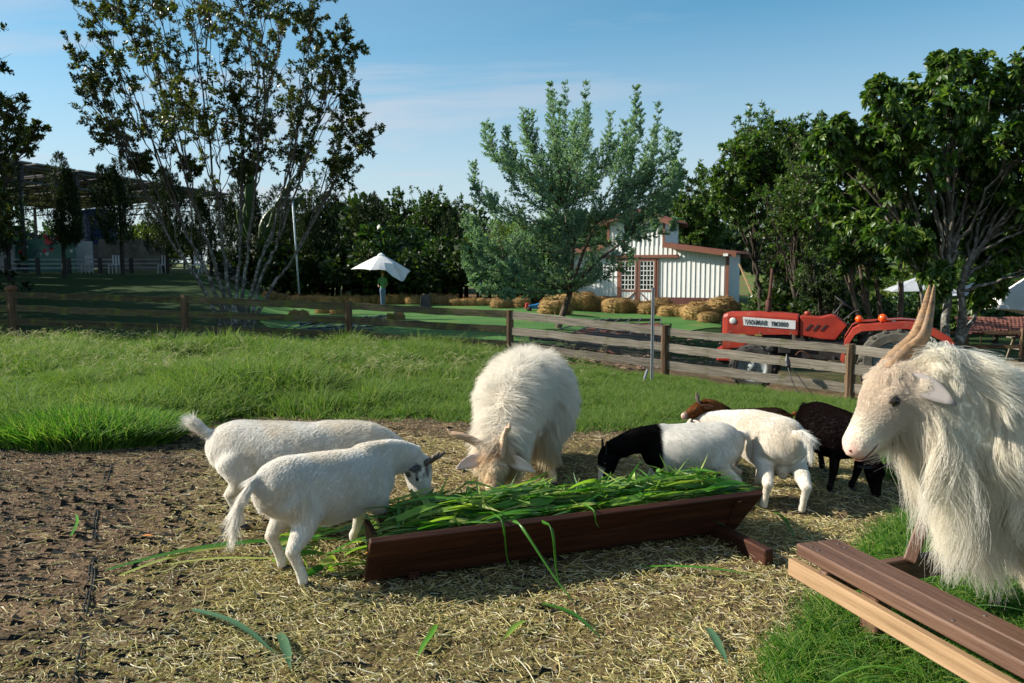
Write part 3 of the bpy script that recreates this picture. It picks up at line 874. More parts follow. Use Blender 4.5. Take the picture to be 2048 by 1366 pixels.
def grow_fur(name, me, parts, n, base_len, root, colfn, rad=0.0007, lift=0.25, droop=0.3, K=5, clump=0.0, clump_n=900, wave=0.0, lenfn=None, cut=None, seed_len=0.35, grav=0.0, wfn=None, jit=0.12):
    P, N = sample_mesh(me, n, wfn)
    fl, ln = fur_field(parts, P)
    if lenfn is not None: ln = ln * lenfn(P)
    k = ln > 0.02
    if cut is not None: k &= cut(P)
    P, N, fl, ln = P[k], N[k], fl[k], ln[k]
    n = len(P)
    L = base_len * ln * (1 - seed_len + seed_len * 2 * rng.random(n))
    if grav > 0:
        fl = norm(fl * (1 - grav) + np.array([0, 0, -1.0]) * grav)
    ft = norm(fl - N * (fl * N).sum(1, keepdims=True) + rng.normal(0, jit, (n, 3)))
    up = np.array([0, 0, -1.0])
    li = lift * (0.6 + 0.8 * rng.random(n))[:, None]
    d0 = norm(N * li + ft * (1 - li))
    t = np.linspace(0, 1, K)[None, :, None]
    dr = droop * (up - N * np.minimum(0, (up * N).sum(1, keepdims=True)))
    W = L[:, None, None] * (d0[:, None] * t + dr[:, None] * t ** 2 * 0.6)
    if wave > 0:
        sw = norm(np.cross(d0, N)); ph = vnoise(P, 18.0) * 12.0
        W = W + L[:, None, None] * wave * sw[:, None] * np.sin(ph[:, None, None] + t * 6.0) * t
    S = P[:, None] + W
    if clump > 0:
        kd = kdtree.KDTree(clump_n)
        g = rng.choice(n, clump_n, replace=False)
        for i, gi in enumerate(g): kd.insert(P[gi], i)
        kd.balance()
        idx = np.array([kd.find(p)[1] for p in P])
        G = S[g][idx]; relL = (L / L[g][idx])[:, None, None]
        tgt = P[g][idx][:, None] + (G - P[g][idx][:, None]) * relL
        cl = clump * (0.5 + 0.5 * rng.random(n))[:, None, None]
        S = S + (tgt - S) * cl * t ** 1.3
    col = colfn(P)
    col = np.clip(col * (0.94 + 0.10 * rng.random((n, 1))), 0, 0.94)
    rr = rad * np.linspace(1.0, 0.25, K)
    o = strands(name, S - np.array([0, 0, 0]), rr, FUR, root, col)
    o.matrix_parent_inverse = Matrix.Identity(4)
    o['kind'] = 'stuff'
    return o

def child(name, me, root):
    o = bpy.data.objects.new(name, me); COL.objects.link(o); o.parent = root
    return o

def leaf_ear(base, tip, width, nrm, cup=0.25, n=7, thick=0.006):
    """an ear: cupped leaf blade with thickness"""
    base = np.asarray(base, float); tip = np.asarray(tip, float)
    ax = tip - base; L = np.linalg.norm(ax); ax /= L
    nrm = np.asarray(nrm, float); nrm = nrm - ax * (nrm @ ax); nrm /= np.linalg.norm(nrm)
    s = np.cross(ax, nrm)
    V = []; Fs = []
    prof = [0.35, 0.75, 0.98, 1.0, 0.85, 0.55, 0.1]
    m = 5
    for layer in (0, 1):
        for i in range(n):
            t = i / (n - 1)
            w = width * prof[i]
            for j in range(m):
                a = (j / (m - 1) - 0.5) * 2
                c = base + ax * L * t + s * w * a + nrm * (abs(a) ** 2 * cup * w) + nrm * (-layer * thick * (1 - 0.6 * abs(a)))
                V.append(c)
    q = n * m
    for i in range(n - 1):
        for j in range(m - 1):
            a = i * m + j
            Fs.append([a, a + 1, a + m + 1, a + m]); Fs.append([q + a, q + a + m, q + a + m + 1, q + a + 1])
    for i in range(n - 1):
        for j in (0, m - 1):
            a = i * m + j; Fs.append([a, a + m, q + a + m, q + a] if j == 0 else [a, q + a, q + a + m, a + m])
    for j in range(m - 1):
        a = j; Fs.append([a, q + a, q + a + 1, a + 1]); a = (n - 1) * m + j; Fs.append([a, a + 1, q + a + 1, q + a])
    return V, Fs

def hoof_mesh(p, fwd, s):
    """cloven hoof, two toes; p = toe centre on the ground"""
    m = MB(); fwd = np.asarray(fwd, float); side = np.array([-fwd[1], fwd[0], 0])
    for k in (-1, 1):
        c = np.asarray(p, float) + side * k * s * 0.42
        V = []
        for z, a, b_, sh in ((0, 1.0, 0.42, 0.25), (0.5, 0.92, 0.40, 0.12), (1.25, 0.62, 0.36, -0.12)):
            for i in range(8):
                an = i * math.pi / 4
                e = 1.25 if i == 0 else 1.0
                V.append(c + fwd * (math.cos(an) * a * s * e + sh * s) + side * math.sin(an) * b_ * s + np.array([0, 0, z * s]))
        Fs = [[i + q * 8, (i + 1) % 8 + q * 8, (i + 1) % 8 + q * 8 + 8, i + q * 8 + 8] for q in range(2) for i in range(8)]
        Fs.append(list(range(8))[::-1]); Fs.append([16 + i for i in range(8)])
        m.add(V, Fs)
    return m

def goat(label, O, yaw, H, hooves, neck_end, head_dir, head_up=(0, 0, 1), group=None, L=1.0, colfn=None, n_fur=34000, fur=0.022, lift=0.2, droop=0.25,
         clump=0.0, clump_n=900, wave=0.0, tail=None, n_face=7000, tail_r=1.0, tail_l=1.0, grav=0.0, horns=(), ears=None, earc=None, hair=None, neck_r=1.0, head_s=1.0, width=1.0, voxel=0.0085, eye=eye_mat, rad=0.0008,
         neck_mid=None, head_w=1.0, udder=False, K=5, lid=False, zc=0.0, bellyhair=None, body_h=1.0, eye_s=1.0):
    """hooves: FL FR RL RR world xy; everything else in world coordinates; O = point on the ground below the body"""
    O = Vector(O); Onp = np.array(O)
    f = np.array([math.cos(yaw), math.sin(yaw), 0]); s = np.array([-f[1], f[0], 0]); u = np.array([0, 0, 1.0])
    root = empty('goat', O, label, 'goat', group)
    Q = lambda a, b_, c: f * a * H * L + s * b_ * H * width + u * (c * H + zc)     # local, relative to O
    S = Shells()
    tor = [(-.60, .73, .07, .09), (-.55, .71, .145, .18), (-.42, .69, .20, .24), (-.22, .645, .245, .275), (0, .61, .275, .30), (.2, .615, .255, .285), (.38, .64, .20, .255), (.50, .67, .135, .20), (.57, .69, .07, .11)]
    fl_t = -f * 0.9 + u * -0.75
    S.add([Q(a, 0, c) for a, c, _, _ in tor], [w * H * width for *_, w, h in tor], [h * H * body_h for *_, h in tor], flow=fl_t, ln=1.0, n=18, kind='torso')
    if udder:
        S.add([Q(-.34, 0, .46), Q(-.36, 0, .36), Q(-.37, 0, .29)], [.085 * H, .075 * H, .04 * H], [.085 * H, .08 * H, .04 * H], up=f, ln=0.3)
    hv = [np.array([h[0], h[1], 0]) - Onp for h in hooves]
    hv = [np.array([h[0], h[1], gz1(h[0] + O.x, h[1] + O.y) - O.z]) for h in hv]
    for k, (h, sd) in enumerate(zip(hv, (1, -1, 1, -1))):
        fr = k < 2
        if fr:
            j = [Q(.36, sd * .12, .60), Q(.37, sd * .135, .44), None, None, None]
            foot = h - f * 0.02 * H + u * .05 * H
            knee = j[1] * 0.47 + foot * 0.53 + f * 0.02 * H
            pts = [j[0], j[1], j[1] * .6 + knee * .4, knee, knee * .45 + foot * .55, foot + u * .035 * H, foot - u * .01 * H]
            ra = np.array([.10, .080, .055, .043, .032, .036, .034]) * H
        else:
            j0 = Q(-.38, sd * .115, .62); j1 = Q(-.28, sd * .165, .46)
            foot = h - f * 0.02 * H + u * .05 * H
            hock = foot + u * .235 * H - f * .075 * H
            pts = [j0, j1, j1 * .55 + hock * .45, hock, hock * .5 + foot * .5 + f * .008 * H, foot + u * .035 * H, foot - u * .01 * H]
            ra = np.array([.15, .115, .075, .046, .034, .037, .034]) * H
        S.add(pts, ra, ra * 1.08, up=f, flow=-u + f * -0.1, ln=[0.8, 0.55, 0.28, 0.25], n=12, kind='leg')
        hm = hoof_mesh(h + f * .012 * H + u * -0.004, f, .036 * H)
        ho = child('hoof', hm.mesh('hoof', hoof_mat, True), root)
    # neck and head
    N = np.asarray(neck_end, float) - Onp
    hd = np.asarray(head_dir, float); hd /= np.linalg.norm(hd)
    hu = np.asarray(head_up, float); hu = hu - hd * (hu @ hd); hu /= np.linalg.norm(hu)
    hs = np.cross(hu, hd)
    n0 = Q(.34, 0, .70)
    nm = (np.asarray(neck_mid, float) - Onp) if neck_mid is not None else (Q(.56, 0, .72) * .5 + N * .5)
    pts = spline([n0, nm, N], 7)
    tt = np.linspace(0, 1, 7)
    ra = np.interp(tt, [0, .4, 1], [.15, .105, .075]) * H * neck_r
    rb = np.interp(tt, [0, .4, 1], [.20, .145, .10]) * H * neck_r
    nflow = norm(n0 - N) * 0.8 - u * 0.6
    S.add(pts, ra, rb, up=u if abs(norm(N - n0)[2]) < .8 else f, flow=nflow, ln=[1.1, 1.0, 0.8], kind='neck')
    hl = .33 * H * head_s; a_ = H * head_s
    prof = [(-.10, .045, .055, 0), (0.02, .078, .09, 0), (.22, .088, .098, -.004), (.42, .074, .088, -.012), (.60, .056, .068, -.02), (.80, .047, .055, -.026), (.94, .044, .048, -.028), (1.0, .030, .034, -.028)]
    S.add([N + hd * hl * t + hu * o_ * a_ for t, _, _, o_ in prof], [w * a_ * head_w for _, w, _, _ in prof], [h * a_ * head_w for _, _, h, _ in prof], up=hu, flow=-hd * 0.9 - hu * 0.1, ln=[0.45, 0.35, 0.2, 0.12], n=16, kind='head')
    # jaw
    S.add([N + hd * hl * .1 - hu * .060 * a_, N + hd * hl * .5 - hu * .068 * a_, N + hd * hl * .9 - hu * .055 * a_], np.array([.055, .044, .030]) * a_, np.array([.055, .040, .022]) * a_, up=hu, flow=-u - hd * .25, ln=[0.5, 0.3, 0.12], kind='head')
    # brow ridges
    for sd in (-1, 1):
        S.add([N + hd * hl * .24 + hs * sd * .062 * a_ + hu * .042 * a_, N + hd * hl * .42 + hs * sd * .062 * a_ + hu * .028 * a_], .026 * a_, .024 * a_, up=hu, flow=-hd, ln=0.3)
    tb = Q(-.585, 0, .80)
    if tail is None: tail = [Q(-.66, 0, .84), Q(-.72, 0, .80), Q(-.75, 0, .72)]
    else: tail = [np.asarray(t, float) - Onp for t in tail]
    tp = [tb] + tail
    S.add([tb + f * .05 * H] + tp, np.linspace(.040, .018 * tail_r, len(tp) + 1) * H, np.linspace(.034, .016 * tail_r, len(tp) + 1) * H, up=s, flow=[norm(b - a) for a, b in zip(tp[:-1], tp[1:])] + [norm(tp[-1] - tp[-2])], ln=[1.2 * tail_l, 2.2 * tail_l, 2.6 * tail_l], kind='tail')
    me = remesh('body', np.concatenate(S.V), S.F, voxel * max(1, H / .6) * .9, 4, SKIN)
    # melt the joins of legs, neck and trunk into each other, leaving lower legs and face crisp
    nv = len(me.vertices); co = np.empty(nv * 3, 'f'); me.vertices.foreach_get('co', co); co = co.reshape(-1, 3).astype(float)
    ed = np.empty(len(me.edges) * 2, 'i'); me.edges.foreach_get('vertices', ed); ed = ed.reshape(-1, 2)
    deg = np.bincount(ed.ravel(), minlength=nv)[:, None].astype(float)
    wgt = (sstep(.30 * H, .50 * H, co[:, 2] - zc) * sstep(.22 * a_, .36 * a_, np.linalg.norm(co - (N + hd * hl * .4), axis=1)))[:, None] * .6
    wgt *= (1 - sstep(.0, .06 * H, (co - tb) @ (-f)))[:, None]
    for _ in range(34):
        acc = np.zeros_like(co)
        for c in range(3):
            acc[:, c] = np.bincount(ed[:, 0], co[ed[:, 1], c], nv) + np.bincount(ed[:, 1], co[ed[:, 0], c], nv)
        co += (acc / deg - co) * wgt
    me.vertices.foreach_set('co', co.astype('f').ravel()); me.update()
    cf = colfn or (lambda P: np.tile(WHITE, (len(P), 1)))
    fx = lambda P: cf(np.asarray(P), dict(f=f, s=s, u=u, H=H, N=N, hd=hd, hu=hu, hs=hs, hl=hl, Q=Q))
    nv = len(me.vertices); co = np.empty(nv * 3, 'f'); me.vertices.foreach_get('co', co); co = co.reshape(-1, 3).astype(float)
    c = fx(co); low = (co[:, 2] < 0.02 * H + 0.02)
    mz = N + hd * hl * 1.0 - hu * .028 * a_
    k = sstep(.10 * a_, .045 * a_, np.linalg.norm(co - mz, axis=1))[:, None] * (c.mean(1, keepdims=True) > .3)
    c = c * (1 - k) + PINK * k
    colattr(me, c * 0.95)
    body = child('body', me, root)
    # fur
    def muzzle(P):
        return sstep(.03 * a_, .12 * a_, np.linalg.norm(P - mz, axis=1)) * .85 + .15
    lf = muzzle if hair is None else (lambda P: muzzle(P) * hair(P, dict(f=f, s=s, u=u, H=H, N=N, hd=hd, hu=hu, hs=hs, hl=hl, Q=Q)))
    grow_fur('fur', me, S.parts, n_fur, fur, root, fx, rad=rad, lift=lift, droop=droop, clump=clump, clump_n=clump_n, wave=wave, lenfn=lf, K=K, grav=grav, jit=.05 if fur < .05 else .12)
    face = lambda P: (np.linalg.norm(P - (N + hd * hl * .5), axis=1) < .24 * a_).astype(float) + 1e-6
    grow_fur('face_fur', me, S.parts, n_face, .020 * max(1, H), root, fx, rad=.00055, lift=.22, droop=.1, lenfn=lambda P: .5 + .6 * sstep(.03 * a_, .10 * a_, np.linalg.norm(P - mz, axis=1)), cut=lambda P: np.linalg.norm(P - mz, axis=1) > .045 * a_, K=4, wfn=face)
    # ears: (dir vectors in head frame: side, up, fwd), length, width
    E_ = ears or dict(d=(1.0, 0.15, -0.35), l=.20, w=.042, n=(0, .3, 1))
    for sd in (-1, 1):
        d = hs * sd * E_['d'][0] + hu * E_['d'][1] + hd * E_['d'][2]; d = d / np.linalg.norm(d)
        b = N + hd * hl * .10 + hs * sd * .070 * a_ + hu * .035 * a_
        nn = hs * sd * E_['n'][0] + hu * E_['n'][1] + hd * E_['n'][2]
        V, Fs = leaf_ear(b - d * .02 * a_, b + d * E_['l'] * a_, E_['w'] * a_, nn)
        if E_.get('bend'):
            V = np.array(V); t = np.clip(((V - b) @ d) / (E_['l'] * a_), 0, 1)[:, None]
            V = V + np.array([0, 0, -1.0]) * t ** 2 * E_['bend'] * a_
        em = npmesh('ear', V, Fs, SKIN, True)
        ec = earc if earc is not None else WHITE * .95 * np.array([1, .86, .8])
        colattr(em, np.tile(ec, (len(em.vertices), 1)))
        eo = child('ear', em, root)
    # horns: lists of head-frame control points (side, up, back) in metres * a_
    for hz_ in horns:
        for sd in hz_.get('sides', (-1, 1)):
            ctl = [N + hd * hl * .12 + hs * sd * p[0] * a_ + hu * p[1] * a_ - hd * p[2] * a_ for p in hz_['pts']]
            P = spline(ctl, 22); tt = np.linspace(0, 1, 22)
            r0 = hz_['r'] * a_
            rr = r0 * (1 - tt) ** .75 + .003
            rings = 1 + .07 * np.sin(tt * 75) * (1 - tt)
            V, Fs = loft(P, rr * rings * hz_.get('flat', .62), rr * rings, up=hs * sd * .3 + hu, n=12)
            child('horn', npmesh('horn', V, Fs, horn_mats[hz_['mat']], True), root)
    for sd in (-1, 1):
        c = N + hd * hl * .36 + hs * sd * .074 * a_ + hu * .022 * a_
        m = MB(); r = .0175 * a_ * eye_s
        m.lathe([(r * math.sin(math.pi * i / 8) + 1e-5, -r * math.cos(math.pi * i / 8)) for i in range(9)], 14, Matrix.Translation(Vector(c)))
        eo = child('eye', m.mesh('eye', eye, True), root)
        if lid:
            # nearly closed lids: two fleshy folds over the eye
            for q, (du, ang) in enumerate(((.010, 1), (-.008, -1))):
                P = [c + hd * x * a_ + hs * sd * (.008 - .45 * abs(x)) * a_ + hu * (du + ang * (.004 - 5 * x * x)) * a_ for x in (-.034, -.017, 0, .017, .034)]
                V, Fs = loft(P, np.array([.002, .0055, .007, .0055, .002]) * a_, np.array([.002, .005, .006, .005, .002]) * a_, up=hu, n=8)
                child('eyelid', npmesh('eyelid', V, Fs, lid_mat, True), eo).matrix_parent_inverse = Matrix.Identity(4)
        # nostril
        c = N + hd * hl * .985 + hs * sd * .021 * a_ - hu * .012 * a_
        V, Fs = loft([c - hd * .012 * a_ + hs * sd * .010 * a_ + hu * .004 * a_, c + hd * .004 * a_, c + hd * .005 * a_ - hs * sd * .008 * a_ - hu * .01 * a_], [.004 * a_, .007 * a_, .003 * a_], [.003 * a_, .005 * a_, .002 * a_], up=hu, n=8)
        child('nostril', npmesh('nostril', V, Fs, mouth_mat, True), root)
    P = [N + hd * hl * x + hs * y * a_ - hu * z * a_ for x, y, z in ((.74, .044, .052), (.86, .043, .060), (.97, .030, .062), (1.01, 0, .060), (.97, -.030, .062), (.86, -.043, .060), (.74, -.044, .052))]
    V, Fs = loft(spline(P, 20), .0032 * a_, .0026 * a_, up=hu, n=6)
    child('mouth', npmesh('mouth', V, Fs, mouth_mat, True), root)
    return root, dict(S=S, me=me, N=N, hd=hd, hu=hu, hs=hs, hl=hl, a=a_, fx=fx, f=f, s=s, u=u)

lid_mat = plain('eyelid_skin', (0.20, 0.11, 0.085), rough=0.6)
grp = 'goats feeding round the wooden trough'
def white_cf(warm=0.0):
    def cf(P, g):
        c = np.tile(WHITE * (1 - warm) + CREAM * warm, (len(P), 1))
        dn = (sstep(.45, .75, vnoise(P + 3, 7.0)) * .28 + sstep(.5, .8, vnoise(P + 9, 22.0)) * .12)[:, None]
        c = c * (1 - dn) + np.array([.80, .68, .50]) * dn
        # pinkish bare skin inside the hind legs and at the feet, cream belly
        z = P[:, 2] / g['H']
        k = sstep(.50, .36, z)[:, None] * .35
        return c * (1 - k) + (WHITE * .5 + CREAM * .5) * k
    return cf

def cf_patch(P, g):       # front left goat: grey-black on the forehead, ears, cheek
    c = white_cf()(P, g)
    q = P - (g['N'] + g['hd'] * g['hl'] * .22)
    d = np.linalg.norm(q, axis=1) / (g['H'])
    st = (q @ g['hu']) / g['H']; al = (q @ g['hd']) / g['H']
    n_ = vnoise(P, 60.0)
    k = sstep(.13, .09, d) * sstep(.42, .58, n_ * .6 + vnoise(P, 22.0) * .5 + .12 - np.abs(al + .05) * 1.6)
    k = np.clip(k, 0, 1)[:, None] * (np.linalg.norm(P - g['N'], axis=1) < .4 * g['H'])[:, None]
    blaze = sstep(.03, .015, np.abs(q @ g['hs']) / g['H'])[:, None] * (st > .04)[:, None]
    k = k * (1 - .6 * blaze)
    return c * (1 - k) + np.array([.045, .042, .042]) * k

# 1 back left
goat('white goat at far left with raised puffy tail, its head hidden behind the nearer goat', (-1.23, 4.22, 0), R(4), 0.665,
     [(-.93, 4.34), (-.97, 4.10), (-1.29, 4.34), (-1.44, 4.16)], (-.56, 4.24, .38), (.62, -.1, -.8), (.7, 0, .4), group=grp, L=.96, colfn=white_cf(),
     tail=[(-1.63, 4.19, .545), (-1.665, 4.19, .565), (-1.69, 4.19, .585)], tail_r=1.9, tail_l=1.25, neck_mid=(-.76, 4.22, .50), n_fur=110000, fur=0.024, lift=.07, rad=.0006, body_h=.93, ears=dict(d=(.8, .2, -.6), l=.17, w=.04, n=(0, .3, 1)), width=1.0, udder=True,
     horns=[dict(pts=[(.035, .06, 0), (.045, .10, .05), (.055, .11, .12)], r=.022, mat='dark')])
# 2 front left
goat('white goat with a grey-black forehead eating at the left end of the trough', (-.86, 3.67, 0), R(43), 0.625,
     [(-.80, 3.97), (-.60, 3.83), (-1.06, 3.60), (-.915, 3.42)], (-.485, 3.98, .44), (.22, -.06, -.97), (.85, -.35, .3), group=grp, L=.95, colfn=cf_patch, head_s=1.18, neck_r=1.08,
     tail=[(-1.145, 3.37, .44), (-1.175, 3.345, .39), (-1.185, 3.335, .33)], tail_l=1.7, neck_mid=(-.60, 3.92, .47), n_fur=130000, fur=0.023, lift=.07, rad=.0006, body_h=.92,
     ears=dict(d=(1.0, .30, -.05), l=.19, w=.036, n=(0, -.2, 1)), earc=np.array([.05, .045, .045]), horns=[dict(pts=[(.03, .08, .01), (.034, .13, .03), (.03, .17, .06)], r=.02, mat='dark', flat=.8)], width=.98)
# 3 large long-haired goat in the middle
def cf_big(P, g):
    c = np.tile(WHITE * .55 + CREAM * .45, (len(P), 1))
    z = P[:, 2] / g['H']
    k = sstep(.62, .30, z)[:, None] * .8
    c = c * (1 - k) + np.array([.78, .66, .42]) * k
    q = np.linalg.norm(P - (g['N'] + g['hd'] * g['hl'] * .3), axis=1) / g['H']
    k = sstep(.24, .12, q)[:, None] * (.35 + .65 * sstep(.25, .75, vnoise(P, 14))[:, None])
    return c * (1 - k) + np.array([.66, .46, .28]) * k
def hair_big(P, g):
    d = (P - g['N']) @ g['hd'] / g['hl']
    head = sstep(-.25, .35, d) * (np.linalg.norm(P - g['N'] - g['hd'] * g['hl'] * .4, axis=1) < .30 * g['H'])
    z = P[:, 2] / g['H']
    return (1 - .66 * head) * (0.35 + .65 * sstep(.12, .34, z)) * (1 + .5 * sstep(.62, .40, z) * sstep(.2, .34, z))
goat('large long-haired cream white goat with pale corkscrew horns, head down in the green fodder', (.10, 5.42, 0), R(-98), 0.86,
     [(.26, 5.02), (-.04, 4.98), (.34, 5.86), (-.02, 5.92)], (-.085, 4.30, .37), (-.10, -.80, -.60), (-.05, -.55, .84), group=grp, L=.92, colfn=cf_big,
     tail=[(.13, 6.05, .76), (.14, 6.12, .68), (.14, 6.14, .60)], neck_mid=(-.01, 4.68, .60), n_fur=190000, fur=0.115, lift=.20, droop=.45, grav=.55, clump=.72, clump_n=3000, wave=.04, hair=hair_big,
     ears=dict(d=(1.0, -.05, .12), l=.19, w=.046, n=(0, .5, .8), bend=.05), earc=np.array([.80, .62, .56]), neck_r=1.38, head_s=.98, width=1.26, body_h=1.05, K=7, rad=.0010,
     horns=[dict(pts=[(.040, .06, 0), (.10, .11, .05), (.18, .15, .07), (.25, .17, .08), (.29, .175, .09), (.315, .20, .10)], r=.044, mat='pale', flat=.6, sides=(-1,)), dict(pts=[(.036, .06, 0), (.045, .12, .05), (.055, .17, .08), (.075, .21, .10), (.09, .24, .10), (.092, .27, .11)], r=.044, mat='pale', flat=.6, sides=(1,))])
# 4 black necked goat
def cf_neck(P, g):
    a = P @ g['f'] / g['H']
    w = (vnoise(P, 12) - .5) * .03
    k = sstep(.33, .36, a + w * 1.6 - .10 * (P[:, 2] / g['H'] - .6))[:, None]
    hd_ = (P - g['N']) @ g['hd'] / g['hl']
    leg = (P[:, 2] < .40 * g['H'])[:, None] & (a < .45)[:, None]
    k = np.where(leg, 0, k)
    c = WHITE * (1 - k) + BLACK * k
    near = (np.linalg.norm(P - g['N'], axis=1) < .5 * g['H'])
    bl = (sstep(.45, .6, hd_) * sstep(.0, .02, ((P - g['N']) @ g['hu']) / g['H'] + .01) * near)[:, None]
    return c * (1 - bl) + WHITE * bl
goat('white goat with a sharply black neck and head, nose in the fodder', (1.07, 4.70, 0), R(180), 0.535,
     [(.79, 4.62), (.83, 4.80), (1.28, 4.60), (1.34, 4.80)], (.575, 4.62, .335), (-.30, -.05, -.95), (-.95, 0, .2), group=grp, L=.93, colfn=cf_neck,
     tail=[(1.40, 4.70, .43), (1.42, 4.70, .38), (1.42, 4.70, .31)], neck_mid=(.74, 4.65, .395), n_fur=80000, fur=0.020, lift=.08, rad=.0006, earc=BLACK * 1.4, ears=dict(d=(.55, .35, -.8), l=.15, w=.036, n=(0, 1, 0)), width=1.1, neck_r=1.08, head_s=1.12)
# 5 white goat seen from behind
goat('white goat turned away showing its rump, beside the right end of the trough', (1.585, 4.86, 0), R(100), 0.57,
     [(1.40, 5.12), (1.60, 5.10), (1.46, 4.53), (1.655, 4.46)], (1.28, 5.42, .36), (-.6, .1, -.8), (-.6, 0, .6), group=grp, L=.95, colfn=white_cf(),
     tail=[(1.655, 4.47, .475), (1.675, 4.42, .46), (1.675, 4.40, .39)], n_fur=100000, fur=0.026, width=1.12, udder=True, lift=.09, rad=.0006)
# 6 black goat
goat('dark brown-black goat grazing with its head down behind the white goats', (2.11, 5.18, 0), R(-80), 0.55,
     [(2.16, 4.95), (1.99, 4.87), (2.17, 5.46), (2.02, 5.34)], (2.215, 4.80, .22), (.10, -.25, -.95), (.3, -.9, .2), group=grp, L=.95,
     colfn=lambda P, g: np.tile(np.array([.010, .006, .006]), (len(P), 1)), neck_mid=(2.17, 4.93, .36), n_fur=70000, fur=0.020, lift=.09, rad=.0006, earc=np.array([.02, .016, .016]), ears=dict(d=(1, .1, -.1), l=.19, w=.045, n=(0, -.3, 1)), head_s=1.1, width=1.25)
# 7 brown goat
def cf_brown(P, g):
    c = np.tile(np.array([.20, .075, .025]), (len(P), 1))
    top = (P[:, 2] / g['H'] > .86)[:, None] & ((P @ g['f'])[:, None] < .4 * g['H'])
    c = np.where(top, np.array([.04, .02, .012]), c)
    k = sstep(.72, .9, (P - g['N']) @ g['hd'] / g['hl'])[:, None]
    return c * (1 - k) + np.array([.35, .30, .26]) * k
goat('chestnut brown goat with short straight horns, mostly hidden behind the black-necked goat', (1.66, 5.45, 0), R(183), 0.49,
     [(1.44, 5.40), (1.45, 5.56), (1.91, 5.36), (1.91, 5.58)], (1.31, 5.40, .465), (-1, -.1, -.35), (0, 0, 1), group=grp, L=.95, colfn=cf_brown,
     neck_mid=(1.38, 5.42, .45), n_fur=16000, fur=0.018, earc=np.array([.10, .05, .03]), horns=[dict(pts=[(.03, .06, 0), (.036, .13, .0), (.05, .22, .03)], r=.026, mat='dark')], ears=dict(d=(.8, -.1, -.6), l=.19, w=.045, n=(0, -.3, 1)))
# 8 big billy goat on the right
def cf_billy(P, g):
    c = np.tile(np.array([.94, .90, .80]), (len(P), 1))
    m = vnoise(P, 9)[:, None]
    c = c * (1 - .25 * m) + np.array([.88, .76, .55]) * .25 * m
    z = P[:, 2] / g['H']
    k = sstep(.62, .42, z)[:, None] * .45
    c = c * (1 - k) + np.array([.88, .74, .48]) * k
    q = np.linalg.norm(P - (g['N'] + g['hd'] * g['hl'] * .30 + g['hu'] * .03), axis=1) / g['H']
    k = sstep(.16, .06, q)[:, None] * .35
    c = c * (1 - k) + np.array([.62, .40, .27]) * k
    q = np.linalg.norm(P - (g['N'] + g['hd'] * g['hl'] * .52 - g['hu'] * .03), axis=1) / g['H']
    k = sstep(.11, .03, q)[:, None] * .30
    return c * (1 - k) + np.array([.42, .38, .38]) * k
def hair_billy(P, g):
    r = P - g['N']; d = r @ g['hd'] / g['hl']; up = r @ g['hu'] / g['H']
    near = np.linalg.norm(r - g['hd'] * g['hl'] * .5, axis=1) < .30 * g['H']
    head = sstep(-.50, -.05, d) * near
    z = P[:, 2] / g['H']
    fore = near * sstep(.42, .25, d) * sstep(.02, .06, up) * .22
    chin = near * sstep(.72, .50, d) * sstep(.10, .30, d) * sstep(-.045, -.075, up) * 2.2
    top = 1 - .55 * sstep(.84, .95, z) * ~near
    return (top * (1 - .90 * head) + fore + chin) * (.30 + .70 * sstep(.15, .36, z))
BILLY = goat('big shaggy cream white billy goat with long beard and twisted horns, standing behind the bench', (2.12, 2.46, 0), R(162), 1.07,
     [(1.86, 2.40), (1.93, 2.66), (2.52, 2.18), (2.60, 2.42)], (1.26, 2.50, 1.06), (-.64, -.08, -.66), (-.66, 0, .72), L=.80, colfn=cf_billy,
     neck_mid=(1.48, 2.50, .915), n_face=60000, n_fur=300000, fur=0.125, lift=.20, droop=.45, grav=.62, clump=.85, clump_n=2200, wave=.16, hair=hair_billy, K=7, rad=.0007, width=.95,
     ears=dict(d=(.72, -.68, -.25), l=.155, w=.036, n=(1, .3, .2), bend=.03), earc=np.array([.26, .235, .22]), body_h=.90, neck_r=1.34, head_s=.86, head_w=1.12, lid=True, eye_s=1.25,
     horns=[dict(pts=[(.018, .07, 0), (.018, .075, .08), (.024, .075, .16), (.018, .115, .24), (.014, .17, .32)], r=.036, mat='brown', flat=.6)])
# ------------------------------------------------------------------ trough, fodder, bench, fence, poles
redwood = wood('redwood', (0.022, 0.008, 0.004), (0.045, 0.014, 0.007), (0.10, 0.034, 0.015), rough=0.6, bump=0.35, rand=0.12)
benchwood = wood('bench_wood', (0.06, 0.030, 0.019), (0.115, 0.062, 0.040), (0.175, 0.10, 0.065), rough=0.5, bump=0.3, rand=0.1, dirt=((0.06, 0.035, 0.025), 4, 0.6))
palewood = wood('pale_wood', (0.20, 0.12, 0.06), (0.32, 0.20, 0.105), (0.42, 0.28, 0.16), rough=0.7, bump=0.3, rand=0.1)
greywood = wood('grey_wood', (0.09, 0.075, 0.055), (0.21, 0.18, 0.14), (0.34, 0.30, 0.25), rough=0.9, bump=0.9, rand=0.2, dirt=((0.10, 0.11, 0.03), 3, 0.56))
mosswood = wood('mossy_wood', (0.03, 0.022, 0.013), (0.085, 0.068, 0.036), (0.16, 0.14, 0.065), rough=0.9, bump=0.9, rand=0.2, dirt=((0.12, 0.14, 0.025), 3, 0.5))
postwood = wood('post_wood', (0.035, 0.02, 0.012), (0.11, 0.065, 0.036), (0.24, 0.165, 0.10), rough=0.9, bump=1.0, rand=0.15, dirt=((0.14, 0.14, 0.03), 4, 0.58))

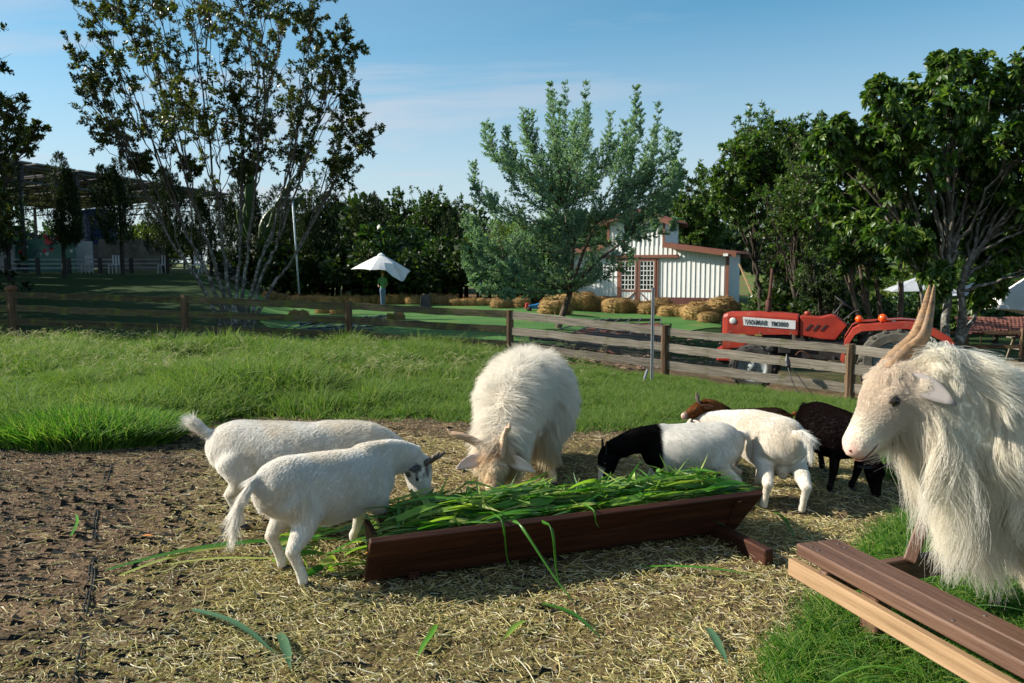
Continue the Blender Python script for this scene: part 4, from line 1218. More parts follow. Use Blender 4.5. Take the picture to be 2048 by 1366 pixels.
def trough():
    o = empty('feeding_trough', (0.33, 3.72, 0), 'long low reddish-brown wooden feeding trough with outward leaning boards, heaped with green leaves', 'trough')
    A = Vector((-0.655, 3.43, 0.02)); B = Vector((1.165, 4.04, 0.055))
    A2 = Vector((-0.60, 3.285, 0.245)); B2 = Vector((1.285, 3.975, 0.262))
    nrm = Vector((-0.345, 0.94, 0))
    th = 0.032
    # near leaning board: trapezoid prism
    def leaning(a, b, a2, b2, off, name):
        n = (b - a).cross(a2 - a).normalized() * th
        if n.dot(off) < 0: n = -n
        M0 = (a + b2) / 2
        t = (b - a).normalized(); up = (a2 - a).normalized(); s_ = t.cross(up).normalized(); up = s_.cross(t)
        M = Matrix((t, s_, up)).transposed().to_4x4(); M.translation = M0
        Mi = M.inverted()
        V = [Mi @ v for v in (a, b, b2, a2, a + n, b + n, b2 + n, a2 + n)]
        m = MB(); m.add(V, [[0, 1, 2, 3], [7, 6, 5, 4], [0, 4, 5, 1], [1, 5, 6, 2], [2, 6, 7, 3], [3, 7, 4, 0]])
        return m.build(name, redwood, o, M, bevel=0.004)
    leaning(A, B, A2, B2, nrm, 'side_board')
    C = A + nrm * 0.17; D = B + nrm * 0.17
    C = C + (B - A).normalized() * .14
    leaning(C, D, C + nrm * 0.15 + Vector((-.03, 0, .225)), D + nrm * 0.15 + Vector((.10, 0.03, .205)), -nrm, 'side_board')
    t = (B - A).normalized()
    board('bottom_board', A + nrm * .085 + t * .03 + Vector((0, 0, .01)), B + nrm * .085 - t * .03 + Vector((0, 0, .01)), 0.17, 0.024, redwood, o)
    for p, q in ((A, A2), (B, B2)):
        k = 1 if p is A else -1
        c = p + t * 0.05 * k
        # V-shaped end board
        V = [c + Vector((0, 0, 0.0)), c + nrm * .17, c + nrm * .30 + Vector((0, 0, .19)), c - nrm * .12 + Vector((0, 0, .19))]
        V2 = [v + t * 0.025 * k for v in V]
        MB().add(V + V2, [[0, 1, 2, 3], [7, 6, 5, 4], [0, 4, 5, 1], [1, 5, 6, 2], [2, 6, 7, 3], [3, 7, 4, 0]]).build('end_board', redwood, o, bevel=0.003)
    for c in (A + t * .22, B - t * .10):
        zc_ = gz1(c.x, c.y)
        board('foot', Vector((c.x, c.y, zc_ + .03)) - nrm * (0.40 if c.x > 0 else .02), Vector((c.x, c.y, zc_ + .03)) + nrm * 0.42, 0.05, 0.10 if c.x > 0 else .04, redwood, o)
    return A, B, nrm, t
TA, TB, TN, TT = trough()

leaf_mats = [leafmat('fodder_green', [(0.035, 0.13, 0.012), (0.06, 0.20, 0.02), (0.10, 0.26, 0.03)], trans=0.35, rough=0.4, source='object'),
             leafmat('fodder_lime', [(0.16, 0.30, 0.04), (0.24, 0.36, 0.06), (0.34, 0.38, 0.10)], trans=0.4, rough=0.45, source='object'),
             leafmat('fodder_blue', [(0.06, 0.14, 0.07), (0.10, 0.20, 0.10), (0.13, 0.24, 0.12)], trans=0.3, rough=0.5, source='object')]
def strip_leaf(L, w, bend, twist, r_, n=9, fold=0.35, kink=None):
    """long grass/maize leaf lying mostly flat, x along it"""
    V = []; Fs = []
    yaw = 0; x = y = 0.0; z = 0.0; pitch = bend * 0.6
    ds = L / (n - 1)
    for i in range(n):
        t = i / (n - 1)
        ww = w * (0.45 + 0.75 * math.sin(math.pi * min(1, 0.18 + t * 0.82))) * (1 if t < .75 else (1 - t) / .25 * .95 + .05)
        c, s_ = math.cos(yaw), math.sin(yaw)
        tw = twist * t
        for k, h in ((-1, fold), (0, 0), (1, fold)):
            o = k * ww / 2
            V.append((x - s_ * o * math.cos(tw), y + c * o * math.cos(tw), z + abs(k) * ww / 2 * h + o * math.sin(tw)))
        x += c * ds * math.cos(pitch); y += s_ * ds * math.cos(pitch); z += math.sin(pitch) * ds
        pitch -= bend * 1.25 / (n - 1)
        if kink and abs(t - kink) < .5 / n: pitch -= 0.9
        yaw += r_.uniform(-.10, .10)
    for i in range(n - 1):
        for k in range(2):
            a = i * 3 + k; Fs.append([a, a + 1, a + 4, a + 3])
    return V, Fs
def make_leaf_meshes(k, rr, mats):
    out = []
    for i in range(k):
        V, Fs = strip_leaf(rr.uniform(.08, .32), rr.uniform(.010, .036), rr.uniform(.02, .6), rr.uniform(-.9, .9), rr, kink=rr.choice([None, None, None, .5]))
        V = [(x - .12, y, z) for x, y, z in V]
        out.append(npmesh('leaf', V, Fs, mats[i % len(mats)], True))
    return out
def fodder():
    rr = random.Random(21)
    o = empty('fodder_heap', (0.3, 3.9, .1), 'heap of freshly cut long green leaves piled in and behind the trough', 'fodder')
    ms = make_leaf_meshes(21, rr, [leaf_mats[0], leaf_mats[1], leaf_mats[0], leaf_mats[2], leaf_mats[1], leaf_mats[0], leaf_mats[1]])
    def place(i, name, par):
        t_ = rr.random() ** .9
        L = (TB - TA).length
        c = TA + TT * (L * t_ * 1.0) + TN * (0.085 + rr.gauss(.02, .14) + (rr.random() ** 1.6 * .55 if rr.random() < .45 else 0))
        off = (c - TA).dot(TN) - .085
        prof = max(0, 1 - (abs(off) / (.27 if off < .05 else .62)) ** 1.6)
        if off < -.12: c += TN * (-.12 - off)
        h = (0.04 if off > .25 else 0.11) + prof * 0.205 * (rr.random() ** .45) * (.62 + .75 * float(vnoise(np.array([t_ * 7.0, 2.3, off * 5.0]), 1.0)))
        if off < -.08: h = .235 + rr.random() * .03
        c.z = gz1(c.x, c.y) + h
        near_ = off < .02
        M = Matrix.Translation(c) @ Matrix.Rotation((rr.gauss(.35, .10) + (3.14159 if rr.random() < .4 else 0)) if near_ and (off < -.03 or rr.random() < .5) else rr.uniform(0, 6.283) if rr.random() < .7 else rr.gauss(.35, .45), 4, 'Z') @ Matrix.Rotation(rr.gauss(0, (.04 if off < -.03 else .12) if near_ else .30), 4, 'Y') @ Matrix.Rotation(rr.gauss(0, .5), 4, 'X')
        return c, M
    for i in range(255):
        c, M = place(i, 'leaf', o)
        if (c - TA).dot(TT) < .22: c += TT * .25; M.translation = c
        lf = link('leaf', rr.choice(ms), o, M)
    for i in range(34):
        c = ptz(rr.uniform(560, 745), rr.uniform(1062, 1165), .0); c.z = gz1(c.x, c.y) + .015 + rr.random() * .035
        link('leaf', rr.choice(ms), o, Matrix.Translation(c) @ Matrix.Rotation(rr.gauss(.3, .6), 4, 'Z') @ Matrix.Rotation(rr.gauss(0, .08), 4, 'Y') @ Matrix.Rotation(rr.gauss(0, .5), 4, 'X'))
    # the rest, too many to pick apart
    V = []; Fs = []; n = 0
    for i in range(3600):
        c, M = place(i, 'leaf', o)
        c.z -= .02
        if (c - TA).dot(TT) < .15: c += TT * .25
        v, f = strip_leaf(rr.uniform(.08, .32), rr.uniform(.003, .018), rr.uniform(.02, .5), rr.uniform(-1.2, 1.2), rr, n=6)
        M.translation = c
        V += [M @ Vector((a - .1, b, e)) for a, b, e in v]; Fs += [[q + n for q in ff] for ff in f]; n += len(v)
    im = leafmat('fodder_mixed', [(0.03, 0.10, 0.012), (0.06, 0.19, 0.02), (0.14, 0.27, 0.04), (0.28, 0.34, 0.08), (0.05, 0.14, 0.05)], trans=0.35)
    tag(link('cut_leaves', npmesh('cut_leaves', V, Fs, im, True), o), kind='stuff')
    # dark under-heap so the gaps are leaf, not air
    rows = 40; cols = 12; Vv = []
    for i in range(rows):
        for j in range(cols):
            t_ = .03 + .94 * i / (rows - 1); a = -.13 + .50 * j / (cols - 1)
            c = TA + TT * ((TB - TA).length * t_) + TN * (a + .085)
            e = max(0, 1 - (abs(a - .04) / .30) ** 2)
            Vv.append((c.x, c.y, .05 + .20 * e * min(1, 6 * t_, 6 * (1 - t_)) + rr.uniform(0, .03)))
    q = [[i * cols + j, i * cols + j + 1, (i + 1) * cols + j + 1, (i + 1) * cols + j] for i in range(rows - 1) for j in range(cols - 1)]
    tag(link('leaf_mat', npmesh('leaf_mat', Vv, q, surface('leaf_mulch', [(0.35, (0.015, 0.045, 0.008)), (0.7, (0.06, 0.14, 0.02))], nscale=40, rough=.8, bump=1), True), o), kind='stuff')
    # leaves hanging over the near rim
    for px0, py0, px1, py1 in ((1000, 1060, 1015, 1150), (1100, 1075, 1118, 1190), (1040, 1072, 1150, 1225), (1185, 1035, 1196, 1062)):
        a = ptz(px0, py0, .26); b_ = ptz(px1, py1, max(.02, .26 - (py1 - py0) / 420))
        ctl = [a + TN * .08 + Vector((0, 0, .02)), a - TN * .035 + Vector((0, 0, .02)), a * .4 + b_ * .6 - TN * .02, b_ - TN * .03]
        P = spline([tuple(v) for v in ctl], 10)
        w = rr.uniform(.005, .012)
        Vs, Ff = loft(P, np.linspace(w, .002, 10), .0012, up=tuple(-TN), n=6)
        link('leaf', npmesh('leaf', Vs, Ff, leaf_mats[0], True), o)
    # single leaves strewn on the ground
    specs = [((185, 1168), (700, 1088), .03, 0, 'long green leaf blade lying across the straw left of the white goat\'s hind feet'),
             ((215, 1180), (480, 1110), .022, 1, 'narrow yellow-green leaf blade on the straw, left of the long green one'),
             ((360, 1255), (560, 1366), .028, 2, 'bluish green bent leaf on the straw at the bottom left of the yard'),
             ((540, 1300), (572, 1380), .03, 2, 'short broad bluish leaf at the bottom edge beside the bent leaf'),
             ((866, 1275), (842, 1352), .022, 0, 'folded green leaf standing in the straw below the trough\'s shadow'),
             ((1050, 1270), (1010, 1316), .02, 1, 'small bright green leaf at the edge of the trough\'s shadow'),
             ((1085, 1235), (1240, 1312), .022, 0, 'dark green leaf blade lying in the trough\'s shadow'),
             ((1430, 1288), (1478, 1372), .026, 2, 'pale green broad leaf at the bottom edge near the lawn'),
             ((300, 1160), (600, 1148), .014, 1, 'thin straight green stalk lying beneath the long leaf blade'),
             ((118, 1090), (160, 1040), .014, 0, 'short green leaf lying on bare soil beside the dark seam strip'),
             ((1290, 1160), (1540, 1190), .02, 0, 'dark green leaf in the shade beneath the right end of the trough'),
             ((1560, 1040), (1620, 1105), .018, 0, 'green leaf on shaded straw right of the trough'),
             ((640, 1130), (735, 1120), .026, 0, 'green leaf wedged against the left end of the trough'),
             ((600, 1105), (700, 1075), .03, 0, 'broad green leaf between the feet of the left goat'),
             ((650, 1150), (730, 1148), .018, 1, 'light green leaf touching the trough\'s lower left corner')]
    for (x0, y0), (x1, y1), w, mi, lab in specs:
        a = ptz(x0, y0, .01); b_ = ptz(x1, y1, .01); L = (b_ - a).length
        V, Fs = strip_leaf(L, w, .25, rr.uniform(-.5, .5), rr, n=12)
        d = b_ - a; M = Matrix.Translation(Vector((a.x, a.y, gz1(a.x, a.y) + .022))) @ Matrix.Rotation(math.atan2(d.y, d.x), 4, 'Z')
        tag(link('fallen_leaf', npmesh('fallen_leaf', V, Fs, leaf_mats[mi], True), None, M), lab, 'leaf', 'leaves strewn on the ground')
    # orange leaves
    for (x0, y0, lab) in ((265, 1088, 'small orange dead leaf on the soil at the left'), (722, 1125, 'orange dead leaf against the trough\'s left end')):
        a = ptz(x0, y0, .012); V, Fs = strip_leaf(.06, .016, .3, .3, rr, n=6)
        tag(link('dead_leaf', npmesh('dead_leaf', V, Fs, plain('orange_leaf', (.5, .18, .03)), True), None, Matrix.Translation(a + Vector((0, 0, .01)))), lab, 'leaf')
fodder()

def bench():
    o = empty('picnic_bench', (1.2, 2.5, 0), 'weathered brown wooden picnic bench with slanted braces on the lawn, lower right corner', 'bench')
    a = ptz(1606, 1118, .31); far = ptz(1697, 1092, .31)
    e = ptz(2060, 1268, .31); 
    d = (Vector((e.x, e.y, 0)) - Vector((far.x, far.y, 0))).normalized()
    w = far - a; w.z = 0
    side = w - d * w.dot(d); W = side.length; side.normalize()
    st = (a + far) / 2; st.z = .31 - .025; L = 1.75
    W *= .74; st = far - side * (W / 2) - d * .02; st.z = .31 - .025
    for k, (off, ww) in enumerate(((-W / 4, W / 2 - .003), (W / 4, W / 2 - .003))):
        p = st + side * off
        board('seat_board', p, p + d * L, ww, 0.05, benchwood, o, bevel=0.006)
    scr = plain('screw', (.08, .07, .065), rough=.5, metallic=.6)
    for k in (.06, .10, .75, 1.40):
        for off in (-W / 3, W / 3.2):
            p = st + side * off + d * k + Vector((0, 0, .0255))
            m = MB(); m.lathe([(.001, .0015), (.006, .001), (.007, -.001)], 8, Matrix.Translation(p)); adopt(m.build('screw', scr), o)
    # rail under the seat, set outward on the near side
    p = st - side * (W / 2 + .005) + Vector((0, 0, -.075)) - d * .015
    board('under_rail', p, p + d * (L + .02), 0.035, 0.07, palewood, o, bevel=0.004)
    board('cross_beam', st + d * .17 + Vector((0, 0, -.075)) - side * .10, st + d * .17 + side * 1.15 + Vector((0, 0, -.075)) + d * -.10, .045, .09, benchwood, o)
    for k in (.30, 1.45):
        p = st + d * k + side * .04
        board('leg', Vector((p.x, p.y, gz1(p.x, p.y) - .02)), p + Vector((0, 0, -.027)), .07, .09, benchwood, o, up=tuple(d))
    # slanted brace rising to the table plank
    b0 = ptd(1842, 1140, 3.10); b1 = ptd(1898, 958, 3.18)
    board('slanted_brace', b0, b1, .05, .105, benchwood, o, up=(-.5, -.8, 0))
    b2 = ptd(1868, 950, 2.87); b3 = ptd(1925, 944, 2.62)
    board('table_plank', ptd(1872, 950, 3.22), ptd(1935, 966, 3.0), .11, .03, palewood, o)
    board('short_brace', ptd(1905, 1112, 2.95), ptd(1985, 1060, 3.05), .04, .055, palewood, o, up=(-.5, -.8, 0))
    board('short_brace', ptd(1972, 1098, 2.98), ptd(2040, 1052, 3.1), .035, .04, palewood, o, up=(-.5, -.8, 0))
bench()

def fence():
    o = empty('rail_fence', (0, 16.3, -.3), 'weathered wooden post and rail fence with three split rails crossing behind the pen', 'fence')
    posts = [(-420, 566, 84, .9), (25, 580, 88, .90), (370, 590, 91, .92), (697, 602, 93, .95), (1020, 620, 98, .98), (1332, 650, 109, 1.0), (1705, 688, 122, 1.05), (2190, 735, 142, 1.05)]
    P = []
    for px, py, pm, h in posts:
        d = F / pm; top = ptd(px, py, d); P.append(top)
    for i, top in enumerate(P):
        g = gz1(top.x, top.y)
        r_ = random.Random(i)
        w = .13 if i != 1 else .17
        # rough sawn post: octagonal with chamfer
        n = 10; V = []; rows = 9
        for k in range(rows):
            z = g - .25 + (top.z - g + .25) * k / (rows - 1)
            for j in range(n):
                a = j * 2 * math.pi / n
                rr_ = w * (.56 + .05 * r_.random()) * (1 / max(abs(math.cos(a)), abs(math.sin(a)))) ** .75
                V.append((math.cos(a) * rr_, math.sin(a) * rr_, z - g))
        Fs = [[k * n + j, k * n + (j + 1) % n, (k + 1) * n + (j + 1) % n, (k + 1) * n + j] for k in range(rows - 1) for j in range(n)]
        Fs += [list(range(n))[::-1], [(rows - 1) * n + j for j in range(n)]]
        M = Matrix.Translation((top.x, top.y, g)) @ Matrix.Rotation(r_.uniform(-.3, .3), 4, 'Z')
        # grain runs up the post: swap axes so object x is vertical
        Rm = Matrix.Rotation(R(-90), 4, 'Y')
        V2 = [Rm @ Vector(v) for v in V]
        po = link('post', npmesh('post', V2, Fs, postwood), o, M @ Rm.inverted())
        if i == 1:
            m = MB(); m.lathe([(.001, -.04), (.10, -.035), (.135, 0.0), (.13, .045), (.09, .09), (.001, .11)], 14)
            cp = m.build('post_cap', surface('fibre_cap', [(.3, (.10, .045, .02)), (.7, (.2, .10, .05))], nscale=30, rough=.95, bump=1), po, Matrix.Translation((top.x, top.y, top.z + .01)), smooth=True)
    for i in range(len(P) - 1):
        a, b = P[i], P[i + 1]
        t = (b - a); t.z = 0; t.normalize(); nn = Vector((t.y, -t.x, 0))     # towards the camera
        r_ = random.Random(50 + i)
        for k, dz in enumerate((-.10, -.41, -.72)):
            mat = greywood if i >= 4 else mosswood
            p0 = a + Vector((0, 0, dz + r_.uniform(-.02, .01))) + nn * .02 + t * .05
            p1 = b + Vector((0, 0, dz + r_.uniform(-.02, .01))) + nn * .02 - t * .05
            g0, g1_ = gz1(p0.x, p0.y), gz1(p1.x, p1.y)
            hh = .145 + r_.uniform(-.015, .02)
            board('rail', p0, p1, .045, hh, mat, o, bevel=0, wob=.010, seg=14)
    # fine wire netting stapled behind the middle spans
    m = MB()
    wire = plain('wire', (.25, .25, .24), rough=.4, metallic=.6)
    for i in range(3, 5):
        a, b = P[i], P[i + 1]; L = (b - a).length; t = (b - a) / L; nn = Vector((t.y, -t.x, 0)).normalized()
        for k in range(int(L / .055)):
            p = a + t * (k * .055) + nn * .052
            m.bar(p + Vector((0, 0, -.03)), p + Vector((0, 0, -.82)), .0014, .0014)
        for k in range(16):
            z = Vector((0, 0, -.03 - k * .052))
            m.bar(a + z + nn * .055, b + z + nn * .055, .0014, .0014)
    tag(m.build('wire_netting', wire, o), kind='stuff')
    # gravel strip and low kerb board at the foot of the fence
    rows = [(10.4, 7.0, 8.9), (11.6, 5.8, 8.0), (13.0, 4.2, 6.5), (14.2, 2.2, 4.6), (15.2, 0.6, 2.9), (16.2, -1.9, 1.0), (16.7, -3.3, -0.6)]
    sheet('gravel_strip', rows, gravel_mat, .02, n=24)
    for i in range(3, 7):
        a, b = P[i], P[i + 1]; t = (b - a).normalized(); nn = Vector((t.y, -t.x, 0)).normalized()
        pa = a + nn * .42; pb = b + nn * .42
        pa.z = gz1(pa.x, pa.y) + .04; pb.z = gz1(pb.x, pb.y) + .04
        board('kerb_board', pa, pb, .035, .10, mosswood, o, bevel=0, wob=.008, seg=6)
    return P
FP = fence()

steel = plain('galvanised', (.16, .17, .18), rough=.6, metallic=.4)
m = MB(); p = ptd(1306, 575, 12.6); g = gz1(p.x, p.y)
m.bar((p.x, p.y, g - .1), (p.x, p.y, p.z), .045, .045); m.bar((p.x + .012, p.y - .026, g), (p.x + .012, p.y - .026, p.z - .02), .012, .01)
tag(m.build('steel_pole', steel, bevel=.004), 'thin grey steel pole standing in the grass in front of the fence', 'pole')
m = MB(); p0 = ptd(1285, 778, 12.3); p1 = ptd(1297, 740, 12.4); m.tube([tuple(p0), tuple(p1)], .022)
tag(m.build('leaning_pipe', steel), 'short grey pipe leaning out of the grass beside the steel pole', 'pipe')
# black strap hanging on the fence rail in front of the tractor
blk = plain('black_plastic', (.012, .012, .014), rough=.45)
m = MB()
q = lambda px, py, d: tuple(ptd(px, py, d))
m.tube([q(1577, 708, 13.35), q(1578, 722, 13.33), q(1580, 733, 13.3)], [.01, .045, .05], n=8)
for pts in (((1580, 733), (1590, 765), (1612, 800), (1625, 812)), ((1582, 733), (1600, 752), (1618, 775), (1640, 800)), ((1579, 733), (1588, 760), (1600, 785), (1604, 800))):
    m.tube(spline([q(x, y, 13.3 - i * .12) for i, (x, y) in enumerate(pts)], 12), .008, n=5)
tag(m.build('strap', blk), 'black strap with loose ends hanging over the fence rail before the tractor', 'strap')
# ------------------------------------------------------------------ tractor
red = surface('tractor_red', [(.3, (.22, .018, .009)), (.55, (.32, .028, .011)), (.8, (.38, .055, .022))], nscale=2.2, detail=7, rough=.5, spec=.4, dirt=((.24, .09, .05), 5, .56), bump=.12)
rubber = surface('rubber', [(.3, (.018, .018, .018)), (.6, (.05, .047, .04)), (.8, (.13, .11, .085))], nscale=6, detail=7, rough=.85, bump=.4)
dusty = surface('dusty_rubber', [(.3, (.05, .047, .04)), (.6, (.12, .11, .085)), (.8, (.18, .16, .12))], nscale=5, detail=7, rough=.9, bump=.4)
rimgrey = surface('rim_grey', [(.3, (.14, .16, .16)), (.7, (.27, .30, .30))], nscale=4, rough=.6, dirt=((.12, .07, .04), 7, .6))
engine = surface('engine_black', [(.3, (.01, .01, .01)), (.7, (.035, .032, .03))], nscale=7, rough=.6, bump=.3)
rust = surface('rust', [(.3, (.045, .018, .012)), (.7, (.10, .045, .03))], nscale=15, rough=.85, bump=.4)
chrome = plain('chrome', (.6, .6, .6), rough=.25, metallic=1)
lens = plain('lamp_lens', (.55, .55, .50), rough=.2)
orange = plain('orange_lens', (.75, .09, .008), rough=.25)
silver = plain('decal_silver', (.58, .58, .56), rough=.5)
blackp = plain('decal_black', (.015, .015, .015), rough=.5)

def wheel_parts(root, name, c, Rr, width, rimr, lugs, nlug, tyremat, side=-1):
    """wheel axis along local y"""
    def ring(prof, n, mat, nm, par):
        V = []; Fs = []; k = len(prof)
        for i in range(n):
            a = 2 * math.pi * i / n
            for r, y in prof: V.append((r * math.cos(a), y, r * math.sin(a)))
        for i in range(n):
            j = (i + 1) % n
            for q in range(k - 1): Fs.append([i * k + q, i * k + q + 1, j * k + q + 1, j * k + q])
        mb = MB(); mb.add(V, Fs)
        return mb.build(nm, mat, par, None, smooth=True)
    wo = bpy.data.objects.new(name, None); COL.objects.link(wo)
    wo.parent = root; wo.location = c
    w = width / 2
    ty = MB()
    prof = [(rimr, -w * .75), (rimr * 1.1, -w * .95), (Rr * .82, -w * 1.0), (Rr * .94, -w * .85), (Rr * .985, -w * .5), (Rr, 0), (Rr * .985, w * .5), (Rr * .94, w * .85), (Rr * .82, w), (rimr * 1.1, w * .95), (rimr, w * .75), (rimr, -w * .75)]
    n = 56; k = len(prof); V = []; Fs = []
    for i in range(n):
        a = 2 * math.pi * i / n
        for r, y in prof: V.append((r * math.cos(a), y, r * math.sin(a)))
    for i in range(n):
        j = (i + 1) % n
        for q in range(k - 1): Fs.append([i * k + q, i * k + q + 1, j * k + q + 1, j * k + q])
    ty.add(V, Fs)
    for i in range(nlug):
        for sd in (-1, 1):
            a0 = 2 * math.pi * (i + (.5 if sd > 0 else 0)) / nlug
            pts = []
            for t in (0, 1):
                a = a0 + t * .28; y = sd * w * (.04 + .96 * t); r0 = Rr * (.99 if t == 0 else .90)
                for dr in (0, lugs):
                    for da in (-.045, .045):
                        aa = a + da * (1 if dr == 0 else .75)
                        pts.append(((r0 + dr) * math.cos(aa), y, (r0 + dr) * math.sin(aa)))
            ty.add(pts, [[0, 1, 3, 2], [4, 6, 7, 5], [0, 4, 5, 1], [2, 3, 7, 6], [0, 2, 6, 4], [1, 5, 7, 3]])
    t_ = ty.build('tyre', tyremat, None); t_.parent = wo
    ys = side
    prof = [(rimr * 1.03, ys * w * .80), (rimr * .97, ys * w * .84), (rimr * .92, ys * w * .55), (rimr * .80, ys * w * .40), (rimr * .45, ys * w * .28), (rimr * .40, ys * w * .45), (rimr * .22, ys * w * .55), (rimr * .20, ys * w * .75), (.002, ys * w * .78)]
    r_ = ring(prof, 40, rimgrey, 'rim', None); r_.parent = wo
    prof = [(rimr * 1.0, -ys * w * .7), (rimr * .9, -ys * w * .3), (.002, -ys * w * .3)]
    r2 = ring(prof, 32, rimgrey, 'rim', None); r2.parent = wo
    mb = MB()
    for i in range(6):
        a = i * math.pi / 3
        mb.bar((rimr * .33 * math.cos(a), ys * w * .40, rimr * .33 * math.sin(a)), (rimr * .33 * math.cos(a), ys * w * .60, rimr * .33 * math.sin(a)), .02, .02)
    b_ = mb.build('wheel_bolts', engine, None); b_.parent = wo
    return wo

def tractor():
    nose = Vector((4.11, 15.5, 0)); tail = Vector((7.45, 14.1, 0))
    f = (nose - tail).normalized()
    yaw = math.atan2(f.y, f.x)
    g = -0.80
    root = empty('tractor', (0, 0, 0), 'old orange-red farm tractor parked behind the fence, facing left', 'tractor')
    fr = Vector((4.87, 15.18, 0))                                   # front axle centre
    root.matrix_basis = Matrix.Translation((fr.x, fr.y, g)) @ Matrix.Rotation(yaw, 4, 'Z')
    def part(mb, name, mat, smooth=False, bevel=0.0, par=None):
        o = bpy.data.objects.new(name, mb.mesh(name, mat, smooth, bevel)); COL.objects.link(o); o.parent = par or root
        return o
    # local: x forward, y left; the side we see is y>0? forward is -x world, so local -y... camera side is +y
    cs = 1
    # hood: side profile extruded
    def prof_loft(secs, name, mat, bevel=.012, par=None):
        """secs: list of (x, z0, z1, halfwidth)"""
        V = []; Fs = []; n = 8
        for x, z0, z1, w in secs:
            r = min(w, (z1 - z0)) * .28
            for y, z in ((-w, z0), (-w, z1 - r), (-w + r * .35, z1 - r * .25), (-w + r, z1), (w - r, z1), (w - r * .35, z1 - r * .25), (w, z1 - r), (w, z0)):
                V.append((x, y, z))
        for i in range(len(secs) - 1):
            for j in range(n): Fs.append([i * n + j, i * n + (j + 1) % n, (i + 1) * n + (j + 1) % n, (i + 1) * n + j])
        Fs.append(list(range(n))); Fs.append([(len(secs) - 1) * n + j for j in range(n)][::-1])
        return part(MB().add(V, Fs), name, mat, False, 0, par)
    hood = prof_loft([(.80, .98, 1.30, .20), (.78, .96, 1.36, .24), (.70, .96, 1.395, .26), (.2, .98, 1.41, .265), (-.3, 1.0, 1.40, .27), (-.56, 1.0, 1.375, .27), (-.58, 1.0, 1.34, .265)], 'hood', red)
    # sloping lower edge of hood: side skirts
    prof_loft([(.79, .70, .97, .235), (.30, .74, .98, .245), (.05, .90, .99, .25)], 'side_panel', red)
    m = MB(); m.box((.815, 0, 1.12), (.02, .36, .36)); 
    for i in range(8): m.box((.83, 0, .98 + i * .04), (.012, .34, .012))
    part(m, 'grille', engine)
    m = MB(); m.box((.76, 0, .58), (.26, .46, .26)); part(m, 'front_weight', red, bevel=.02)
    m = MB(); m.box((.72, 0, .44), (.42, .30, .10)); part(m, 'front_frame', engine)
    # slots in the side panel
    m = MB()
    for x in (.42, .13):
        part(MB().box((x, cs * .262, .975), (.13, .012, .035)), 'vent_slot', plain('slot_yellow', (.22, .17, .04)))
    for hp in (((.35, .2, .9), (.30, .27, .8), (.05, .28, .74), (-.1, .2, .8)), ((-.2, .18, .95), (-.3, .26, .86), (-.5, .24, .8), (-.6, .18, .7)), ((-.55, .25, .9), (-.9, .27, .84), (-1.2, .24, .8))):
        part(MB().tube(spline(hp, 12), .016, n=6), 'hose', engine, True)
    part(MB().box((-.62, .24, .86), (.16, .09, .15)), 'battery_box', engine, bevel=.01)
    for x in (.66, .1, -.45):
        part(MB().lathe([(.001, .006), (.012, .004), (.014, 0)], 8, Matrix.Translation((x, .27, 1.02)) @ Matrix.Rotation(R(-90), 4, 'X')), 'bolt', chrome)
    # round lamp on the side of the hood
    m = MB(); m.lathe([(.001, .012), (.045, .010), (.058, .004), (.062, 0), (.062, -.02)], 20, Matrix.Translation((.60, cs * .268, 1.235)) @ Matrix.Rotation(R(-90), 4, 'X'))
    hl_ = part(m, 'side_lamp', lens, True)
    # name plate with raised rim and lettering
    m = MB(); m.add([(.42, cs * .272, 1.315), (-.53, cs * .280, 1.265), (-.53, cs * .280, 1.105), (.40, cs * .272, 1.155), (.42, cs * .26, 1.315), (-.53, cs * .26, 1.265), (-.53, cs * .26, 1.105), (.40, cs * .26, 1.155)],
                       [[0, 1, 2, 3], [0, 4, 5, 1], [1, 5, 6, 2], [2, 6, 7, 3], [3, 7, 4, 0]])
    pl = part(m, 'name_plate', silver)
    for body, x0, size, sx in (('YANMAR', .395, .132, .74), ('YM3000', -.085, .124, .70)):
        cu = bpy.data.curves.new('lettering', 'FONT'); cu.body = body; cu.size = size; cu.extrude = .002; cu.offset = .0012; cu.shear = .10; cu.space_character = 1.08
        cu.materials.append(blackp)
        tmp = bpy.data.objects.new('lettering', cu); COL.objects.link(tmp)
        me = bpy.data.meshes.new_from_object(tmp.evaluated_get(bpy.context.evaluated_depsgraph_get()))
        bpy.data.objects.remove(tmp)
        o = bpy.data.objects.new('lettering', me); COL.objects.link(o); o.parent = pl
        slope = math.atan2(.045, .92)
        o.matrix_basis = Matrix.Translation((x0, cs * .2815, 1.185 if body == 'YANMAR' else 1.160)) @ Matrix.Rotation(R(180), 4, 'Z') @ Matrix.Rotation(R(90), 4, 'X') @ Matrix.Rotation(-slope, 4, 'Z') @ Matrix.Diagonal((sx, 1, 1, 1))
    # engine block and undercarriage
    m = MB(); m.box((.0, 0, .80), (.9, .34, .36)); m.box((-.3, 0, .60), (1.6, .30, .26)); m.box((-1.0, 0, .72), (.9, .42, .34)); m.box((-1.7, 0, .62), (.5, .40, .40))
    m.tube([(-.1, .2, .72), (-.1, .26, .72)], .09, n=14); m.box((-.35, .22, .78), (.22, .10, .26)); m.tube([(.25, .19, .66), (.25, .27, .66)], .05, n=12)
    m.bar((.1, .24, .55), (-.95, .24, .50), .03, .03)
    part(m, 'engine_block', engine, bevel=.01)
    m = MB(); m.tube([(.3, .22, .60), (.3, .24, .60)], .05, n=14); part(m, 'pulley', plain('pulley_blue', (.30, .36, .42)), True)
    m = MB(); m.box((.18, .0, .40), (.12, 1.2, .09)); part(m, 'front_axle', engine)
    # dash cowl with three slots
    V = []
